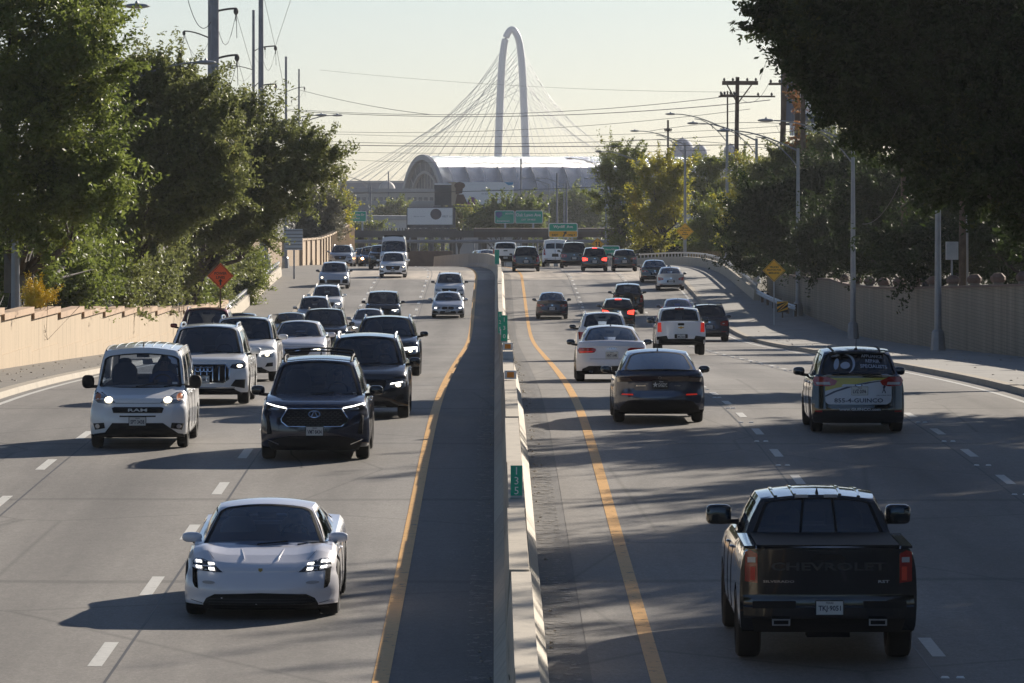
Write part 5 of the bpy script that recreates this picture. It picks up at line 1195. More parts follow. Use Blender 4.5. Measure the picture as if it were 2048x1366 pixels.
    for ft in feats:
        if ft[0] == 'text':
            _, nm, mt_, txt, cx_, cz_, h, wd, off = ft[:9]
            m = MB(); put_text(m, txt, (cx_, cz_), h, 0, width=wd, bold=True, fn=lambda a, b_: car.P(view, a, b_, off)); B(m, nm, mt_, sm=0); continue
        if ft[0] == 'ring':
            _, nm, mt_, rings, off = ft; m = MB()
            for r in rings: ringp(car, view, *r, m, off)
            B(m, nm, mt_, sm=0); continue
        nm, mt_, polys, off = ft[:4]; par = ft[4] if len(ft) > 4 else None
        flag = ft[5] if len(ft) > 5 else ''
        if nm.endswith('*'):      # mirrored pair, one mesh each
            nm = nm[:-1]
            for k, f in enumerate((lambda p: p, mir)):
                m = MB()
                for p in polys: car.decal(view, f(p), m, off)
                o = B(m, nm, mt_, made.get((par, k)) if par else None, sm=50); made[(nm, k)] = o
        else:
            m = MB()
            for p in polys: car.decal(view, p, m, off)
            o = B(m, nm, mt_, made.get((par, 0)) if par else None, sm=50); made[(nm, 0)] = o
    if plate:
        txt, cx_, cz_, style = plate[:4]; po_ = plate[4] if len(plate) > 4 else .02; pw, ph = .155, .078
        m = MB(); yv = car.surf(view, cx_, cz_) ; sg = 1 if view == 'F' else -1
        yy = (yv - po_) if view == 'F' else car.L - yv + po_
        c = (cx_ if view == 'F' else -cx_, yy, cz_)
        m.box(c, (2 * pw, .012, 2 * ph)); o = B(m, 'license_plate', M_PLB if style == 'black' else M_PLATE, sm=0)
        def fn(a, b_): return (a if view == 'F' else -a, yy - .0085 * sg, b_)
        m = MB(); off = .05 if style == 'black' else 0
        put_text(m, txt, (cx_ + off, cz_ - .012), .078, 0, width=(.185 if style == 'black' else .26), bold=True, fn=fn)
        put_text(m, 'TEXAS', (cx_ + off * .4, cz_ + .057), .022, 0, bold=True, fn=fn)
        if style == 'black':
            S = star(cx_ - .1, cz_ - .005, .062); m.add([fn(*p) for p in S] + [fn(cx_ - .1, cz_ - .005)], [(k, (k + 1) % 10, 10) for k in range(10)])
        B(m, 'lettering', M_PLATE if style == 'black' else M_PINK, o, sm=0)
        if detail > 1: 
            m = MB()
            for (a0, a1, b0, b1) in ((-pw - .008, pw + .008, ph, ph + .01), (-pw - .008, pw + .008, -ph - .01, -ph), (-pw - .01, -pw, -ph, ph), (pw, pw + .01, -ph, ph)):
                m.box(((c[0] + (a0 + a1) / 2), yy, cz_ + (b0 + b1) / 2), (a1 - a0, .02, b1 - b0))
            B(m, 'plate_frame', M_TRIM if style != 'chrome' else M_CHR, o, sm=0)
    if extra: extra(car, B, root, bd)
    if driver:
        Mx = root.matrix_basis; make_driver(Mx @ Vector((.38, yc + 1.15 - ref, min(zb_ - .06, sp['H'] - .8))), driver, head)
    return root
M_SKIN = mat('skin', (.32, .2, .14), .55); M_HAIR = mat('dark_hair', (.02, .015, .012), .7)
def make_driver(base, desc, head):
    lab, shirt = desc
    e = empty('person', base, head); tag(e, lab, 'person', 'drivers behind windshields')
    # one continuous skinned figure: hips, chest, neck, head, arms to the wheel
    V = [(0, 0, -.28), (0, .02, 0), (0, .03, .24), (0, .0, .36), (0, -.03, .46), (0, -.045, .55), (.2, .0, .22), (.27, -.16, 0), (.14, -.42, .12), (-.2, .0, .22), (-.27, -.16, 0), (-.14, -.42, .12), (.1, -.3, -.3), (-.1, -.3, -.3)]
    E = [(0, 1), (1, 2), (2, 3), (3, 4), (4, 5), (2, 6), (6, 7), (7, 8), (2, 9), (9, 10), (10, 11), (0, 12), (0, 13)]
    R = [(.17, .13), (.16, .12), (.17, .12), (.055, .055), (.08, .09), (.055, .07), (.07, .07), (.05, .05), (.035, .035), (.07, .07), (.05, .05), (.035, .035), (.08, .08), (.08, .08)]
    me = bpy.data.meshes.new('body'); me.from_pydata(V, E, []); o = bpy.data.objects.new('body', me); C.objects.link(o)
    md = o.modifiers.new('skin', 'SKIN'); sb = o.modifiers.new('sub', 'SUBSURF'); sb.levels = 2; sb.render_levels = 2
    for i, r in enumerate(R): me.skin_vertices[0].data[i].radius = r
    me.skin_vertices[0].data[0].use_root = True
    dg = bpy.context.evaluated_depsgraph_get(); m2 = bpy.data.meshes.new_from_object(o.evaluated_get(dg)); bpy.data.objects.remove(o)
    b = bpy.data.objects.new('body', m2); C.objects.link(b); b.parent = e
    m2.materials.clear(); m2.materials.append(M_SKIN); m2.materials.append(shirt)
    for p in m2.polygons: p.use_smooth = True; c = p.center; p.material_index = 1 if (c.z < .33 and not (c.y < -.33 and c.z > .04)) else 0
    m = MB(); m.ell((0, .0, .56), (.085, .105, .085), 14, 9); m.ell((0, .05, .48), (.08, .07, .1), 12, 8); m.build('hair', M_HAIR, e)
    m = MB(); m.ell((0, -.135, .47), (.013, .02, .028), 8, 6); m.ell((.085, -.02, .48), (.012, .022, .03), 8, 6); m.ell((-.085, -.02, .48), (.012, .022, .03), 8, 6); m.ell((0, -.118, .425), (.026, .008, .007), 8, 5); m.build('face_features', M_SKIN, e)
    m = MB()
    for s in (-1, 1): m.ell((s * .034, -.118, .498), (.014, .008, .009), 8, 5)
    m.build('eyes', M_HAIR, e)
    m = MB()
    for s in (-1, 1):
        hx = Vector((s * .14, -.43, .13)); m.ell(hx, (.035, .03, .045), 10, 7)
        for k in range(4): a = -.3 + k * .2; m.tube([hx + Vector((s * -.01, -.02, .035 - k * .022)), hx + Vector((s * -.035, -.055, .04 - k * .022)), hx + Vector((s * -.055, -.035, .038 - k * .022))], [.009, .008, .006], 6)
        m.tube([hx + Vector((s * -.02, .01, .03)), hx + Vector((s * -.05, .0, .05))], [.01, .008], 6)
    m.build('hands', M_SKIN, e)
def SEDAN(**k):
    d = dict(L=4.85, W=1.85, H=1.45, wb=2.82, fo=.9, gc=.19, tr=.335, tw=.24, top=[(0, .66), (.05, .71), (.2, .76), (.6, .84), (1.15, .93), (1.3, .95), (3.9, 1.02), (4.3, 1.06), (4.7, 1.04), (4.8, .99), (4.85, .9)],
             cab=(1.2, 2.05, 3.35, 4.25), wbelt=.86, wroof=.62, side=[(-1, -.2), (-.2, .45), (.45, .85)], kF=.4, kR=.26); d.update(k); return d
def SUV(**k):
    d = dict(L=4.65, W=1.86, H=1.68, wb=2.7, fo=.9, gc=.22, tr=.36, tw=.25, top=[(0, .84), (.05, .9), (.2, .96), (.6, 1.03), (1.05, 1.09), (1.2, 1.1), (4.2, 1.14), (4.58, 1.13), (4.65, 1.05)],
             cab=(1.08, 1.85, 3.95, 4.5), wbelt=.87, wroof=.69, side=[(-1, -.35), (-.35, .3), (.3, .86)], kF=.32, kR=.2, gSF=M_GLASS, gS=M_GLASSD, gR=M_GLASSD, rup=.08, my=.42); d.update(k); return d
def PICKUP(**k):
    d = dict(L=5.85, W=2.02, H=1.9, wb=3.7, fo=.95, gc=.36, tr=.41, tw=.28, top=[(0, 1.1), (.06, 1.17), (.3, 1.22), (1.2, 1.3), (1.4, 1.31), (3.8, 1.34), (4.0, 1.37), (5.8, 1.38), (5.85, 1.36)],
             cab=(1.3, 2.0, 3.55, 3.82), wbelt=.88, wroof=.74, side=[(-1, -.2), (-.2, .75)], kF=.25, kR=.05, my=.4, mz=.12, ms=(.14, .09, .12), mp=.5, rwin=(-.88, .88, .1, .9), crown=.02, rup=.05, Rp=[(0, .1), (.15, .02), (.3, .0), (1, .0)], gS=M_GLASSD, gR=M_GLASSD, kr=.05); d.update(k); return d
def VAN(**k):
    d = dict(L=4.75, W=1.84, H=1.87, wb=3.1, fo=.88, gc=.22, tr=.33, tw=.22, top=[(0, .86), (.05, .92), (.25, .98), (.6, 1.06), (.95, 1.13), (1.1, 1.14), (4.5, 1.16), (4.75, 1.14)],
             cab=(.92, 1.55, 4.4, 4.7), wbelt=.9, wroof=.78, side=[(-1, -.5), (-.5, .2), (.2, .92)], kF=.34, kR=.12, mmat=M_TRIM, ms=(.12, .09, .13), mz=.1, my=.35, rcrown=.08, wsh=(-.93, .93, .03, .83)); d.update(k); return d
def hl(W, z0, z1, x0=.5, x1=.9, slant=.05):    # a tapering headlamp outline on one side
    return [(x0 * W, z0 + slant), (x0 * W + .06, z0 + .015), (x1 * W - .05, z0), (x1 * W, z0 + .04), (x1 * W, z1 - .02), (x1 * W - .07, z1), (x0 * W + .05, z1 - slant)]
def trap(x0, x1, z0, z1, dx=.06): return [(-x1 if x0 is None else x0, z0), (x1, z0), (x1 - dx, z1), ((-x1 if x0 is None else x0) + dx, z1)]
def symt(xb, xt, z0, z1, c=.03): return [(-xb + c, z0), (xb - c, z0), (xb, z0 + c), (xt, z1 - c), (xt - c, z1), (-xt + c, z1), (-xt, z1 - c), (-xb, z0 + c)]
def front_feats(W, z0, gc, style='suv', lit=True, grille='dark', lampc=M_LENS, gw=.5, intake=True, drl='line'):
    h = z0 - gc; f = []
    gz0, gz1 = (gc + h * .5, gc + h * .93) if style == 'suv' else (gc + h * .42, gc + h * .86)
    f.append(('grille', M_TRIM, [symt(gw * W * .82, gw * W, gz0, gz1, .04)], .008))
    f.append(('grille_surround', M_CHR if grille == 'chrome' else M_TRIM, [[(-gw * W * .9, gz1 - .015), (gw * W * .9, gz1 - .015), (gw * W * .97, gz1 + .012), (-gw * W * .97, gz1 + .012)]], .016))
    f.append(('badge', M_CHR, [ellp(0, (gz0 + gz1) / 2 + .03, .06, .045, 12)], .018))
    for z in np.linspace(gz0 + .05, gz1 - .06, 4): f.append(('grille_bar', M_RIMD, [[(-gw * W * .84, z - .006), (gw * W * .84, z - .006), (gw * W * .84, z + .006), (-gw * W * .84, z + .006)]], .012))
    a, b = gc + h * .68, gc + h * .92
    P = hl(W, a, b, gw + .06, .92)
    f.append(('headlight*', lampc, [P], .01))
    if drl == 'line': f.append(('daylight_strip*', M_DRL if lit else M_CLEAR, [[(gw * W + .07, b - .065), (.86 * W, b - .03), (.86 * W, b - .005), (gw * W + .09, b - .038)]], .017, 'headlight'))
    if drl == 'dot' or lit: f.append(('lamp*', M_HEAD if lit else M_CLEAR, [ellp((gw + .26) * W, (a + b) / 2 - .01, .055, .035, 10)], .018, 'headlight'))
    f.append(('lower_grille', M_TRIM, [symt(W * .78, W * .6, gc + .02, gc + h * .26)], .008))
    if intake: f.append(('fog_lamp_recess*', M_TRIM, [[(W * .66, gc + h * .28), (W * .88, gc + h * .3), (W * .88, gc + h * .46), (W * .72, gc + h * .44)]], .008))
    zs = gc + h * .955; f.append(('hood_seam', M_TRIM, [[(-W * .84, zs - .02), (-W * .5, zs), (W * .5, zs), (W * .84, zs - .02), (W * .84, zs - .012), (W * .5, zs + .008), (-W * .5, zs + .008), (-W * .84, zs - .012)]], .003))
    f.append(('skid_strip', M_STEEL, [[(-W * .5, gc + .03), (W * .5, gc + .03), (W * .47, gc + .055), (-W * .47, gc + .055)]], .012))
    return f
def rear_feats(W, sp, lamps='block', brake=False, paintdark=True, platez=None):
    z1 = sp['top'][-1][1]; gc = sp['gc']; h = z1 - gc; L_ = M_BRK if brake else M_RED; f = []
    a, b = gc + h * .66, gc + h * .93
    if lamps == 'block': P = [(W * .55, a + .03), (W * .92, a - .02), (W * .95, b + .02), (W * .68, b), (W * .55, b - .05)]
    elif lamps == 'slim': P = [(W * .45, b - .1), (W * .92, b - .13), (W * .95, b + .02), (W * .6, b - .01)]
    elif lamps == 'tall': P = [(W * .74, a - .08), (W * .92, a - .06), (W * .9, b + .14), (W * .8, b + .14)]
    f.append(('tail_light*', L_ if brake else M_RED, [P], .012))
    cxm = sum(p[0] for p in P) / len(P); czm = sum(p[1] for p in P) / len(P)
    f.append(('reverse_lamp*', M_CLEAR, [ellp(cxm - .02, czm - .02, .06, .022, 10)], .018, 'tail_light'))
    f.append(('rear_bumper', M_TRIM, [symt(W * .93, W * .8, gc + .01, gc + h * .27, .04)], .01))
    f.append(('reflector*', M_RED, [[(W * .6, gc + h * .3), (W * .85, gc + h * .3), (W * .85, gc + h * .34), (W * .6, gc + h * .34)]], .014))
    f.append(('tailgate_seam', M_TRIM, [[(-W * .62, gc + h * .36), (W * .62, gc + h * .36), (W * .62, gc + h * .37), (-W * .62, gc + h * .37)]], .003))
    f.append(('badge', M_CHR, [ellp(0, b - .05, .055, .035, 12)], .014))
    f.append(('plate_recess', M_TRIM, [symt(.26, .24, gc + h * .48, gc + h * .7, .02)], .002))
    f.append(('exhaust*', M_CHR, [ellp(W * .6, gc + .03, .05, .03, 10)], .02))
    return f
# ---- the five vehicles that show largest
def taycan():
    sp = SEDAN(noant=1, mo=-.04, L=4.96, W=1.966, H=1.335, wb=2.9, fo=.9, gc=.13, tr=.36, tw=.27, top=[(0, .60), (.05, .64), (.18, .69), (.5, .77), (1.1, .86), (1.3, .885), (3.9, .96), (4.6, 1.0), (4.9, .98), (4.96, .9)],
               cab=(1.12, 2.1, 3.1, 4.4), wbelt=.82, wroof=.60, kF=.5, bulge=.06, crown=.035, kw=.1, mz=.07, my=.45, ms=(.13, .08, .065), side=[(-1, .0), (.0, .7)], seat=M_SEATL, wsh=(-.955, .955, .02, .96),
               Fp=[(0, .06), (.15, .0), (.32, .02), (.5, -.01), (.75, .03), (1, .13)])
    LD = [(.48, .595), (.56, .66), (.66, .72), (.76, .75), (.85, .745), (.885, .71), (.89, .62), (.82, .605)]
    SL = [(.82, .62), (.885, .64), (.875, .46), (.845, .40), (.80, .385), (.825, .5)]
    def dash(x, z): return [(x - .04, z - .012), (x + .035, z - .008), (x + .04, z + .014), (x - .035, z + .01)]
    f = [('headlight*', M_LDK, [LD], .006), ('air_slot*', M_UNDER, [SL], .007), ('led_dash*', M_DRL, [dash(.635, .695), dash(.80, .715), dash(.625, .635), dash(.795, .65)], .022, 'headlight'),
         ('lower_grille', M_TRIM, [[(-.73, .15), (.73, .15), (.73, .2), (.69, .27), (.58, .325), (0, .345), (-.58, .325), (-.69, .27), (-.73, .2)]], .008),
         ('lower_grille_slat', M_RIMD, [[(-.66, z), (.66, z), (.66, z + .008), (-.66, z + .008)] for z in (.19, .225, .26)], .014),
         ('badge', M_GOLD, [[(-.025, .645), (.025, .645), (.028, .62), (0, .6), (-.028, .62)]], .012),
         ('front_lip', M_TRIM, [[(-.86, .13), (.86, .13), (.84, .15), (-.84, .15)]], .014),
         ('side_intake_line*', M_TRIM, [[(.74, .2), (.9, .23), (.9, .236), (.74, .206)]], .004),
         ('hood_seam*', M_TRIM, [[(.46, .60), (.465, .60), (.70, .84), (.695, .84)]], .003),
         ('parking_sensor*', M_CLEAR, [ellp(.66, .47, .085, .02, 12)], .004)]
    def ex(car, B, root, bd):
        m = MB()
        a = car.f_front(.82, .1)
        m.add([car.f_front(.72, .06) + Vector((0, -.012, 0)), car.f_front(.86, .06) + Vector((0, -.012, 0)), car.f_front(.86, .12) + Vector((0, -.012, 0)), car.f_front(.72, .12) + Vector((0, -.012, 0))], [(0, 1, 2, 3)]); B(m, 'window_sticker', M_PLATE, sm=0)
        for sg in (-1, 1):
            m = MB(); P = [Vector((sg * lerp(.21, .30, t), lerp(.35, 1.05, t), car.itop(lerp(.35, 1.05, t)) + car.zcrown(.25, lerp(.35, 1.05, t)) - .012)) for t in np.linspace(0, 1, 8)]; m.tube(P, [.002, .01, .014, .016, .016, .014, .01, .002], 8); B(m, 'hood_crease', P_PEARL, bd)
    return build_car('sports_sedan', sp, P_PEARL, 'low pearl white sports sedan nearest on the left, four dash LED lamps', 526, row=1235, feats=f, extra=ex, driver=('driver in dark clothes behind the windshield of the low white sports sedan', mat('shirt_dark', (.03, .03, .035), .8)))
taycan()
def qx():
    sp = SUV(L=5.0, W=1.98, H=1.77, wb=2.9, fo=.95, gc=.2, tr=.38, tw=.26, top=[(0, .92), (.05, .99), (.2, 1.04), (.6, 1.09), (1.1, 1.14), (1.3, 1.15), (4.6, 1.18), (4.9, 1.16), (5.0, 1.1)], cab=(1.15, 2.0, 4.2, 4.85), wroof=.665, rails=M_TRIM, mmat=P_BLACK, ms=(.13, .08, .09), kF=.42, crown=.05, wsh=(-.93, .93, .03, .93))
    G = [(-.50, .635), (.50, .635), (.61, .72), (.62, .78), (.5, .965), (-.5, .965), (-.62, .78), (-.61, .72)]
    GI = [(x * .965, .8 + (z - .8) * .93) for x, z in G]
    H_ = [(.52, .92), (.62, .895), (.86, .93), (.90, .97), (.89, 1.04), (.72, 1.0), (.52, .965)]
    f = [('grille_surround', M_CHR, [G], .012), ('grille', M_TRIM, [GI], .022), ('headlight*', M_LDK, [H_], .01), ('daylight_strip*', M_DRL, [[(.52, .958), (.7, .985), (.885, 1.03), (.885, 1.048), (.7, 1.008), (.52, .978)]], .022, 'headlight'),
         ('lamp*', M_LENS, [ellp(.72, .95, .09, .022, 10)], .02, 'headlight'), ('corner_intake*', M_TRIM, [[(.78, .5), (.87, .48), (.89, .82), (.85, .84), (.82, .7)]], .008),
         ('lower_bumper', M_TRIM, [[(-.8, .2), (.8, .2), (.86, .34), (.7, .42), (.45, .47), (-.45, .47), (-.7, .42), (-.86, .34)]], .01),
         ('chrome_strip*', M_CHR, [[(.66, .30), (.86, .38), (.87, .395), (.65, .315)]], .02), ('badge_back', M_TRIM, [ellp(0, .862, .12, .075, 20)], .028)]
    for k, z in enumerate(np.linspace(.665, .93, 9)): f.append(('grille_mesh', M_RIMD, [[(x, z - .008), (x + .05, z - .008), (x + .06, z), (x + .05, z + .008), (x, z + .008), (x - .01, z)] for x in np.arange(-.5 + (k % 2) * .045, .46, .09)], .026)) if k < 8 else None
    f = [q for q in f if q]
    # emblem: an oval pierced by a rising road
    f += [('ring', 'badge', M_CHR, [(0, .862, .112, .066, .017)], .036), ('badge_road', M_CHR, [[(-.075, .812), (-.05, .8), (-.004, .9), (-.012, .91)], [(.075, .812), (.05, .8), (.004, .9), (.012, .91)]], .036)]
    def ex(car, B, root, bd):
        for u in (-.62, .2):
            m = MB(); P = [car.f_roof(a, u) + Vector((0, 0, .13 if abs(a) < .95 else .03)) for a in (-1.0, -.97, -.9, -.5, 0, .5, .9, .97, 1.0)]; m.tube(P, .018, 6); B(m, 'roof_rack_bar', M_TRIM)
        m = MB(); m.add([car.f_front(.8, .07) + Vector((0, -.01, 0)), car.f_front(.88, .07) + Vector((0, -.01, 0)), car.f_front(.88, .12) + Vector((0, -.01, 0)), car.f_front(.8, .12) + Vector((0, -.01, 0))], [(0, 1, 2, 3)]); B(m, 'window_sticker', M_PLATE, sm=0)
        for sg in (-1, 1): m = MB(); m.ell((sg * .97, 1.0, .78), (.012, .03, .05), 8, 6); B(m, 'side_marker', M_ORL)
    return build_car('suv', sp, P_NAVY, 'dark navy suv with a large black grille, lit LED strips and a roof rack', 632, row=918, feats=f, extra=ex, plate=('VMT·8434', .005, .555, 'frame'),
                     driver=('driver faintly seen behind the windshield of the dark navy suv', mat('shirt_grey', (.1, .1, .11), .8)))
qx()
def ram():
    sp = VAN()
    H_ = [(.42, .87), (.6, .85), (.77, .87), (.85, .93), (.85, 1.02), (.79, 1.07), (.70, 1.06), (.55, .97), (.43, .89)]
    f = [('headlight*', M_LENS, [H_], .01), ('lamp*', M_HEAD, [ellp(.56, .93, .075, .055, 12)], .022, 'headlight'), ('indicator*', M_ORL, [ellp(.77, .98, .055, .07, 10)], .018, 'headlight'),
         ('grille', M_TRIM, [[(-.46, .69), (.46, .69), (.49, .78), (.44, .8), (0, .79), (-.44, .8), (-.49, .78)]], .012), ('text', 'grille_lettering', M_PLATE, 'RAM', 0, .745, .055, .36, .02),
         ('slit', M_TRIM, [[(-.34, .615), (.34, .615), (.34, .64), (-.34, .64)]], .008), ('lower_bumper', M_TRIM, [[(-.86, .22), (.86, .22), (.84, .28), (.62, .32), (.48, .5), (-.48, .5), (-.62, .32), (-.84, .28)]], .012),
         ('fog_lamp_recess*', M_TRIM, [[(.62, .40), (.82, .36), (.86, .48), (.64, .5)]], .01), ('fog_lamp*', M_CLEAR, [ellp(.77, .43, .045, .045, 10)], .018, 'fog_lamp_recess'), ('hood_seam', M_TRIM, [[(-.42, .865), (.42, .865), (.42, .873), (-.42, .873)]], .004)]
    def ex(car, B, root, bd):
        for k in range(7):
            m = MB(); a = -.72 + k * .24; P = [car.f_roof(a, u) + Vector((0, 0, -.005)) for u in np.linspace(-.75, .9, 6)]; m.tube(P, .012, 5); B(m, 'roof_rib', P_WHITE)
        for sg in (-1, 1):
            m = MB(); P = [car.f_roof(sg * .96, u) + Vector((0, 0, .006)) for u in np.linspace(-.98, .95, 8)]; m.tube(P, .016, 5); B(m, 'roof_gutter', M_TRIM)
        m = MB(); m.add([car.f_front(.74, .12) + Vector((0, -.01, 0)), car.f_front(.86, .12) + Vector((0, -.01, 0)), car.f_front(.86, .17) + Vector((0, -.01, 0)), car.f_front(.74, .17) + Vector((0, -.01, 0))], [(0, 1, 2, 3)]); B(m, 'window_sticker', M_PLATE, sm=0)
    return build_car('van', sp, P_WHITE, 'small white passenger van with lit headlights and black mirrors', 281, row=896, feats=f, extra=ex, plate=('SPT·3438', 0, .535, 'frame'), cat='van',
                     driver=('driver in a blue shirt at the wheel of the small white van', mat('shirt_blue', (.05, .09, .22), .8)))
ram()
def q7():
    sp = SUV(L=5.05, W=1.97, H=1.74, wb=2.98, fo=.95, gc=.22, tr=.39, tw=.27, top=[(0, .9), (.05, .97), (.2, 1.02), (.6, 1.06), (1.15, 1.1), (4.7, 1.15), (4.95, 1.13), (5.05, 1.05)], cab=(1.15, 2.0, 4.3, 4.9), rails=M_CHR, kF=.34, ms=(.13, .08, .08), wroof=.68)
    G = [(-.46, .48), (.46, .48), (.57, .57), (.58, .8), (.48, .91), (-.48, .91), (-.58, .8), (-.57, .57)]
    f = [('grille_surround', M_CHR, [G], .012), ('grille', M_TRIM, [[(x * .96, .695 + (z - .695) * .94) for x, z in G]], .02)]
    for x in (-.48, -.34, -.2, -.07, .07, .2, .34, .48): f.append(('grille_bar', M_CHR, [[(x - .008, .53), (x + .008, .53), (x + .008, .86), (x - .008, .86)]], .028))
    f += [('ring', 'badge', M_CHR, [(x, .79, .062, .055, .014) for x in (-.132, -.044, .044, .132)], .036), ('headlight*', M_LDK, [[(.58, .83), (.7, .8), (.9, .81), (.93, .88), (.9, .94), (.62, .9)]], .01), ('lamp*', M_HEAD, [ellp(.79, .865, .06, .035, 10)], .022, 'headlight'),
          ('side_intake*', M_TRIM, [[(.6, .42), (.9, .36), (.92, .56), (.7, .56)]], .01), ('lower_bumper', M_TRIM, [symt(.86, .7, .22, .36)], .012), ('chrome_strip', M_CHR, [[(-.7, .37), (.7, .37), (.68, .39), (-.68, .39)]], .018)]
    build_car('suv', sp, P_WHITE, 'big white suv with octagonal chrome barred grille and four rings behind the white van', 412, row=808, feats=f, plate=('KVL·4419', -.03, .57, 'frame'))
q7()
def glb():
    sp = SUV(L=4.63, W=1.834, H=1.69, rails=M_CHR, wroof=.72, cab=(1.05, 1.65, 4.0, 4.45), ms=(.13, .08, .075))
    f = front_feats(.917, .84, .22, 'suv', True, 'chrome', gw=.46); f[0] = ('grille', M_TRIM, [symt(.36, .42, .5, .82, .06)], .008)
    f += [('lamp_outline*', M_DRL, [[(.47, .78), (.83, .8), (.83, .82), (.47, .8)], [(.47, .68), (.49, .68), (.49, .8), (.47, .8)]], .02)]
    build_car('suv', sp, P_WHITE, 'white boxy suv with silver roof rails between the big white suv and the white sedan', 487, row=763, feats=f)
glb()
build_car('sedan', SEDAN(W=1.82, H=1.44), P_PEARL, 'white oncoming sedan with oval badge in a dark grille behind the white boxy suv', 597, row=735,
          feats=front_feats(.91, .66, .19, 'sedan', True, 'chrome', gw=.46) + [('ring', 'badge', M_CHR, [(0, .54, .09, .055, .014)], .024)])
build_car('suv', SUV(W=1.855, H=1.7, rails=M_STEEL, mmat=P_BLACK), P_DGREY, 'blackish blue suv directly behind the navy suv with the roof rack', 731, row=836, feats=front_feats(.927, .84, .22, 'suv', True, 'dark', gw=.5), plate=None,
          driver=('driver faintly seen in the blackish blue suv', MATS['shirt_dark']))
build_car('suv', SUV(W=1.9, H=1.66, rails=M_CHR, mmat=P_BLACK), P_BLACK, 'black suv with silver roof rails and outlined headlamp next to the left yellow line', 773, row=752, feats=front_feats(.95, .84, .22, 'suv', True, 'chrome', gw=.46) +
          [('lamp_outline*', M_DRL, [[(.5, .78), (.87, .8), (.87, .825), (.5, .805)], [(.85, .68), (.87, .68), (.87, .8), (.85, .8)]], .02)])
build_car('suv', SUV(L=4.9, W=1.95, H=1.82, rails=P_RED, top=[(0, .95), (.05, 1.02), (.2, 1.08), (.6, 1.12), (1.1, 1.17), (4.8, 1.2), (4.9, 1.1)], cab=(1.15, 1.8, 4.3, 4.8)), P_RED, 'dark red suv with red mirror in the far lane beside the stepped wall', 410, row=727, feats=front_feats(.97, .95, .22, 'suv', False))
build_car('sedan', SEDAN(H=1.5), P_NAVY, 'dark car roof showing behind the dark red suv', 480, row=696, feats=front_feats(.92, .66, .19, 'sedan', False))
build_car('sedan', SEDAN(W=1.84), P_GREEN, 'dark green sedan in the far oncoming lane left of the grey suv', 580, row=689, feats=front_feats(.92, .66, .19, 'sedan', False))
build_car('suv', SUV(W=1.94, H=1.75, rails=M_TRIM, mmat=P_DGREY), P_DGREY, 'dark grey suv with black roof rails and a pointed grille behind the white sedan', 648, row=708, feats=front_feats(.97, .84, .22, 'suv', True, gw=.45))
build_car('suv', SUV(W=1.9, H=1.74, rails=M_STEEL), P_SILVER, 'silver oncoming suv above the dark green sedan', 628, row=660, feats=front_feats(.95, .84, .22, 'suv', True))
build_car('suv', SUV(W=1.9, H=1.7, rails=M_STEEL), P_WHITE, 'white suv directly below the silver grey low suv in the far lane', 653, row=632, feats=front_feats(.95, .84, .22, 'suv', True), detail=1)
build_car('suv', SUV(W=1.98, H=1.66, mmat=P_DGREY, top=[(0, .78), (.05, .86), (.2, .93), (.6, 1.0), (1.1, 1.06), (4.6, 1.1), (4.65, 1.0)]), P_SILVER, 'silver grey low suv with three black intakes in the far lane by the noise wall', 668, row=577,
          feats=[('headlight*', M_LENS, [[(.62, .66), (.88, .68), (.86, .8), (.66, .8)]], .01), ('lamp*', M_HEAD, [ellp(.76, .74, .07, .045)], .02, 'headlight'), ('grille', M_TRIM, [symt(.42, .45, .38, .6)], .01), ('side_intake*', M_TRIM, [[(.56, .38), (.9, .36), (.92, .6), (.58, .6)]], .01), ('lower_grille', M_TRIM, [symt(.7, .6, .24, .3, .02)], .01)], detail=1)
build_car('suv', SUV(W=1.88, H=1.66, rails=M_STEEL), car_paint('ice_blue', (.38, .43, .5), .3), 'pale blue suv highest up by the noise wall', 682, Y=428, feats=front_feats(.94, .84, .22, 'suv', False), detail=1, rz=-.05)
build_car('sedan', SEDAN(), P_DGREY, 'dark sedan with one glowing orange headlight near the crest', 724, Y=436, feats=front_feats(.92, .66, .19, 'sedan', False), detail=1, rz=-.05)
build_car('sedan', SEDAN(H=1.55), P_SLATE, 'slate sedan touching the one with the orange headlight', 741, Y=432, feats=front_feats(.92, .66, .19, 'sedan', False)[:6] + [('lamp*', mat('orange_headlight', (1, .6, .3), .3, emit=(1, .45, .15), estr=30), [ellp(-.62, .62, .1, .08)], .03)], detail=1)
build_car('pickup_truck', PICKUP(W=1.95, H=1.75), P_BLACK, 'black truck sliver squeezed left of the tall white van', 764, Y=405, feats=front_feats(.97, 1.1, .36, 'suv', False), detail=1, cat='truck')
build_car('suv', SUV(W=1.86, H=1.69, L=4.6), P_WHITE, 'white suv with gaping black grille in front of the tall white van', 786, row=555, feats=front_feats(.93, .84, .22, 'suv', False, gw=.55) + [('painted_glint*', M_HEAD, [ellp(.74, .76, .06, .03)], .022), ('side_vent*', M_TRIM, [[(.82, .36), (.9, .36), (.9, .56), (.84, .56)]], .012)], plate=('PLK·2207', 0, .5, 'frame'), detail=1)  # glowing ovals painted as glints on the unlit headlights
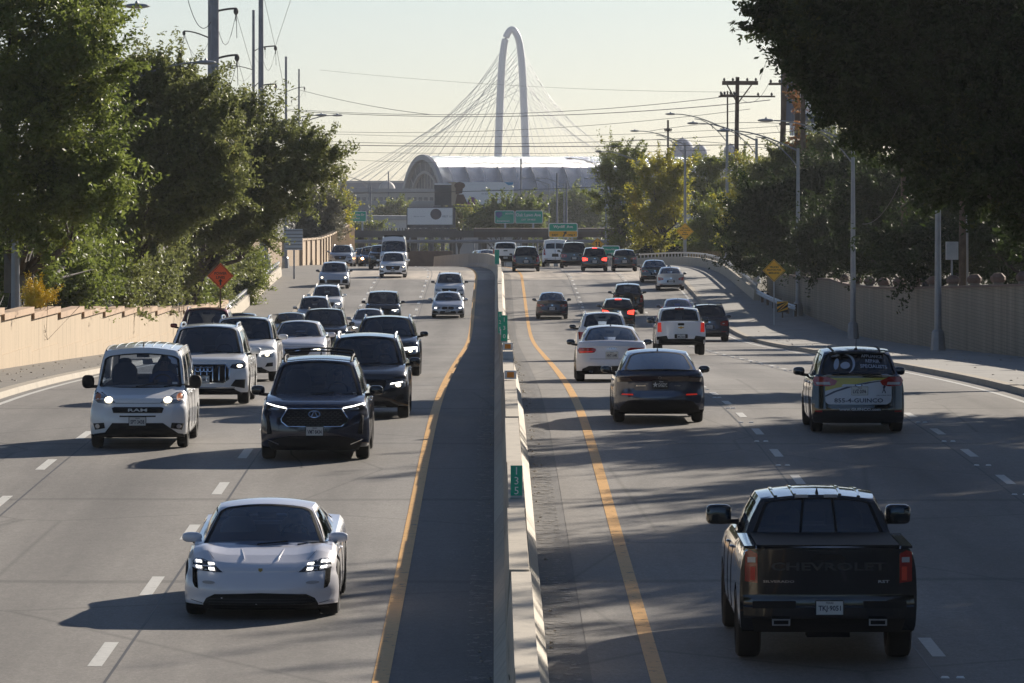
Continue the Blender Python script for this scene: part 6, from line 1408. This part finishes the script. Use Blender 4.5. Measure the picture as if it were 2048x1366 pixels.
def sprinter(px, Y, label, paint, out=False, H=2.55, W=2.02, rows=2, **k):
    sp = VAN(L=6.0, W=W, H=H, wb=3.7, top=[(0, 1.05), (.05, 1.12), (.3, 1.2), (.8, 1.3), (1.1, 1.34), (5.7, 1.36), (6.0, 1.34)], cab=(.95, 1.5, 5.75, 5.97), wroof=.8, ms=(.12, .1, .18), my=.3, wsh=(-.93, .93, .03, .68), side=[(-1, -.65)], rwin=(-.8, .8, .1, .6), rwr=.1, gR=M_GLASSD, gc=.25, tr=.36)
    f = (front_feats(W / 2, 1.05, .25, 'suv', False, gw=.5) if not out else rear_feats(W / 2, sp, 'tall') + [('door_seam_line', M_TRIM, [[(-.01, .5), (.01, .5), (.01, 1.3), (-.01, 1.3)]], .012)])
    def ex(car, B, root, bd):
        if not out: m = MB(); m.box((0, 1.75, H + .02), (W * .7, .25, .14)); B(m, 'roof_marker_box', M_TRIM)
        else: 
            m = MB(); P = [car.f_rear(0, b) + Vector((0, .012, 0)) for b in np.linspace(.05, .95, 6)]; m.tube(P, .03, 5); B(m, 'rear_door_post', paint)
    return build_car('van', sp, paint, label, px, Y=Y, out=out, feats=f, cat='van', detail=1, extra=ex, **k)
sprinter(787, 404, 'tall white high roof van standing behind the white suv with gaping grille', P_WHITE, H=2.42)
build_car('sports_sedan', SEDAN(L=4.5, W=1.85, H=1.41, kF=.3), P_SILVER, 'silver sporty coupe with kidney grille alone in the lane beside the median shade', 896, row=636,
          feats=[('headlight*', M_LENS, [[(.42, .56), (.6, .52), (.84, .56), (.86, .64), (.6, .66), (.44, .63)]], .012), ('lamp*', M_DRL, [ellp(.7, .59, .08, .035)], .022, 'headlight'), ('grille*', M_TRIM, [[(.02, .5), (.3, .5), (.36, .58), (.3, .65), (.04, .66), (.02, .6)]], .012),
                 ('lower_grille', M_TRIM, [symt(.48, .44, .26, .42)], .01), ('side_intake*', M_TRIM, [[(.54, .3), (.88, .26), (.86, .46), (.62, .42)]], .01), ('lip', M_TRIM, [symt(.8, .8, .19, .225, .01)], .012)], detail=1, plate=('RBX·5512', 0, .43, 'frame'))
build_car('suv', SUV(W=1.86, H=1.68, rails=M_TRIM, mmat=P_BLACK), P_WHITE, 'white suv with dark roof bars right behind the silver sporty coupe', 899, row=603, feats=front_feats(.93, .84, .22, 'suv', False), detail=1)
build_car('suv', SUV(L=4.9, W=2.0, H=1.8, mmat=P_BLACK, top=[(0, .95), (.05, 1.03), (.2, 1.1), (.6, 1.13), (1.1, 1.16), (4.8, 1.18), (4.9, 1.1)], cab=(1.15, 1.8, 4.35, 4.8), wroof=.74), P_DGREY, 'square shouldered dark suv in the middle oncoming lane', 766, row=650, feats=front_feats(1.0, .95, .22, 'suv', True, gw=.42), detail=1)
build_car('sedan', SEDAN(W=1.85, H=1.47, rails=M_TRIM), P_SILVER, 'silver sedan with dark roof bars in front of the square dark suv', 737, row=678, feats=front_feats(.92, .66, .19, 'sedan', True), detail=1)
# ---- northbound, seen from behind
def silverado():
    sp = PICKUP(rwr=.06, mo=.06, L=5.9, W=2.06, H=1.84, wb=3.75, fo=.95, mmat=P_BLACK, ms=(.16, .1, .125), mz=.16, wbelt=.87, wroof=.655, cab=(1.3, 2.0, 3.62, 3.85), gR=glass_mat('truck_glass', (.10, .11, .12), .08), gS=M_GLASSD, tw=.29, tr=.42)
    f = [('tail_light*', M_RED, [[(.825, .97), (.97, .99), (.97, 1.33), (.84, 1.37), (.825, 1.3)]], .02), ('bright_strip*', mat('lens_painted_sunlit', (.75, .05, .02), .3), [[(.85, 1.0), (.91, 1.0), (.91, 1.16), (.85, 1.16)]], .03, 'tail_light'), ('reverse_lamp*', M_CLEAR, [[(.85, 1.21), (.94, 1.21), (.94, 1.27), (.85, 1.27)]], .03, 'tail_light'),  # brighter red strip paints sunlight onto the tail lens
         ('tailgate_panel', P_BLACK, [symt(.80, .80, .955, 1.34, .02)], .012), ('tailgate_spoiler', P_BLACK, [[(-.81, 1.3), (.81, 1.3), (.83, 1.37), (-.83, 1.37)]], .035), ('handle', M_TRIM, [symt(.2, .17, 1.24, 1.3, .02)], .022),
         ('text', 'tailgate_lettering', mat('gloss_black_lettering', (.05, .05, .05), .2), 'CHEVROLET', 0, 1.165, .095, 1.34, .02), ('text', 'model_lettering', M_CHR, 'SILVERADO', -.58, .99, .028, .36, .022), ('text', 'trim_lettering', M_STEEL, 'RST', .64, .99, .032, .13, .022),
         ('lower_valance', M_TRIM, [[(-.85, .4), (.85, .4), (.9, .57), (-.9, .57)]], .03)]
    def ex(car, B, root, bd):
        L = car.L
        m = MB(); P = []
        for x in np.linspace(-1, 1, 25):
            yy = L + .16 - .13 * abs(x) ** 6; X_ = x * .99; c_ = .05 * (1 if abs(x) < .35 else 0)
            P.append([(X_, L - .05, .57), (X_, yy - .03, .57), (X_, yy, .60), (X_, yy, .70), (X_, yy - .015, .72), (X_, yy - .015, .79), (X_, yy - .03, .825), (X_, L - .05, .83)])
        m.quadgrid(P); B(m, 'rear_bumper', P_BLACK, sm=30)
        for sg in (-1, 1): m = MB(); m.box((sg * .64, L + .15, .735), (.5, .02, .085)); B(m, 'bumper_step', M_TRIM, sm=0)
        for sg in (-1, 1):
            m = MB(); m.box((sg * .56, L + .1, .53), (.21, .12, .075)); B(m, 'exhaust', M_CHR, sm=0); m = MB(); m.box((sg * .56, L + .162, .53), (.17, .01, .045)); B(m, 'exhaust_opening', M_UNDER, sm=0)
        m = MB(); m.box((0, 4.85, 1.392), (1.66, 1.9, .03)); B(m, 'bed_cover', M_TRIM, sm=0)
        for sg in (-1, 1): m = MB(); m.box((sg * .91, 4.87, 1.385), (.13, 1.92, .03)); B(m, 'bed_rail', P_BLACK, sm=0)
        for x in (-.55, -.3, .3, .55): m = MB(); m.tube([car.f_roof(x / .75, u) + Vector((0, 0, -.012)) for u in np.linspace(-.8, .92, 6)], .03, 6); B(m, 'roof_rib', P_BLACK)
        for x in (-.16, .2): m = MB(); p = car.f_rear(x / .7, .975); m.box(p + Vector((0, .02, .0)), (.16, .05, .035)); B(m, 'cargo_lamp', M_CLEAR, sm=0)
        for x in (-.2, .2):
            m = MB(); m.tube([car.f_rear(x / .8, b) + Vector((0, .012, 0)) for b in (.08, .5, .92)], .018, 5); B(m, 'window_divider', M_TRIM)
        m = MB(); m.box((0, L - .2, .45), (.5, .3, .22)); m.tube([(-.7, L - 2.16 + .0, .42), (.7, L - 2.16, .42)], .07, 8); m.ell((0, 5.9 - 1.2, .4), (.2, .2, .17)); B(m, 'rear_axle', M_UNDER)
    return build_car('pickup_truck', sp, P_BLACK, 'black pickup truck with CHEVROLET tailgate in the right foreground', 1645, row=1316, out=True, feats=f, extra=ex, plate=('TKJ·9051', 0, .70, 'white', .175), cat='truck')
silverado()
def cmax():
    sp = SUV(L=4.4, W=1.84, H=1.63, wb=2.65, fo=.9, gc=.2, tr=.33, top=[(0, .8), (.05, .86), (.2, .92), (.6, .98), (1.0, 1.05), (4.0, 1.12), (4.3, 1.15), (4.4, 1.12)], cab=(.95, 1.8, 3.75, 4.3), wroof=.7, mmat=P_DGREY, ms=(.12, .08, .085), rwin=(-.93, .93, .03, .93), gR=M_GLASSD, rcrown=.05, Rp=[(0, .1), (.12, 0.01), (.3, 0), (1, .10)])
    M_WRAP = mat('wrap_white', (.55, .56, .6), .35, coat=.5); M_WY = mat('wrap_yellow', (.5, .42, .05), .35, coat=.5); M_WN = mat('wrap_navy', (.02, .025, .06), .35, coat=.5); M_FILM = mat('window_film_print', (.42, .46, .55), .5)
    face = [(-.6, .575), (.56, .575), (.64, .62), (.66, .7), (.66, 1.1), (-.66, 1.1), (-.66, .7), (-.65, .62)]
    yel = [(-.66, .84), (-.45, .9), (-.1, .98), (.3, 1.045), (.66, 1.08), (.66, 1.1), (-.66, 1.1)]
    band = [(-.66, .72), (-.45, .82), (-.15, .915), (.25, 1.0), (.45, 1.03), (.45, 1.045), (.2, 1.02), (-.2, .94), (-.5, .835), (-.66, .75)]
    f = [('tailgate_panel', M_WRAP, [face], .01), ('yellow_band', M_WY, [yel], .014), ('navy_sweep', M_WN, [band], .018),
         ('tail_light*', M_RED, [[(.42, 1.04), (.47, .96), (.6, .93), (.86, .94), (.9, 1.04), (.86, 1.12), (.62, 1.12)]], .022), ('reverse_lamp*', M_CLEAR, [[(.56, .965), (.82, .965), (.84, 1.01), (.58, 1.02)]], .03, 'tail_light'),
         ('text', 'phone_lettering', M_WN, '855-4-GUINCO', 0, .655, .085, .97, .02), ('text', 'web_lettering', M_WRAP, 'www.GUINCO.com', .02, .48, .056, .82, .035),
         ('rear_bumper', P_BLACK, [symt(.9, .88, .2, .56, .03)], .015), ('handle_bar', M_WRAP, [symt(.34, .32, .93, .975, .015)], .03), ('badge', M_WN, [ellp(0, .955, .075, .03, 16)], .04),
         ('text', 'badge_lettering', M_CHR, 'Ford', 0, .955, .03, .09, .046), ('ribbon_emblem', M_WN, [[(.46, .80), (.475, .8), (.54, .93), (.525, .94)], [(.53, .79), (.545, .81), (.49, .93), (.48, .92)], ellp(.515, .93, .022, .03, 10)], .018),
         ('text', 'small_lettering', M_WN, 'LOCALLY OWNED AND OPERATED', .5, .755, .018, .3, .018), ('reflector*', M_RED, [[(.72, .42), (.86, .42), (.86, .45), (.72, .45)]], .02)]
    def ex(car, B, root, bd):
        def g(x, z):      # printed on the rear pane: x across, z up the pane
            p = car.f_rear(-x, z); return p + Vector((0, .014, .005))
        for i, (t, b_, wd) in enumerate((('APPLIANCE', .75, .62), ('REPAIR', .55, .4), ('SPECIALISTS', .35, .72))): m = MB(); put_text(m, t, (.42, b_), .13, 0, width=wd, bold=True, fn=g); B(m, 'window_lettering', M_FILM, sm=0)
        m = MB(); n = 22
        for k in range(n - 4):     # crescent mark with a rounded drop and two leaf shapes
            t0, t1 = radians(-70 + k * 10), radians(-60 + k * 10); r1, r2 = .33, .33 - .09 * sin(pi * (k + .5) / (n - 4)); r2b = .33 - .09 * sin(pi * (k + 1.5) / (n - 4))
            c = (-.32, .45); q = [(c[0] + r * cos(t) * .75, c[1] + r * sin(t) * 1.1) for r, t in ((r1, t0), (r1, t1), (r2b, t1), (r2, t0))]; m.add([g(*p) for p in q], [(0, 1, 2, 3)])
        for (ca, cb, ra, rb) in ((-.34, .38, .13, .13), (-.58, .45, .07, .22)):
            E_ = ellp(ca, cb, ra, rb, 14); m.add([g(*p) for p in E_], [tuple(range(14))])
        m.add([g(-.78, .78), g(-.6, .86), g(-.5, .8), g(-.6, .75)], [(0, 1, 2, 3)])
        B(m, 'window_emblem', M_FILM, sm=0)
        for sg in (-.72, .72): m = MB(); m.tube([car.f_roof(sg, u) + Vector((0, 0, .008)) for u in np.linspace(-.7, .95, 6)], .02, 5); B(m, 'roof_channel', M_TRIM)
        m = MB(); q = car.f_roof(0, .75); m.tube([q, q + Vector((0, .12, .22))], [.008, .004], 5); m.ell(q, (.035, .05, .03)); B(m, 'aerial', M_TRIM)
        m = MB(); m.box((0, car.f_rear(0, .97).y + .07, car.H - .045), (1.1, .2, .03)); B(m, 'roof_spoiler', car.sp['_p'], sm=0)
    sp['_p'] = P_DGREY
    return build_car('hatchback', sp, P_BLACK, 'dark hatchback with white and yellow appliance repair advertising on its tailgate', 1712, row=863, out=True, feats=f, extra=ex, plate=('LVZ·2096', .02, .845, 'chrome'), roofp=P_SLATE)
cmax()
def accord():
    sp = SEDAN(L=4.95, W=1.862, H=1.45, wroof=.64, top=[(0, .66), (.05, .71), (.2, .76), (.6, .84), (1.15, .93), (1.3, .95), (3.9, 1.0), (4.5, 1.07), (4.82, 1.09), (4.88, 1.06), (4.95, .98)], cab=(1.2, 2.05, 3.3, 4.5), rwin=(-.9, .9, .08, .94), kR=.3, mmat=P_BLACK, gR=glass_mat('accord_glass', (.10, .11, .13), .2), antm=P_BLACK, Rp=[(0, .16), (.15, .06), (.35, 0), (.5, .01), (.6, .05), (.85, .05), (1, .0)])
    f = [('light_bar', mat('smoked_lens', (.03, .012, .014), .1, coat=1), [[(-.86, .86), (-.55, .88), (-.5, .93), (.5, .93), (.55, .88), (.86, .86), (.88, .95), (.6, .985), (-.6, .985), (-.88, .95)]], .012), ('tail_light*', mat('smoked_tail', (.08, .06, .05), .12, coat=1), [[(.56, .885), (.84, .87), (.86, .94), (.62, .955)]], .02),
         ('trunk_recess', P_SLATE, [symt(.52, .6, .69, .855, .03)], .006), ('reflector*', mat('glowing_red_reflector', (.5, .03, .015), .25, emit=(1, .05, .02), estr=.15), [[(.54, .595), (.78, .6), (.77, .625), (.55, .622)]], .02),  # reflectors glow faintly by emission, though they are no lamps
         ('rear_bumper', M_TRIM, [[(-.84, .24), (.84, .24), (.8, .36), (.68, .47), (.5, .5), (-.5, .5), (-.68, .47), (-.8, .36)]], .012), ('text', 'model_lettering', M_CHR, 'ACCORD', -.39, .79, .025, .2, .012), ('text', 'trim_lettering', M_CHR, 'HYBRID', .37, .79, .018, .12, .012),
         ('ring', 'badge', M_CHR, [(0, .955, .035, .03, .006)], .02), ('trunk_seam', M_TRIM, [[(-.6, .66), (.6, .66), (.6, .666), (-.6, .666)]], .004)]
    def ex(car, B, root, bd):
        m = MB(); P = [Vector((x, car.L - .07 - .22 * (abs(x) / .8) ** 3, 1.125 - .04 * (x / .8) ** 2)) for x in np.linspace(-.74, .74, 13)]
        m.quadgrid([[p + Vector((0, -.1, -.03)), p + Vector((0, -.02, .012)), p + Vector((0, .03, .01)), p + Vector((0, .0, -.03)), p + Vector((0, -.1, -.03))] for p in P]); B(m, 'trunk_spoiler', P_BLACK)
    return build_car('sedan', sp, P_SLATE, 'slate blue sedan with black star plate and thin trunk spoiler, by the right yellow line', 1316, row=844, out=True, feats=f, extra=ex, plate=('GVGGYC', .01, .815, 'black'))
accord()
def a6():
    sp = SEDAN(L=4.93, W=1.874, H=1.455, wb=2.91, rwin=(-.9, .9, .08, .94), wroof=.62, mmat=P_SLATE, cab=(1.2, 2.05, 3.4, 4.4))
    f = [('tail_light*', M_RED, [[(.42, .83), (.46, .77), (.86, .75), (.9, .82), (.86, .9), (.5, .9), (.42, .87)]], .014), ('bright_strip*', M_REDL, [[(.5, .785), (.84, .77), (.84, .80), (.5, .805)]], .022, 'tail_light'), ('ring', 'badge', M_CHR, [(x, .885, .045, .032, .009) for x in (-.09, -.03, .03, .09)], .018),
         ('trunk_seam', M_TRIM, [[(-.58, .6), (.58, .6), (.58, .608), (-.58, .608)]], .004), ('rear_bumper', M_TRIM, [[(-.8, .2), (.8, .2), (.78, .34), (.6, .42), (.2, .42), (0, .33), (-.2, .42), (-.6, .42), (-.78, .34)]], .014), ('exhaust*', M_CHR, [ellp(.55, .27, .06, .03, 10)], .03)]
    build_car('sedan', sp, P_PEARL, 'white sedan with four ring badge and wide red tail lights behind the slate sedan', 1222, row=763, out=True, feats=f, plate=('HNT·1648', 0, .71, 'chrome'))
a6()
def colorado():
    sp = PICKUP(L=5.4, W=1.88, H=1.79, wb=3.26, fo=.95, tr=.38, tw=.26, gc=.38, top=[(0, 1.02), (.06, 1.1), (.3, 1.15), (1.2, 1.2), (3.6, 1.24), (3.8, 1.27), (5.35, 1.28), (5.4, 1.26)], cab=(1.25, 1.9, 3.4, 3.65), mmat=P_BLACK)
    f = [('tail_light*', M_REDL, [[(.74, .88), (.89, .88), (.89, 1.24), (.76, 1.24)]], .02), ('handle', M_TRIM, [symt(.12, .12, 1.13, 1.22, .02)], .03), ('badge', M_GOLD, [[(-.12, 1.03), (-.04, 1.03), (-.03, 1.005), (.03, 1.005), (.04, 1.03), (.12, 1.03), (.1, 1.07), (.04, 1.07), (.03, 1.095), (-.03, 1.095), (-.04, 1.07), (-.1, 1.07)]], .03),
         ('tailgate_panel', P_WHITE, [symt(.72, .72, .9, 1.25, .02)], .016), ('rear_bumper', P_WHITE, [[(-.92, .7), (-.5, .62), (.5, .62), (.92, .7), (.92, .8), (-.92, .8)]], .14), ('bumper_step', M_TRIM, [symt(.25, .25, .64, .8, .02)], .15), ('bumper_pad*', M_TRIM, [[(.5, .62), (.93, .58), (.93, .7), (.55, .74)]], .15), ('lower_valance', M_TRIM, [symt(.85, .85, .42, .64, .02)], .08)]
    def ex(car, B, root, bd):
        m = MB(); m.box((0, car.f_rear(0, .98).y + .04, car.H - .02), (.34, .06, .05)); B(m, 'stop_lamp', M_RED, sm=0)
        m = MB(); m.box((0, 4.5, 1.295), (1.5, 1.6, .03)); B(m, 'bed_cover', M_TRIM, sm=0)
        for x in (-.2, .25): m = MB(); m.tube([car.f_rear(x, b) + Vector((0, .012, 0)) for b in (.08, .5, .92)], .015, 5); B(m, 'window_divider', M_TRIM)
    build_car('pickup_truck', sp, P_WHITE, 'white pickup truck with gold cross badge driving away', 1360, row=710, out=True, feats=f, extra=ex, plate=('MRL·5026', 0, .71, 'white', .16), cat='truck')
colorado()
def rs(sp, **k): return rear_feats(sp['W'] / 2, sp, **k)
def R(name, sp, paint, label, px, plate=None, lamps='block', brake=False, hi=False, detail=1, **k):
    def ex(car, B, root, bd):
        if hi: m = MB(); p = car.f_rear(0, .97); m.box(p + Vector((0, .03, -.0)), (.34, .05, .045)); B(m, 'high_stop_lamp', M_BRK, sm=0)
        if k2.get('wheelcover'): m = MB(); m.lathe([(0, .33), (.2, .33), (.22, .3), (.22, .01)], 'Y', (0, car.L, .95), 20); B(m, 'spare_wheel', M_TYRE)
    k2 = dict(wheelcover=k.pop('wheelcover', False))
    g = sp['gc'] + (sp['top'][-1][1] - sp['gc']) * .6
    build_car(name, sp, paint, label, px, out=True, feats=rs(sp, lamps=lamps, brake=brake), detail=detail, plate=(plate, 0, g, 'white') if plate else None, extra=ex, **k)
R('suv', SUV(W=1.83, H=1.66, rails=P_WHITE, mmat=P_BLACK, gR=M_GLASS), P_WHITE, 'white wagon like suv directly in front of the white four ring sedan', 1206, row=722)
R('suv', SUV(W=1.93, H=1.78, rails=M_TRIM, L=4.9, cab=(1.08, 1.8, 4.2, 4.75), top=[(0, .9), (.1, .98), (1.1, 1.12), (4.8, 1.16), (4.9, 1.05)]), P_NAVY, 'dark navy suv right of the white pickup by the curb', 1417, row=683, plate='SKT·8814')
R('sedan', SEDAN(W=1.84), P_BLUE, 'blue sedan roof and trunk showing above the white pickup', 1356, row=652, lamps='slim')
R('hatchback', SUV(W=1.83, H=1.6, L=4.3, mmat=P_BLACK), P_BLACK, 'black suv with lit brake lights and high red stop lamp in the middle lane', 1236, row=657, brake=True, hi=True)
R('suv', SUV(W=1.82, H=1.72, L=4.4, mmat=P_BLACK, gR=M_GLASS), P_BLACK, 'black suv with a spare wheel bulge ahead of the braking one', 1256, row=628, lamps='tall', wheelcover=True)
R('sedan', SEDAN(L=4.7, W=1.8, H=1.46, mmat=P_BLACK), P_NAVY, 'dark blue sedan alone in the lane beside the right yellow line', 1104, row=638, plate='NGD·7305', lamps='slim')
R('sedan', SEDAN(L=4.6, W=1.77, H=1.45), P_SILVER, 'silver sedan with glowing tail lights beside the curb at the bend', 1341, row=581, plate='PWB·2291', brake=False)
R('sedan', SEDAN(W=1.85, H=1.46), P_BLACK, 'dark sedan just ahead of the silver sedan by the curb', 1309, row=565, lamps='slim')
R('suv', SUV(W=1.8, H=1.56, L=4.2), P_DGREY, 'grey small suv rightmost of the row at the crest', 1249, row=543, plate='TJF·6690', lamps='slim')
R('suv', SUV(W=1.86, H=1.7), P_BLACK, 'black suv with bright brake lights second from the right in the row at the crest', 1189, row=543, plate='KDR·1182', brake=True, hi=True)
R('suv', SUV(L=5.3, W=2.04, H=1.92, wb=3.1, cab=(1.1, 1.8, 4.7, 5.15), top=[(0, 1.0), (.1, 1.08), (1.1, 1.18), (5.2, 1.22), (5.3, 1.1)]), P_BLACK, 'very large black suv between the braking suv and the white van at the crest', 1148, Y=412, plate='BVC·4471', lamps='block')
sprinter(1110, 424, 'white passenger van with split rear windows in the row at the crest', P_WHITE, out=True, H=2.1, W=1.98)
R('suv', SUV(L=4.95, W=1.98, H=1.78, rails=M_TRIM, cab=(1.08, 1.8, 4.3, 4.8), top=[(0, .9), (.1, .98), (1.1, 1.12), (4.85, 1.18), (4.95, 1.08)]), P_BLACK, 'black suv with tall red corner lights at the crest, by the right yellow line', 1052, row=543, plate='LSN·3058', lamps='tall')
def wp2():
    sp = PICKUP(L=5.8, W=1.98, H=1.88)
    build_car('pickup_truck', sp, P_WHITE, 'white pickup truck left of the black suv with tall corner lights', 1011, Y=424, out=True, feats=[('handle', M_TRIM, [symt(.16, .16, 1.2, 1.28, .02)], .02), ('tail_light*', M_RED, [[(.84, 1.0), (.97, 1.0), (.97, 1.34), (.85, 1.34)]], .02), ('rear_bumper', M_TRIM, [symt(.95, .95, .45, .85, .03)], .1)], plate=('GHP·9924', 0, .7, 'white', .12), cat='truck', detail=1)
wp2()
R('sedan', SEDAN(), P_WHITE, 'white sedan half hidden behind the bending median barrier', 976, Y=455, rz=.12)
R('suv', SUV(W=1.9, H=1.75, mmat=P_BLACK), P_WHITE, 'white suv behind the half hidden white sedan at the barrier bend', 967, Y=482, rz=.15)
for k, (px, Y, pt, lab) in enumerate(((812, 930, P_SLATE, 'hazy dark car under the overpass left of the column'), (845, 960, P_WHITE, 'hazy white car under the overpass'), (879, 940, P_SILVER, 'hazy silver car under the overpass right of the white one'), (1075, 930, P_DGREY, 'hazy dark car under the overpass right part'))):
    build_car('sedan', SEDAN(H=1.6), pt, lab, px, Y=Y, feats=front_feats(.92, .66, .19, 'sedan', False)[:5], detail=0)
# ------------------------------------------------------------------ haze
m = MB(); m.box((0, 2130, 61.5), (4600, 4560, 141)); hz = m.build('haze', mat('haze_air', (1, 1, 1)), smooth=0)
N, L = nodes_of(MATS['haze_air']); N.remove(N['Principled BSDF']); vp = N.new('ShaderNodeVolumePrincipled'); vp.inputs['Color'].default_value = (.9, .93, 1, 1); vp.inputs['Density'].default_value = .00008; vp.inputs['Anisotropy'].default_value = .1
L.new(vp.outputs[0], N['Material Output'].inputs['Volume']); tag(hz, 'pale even haze filling the air over the highway', 'haze', kind='stuff')
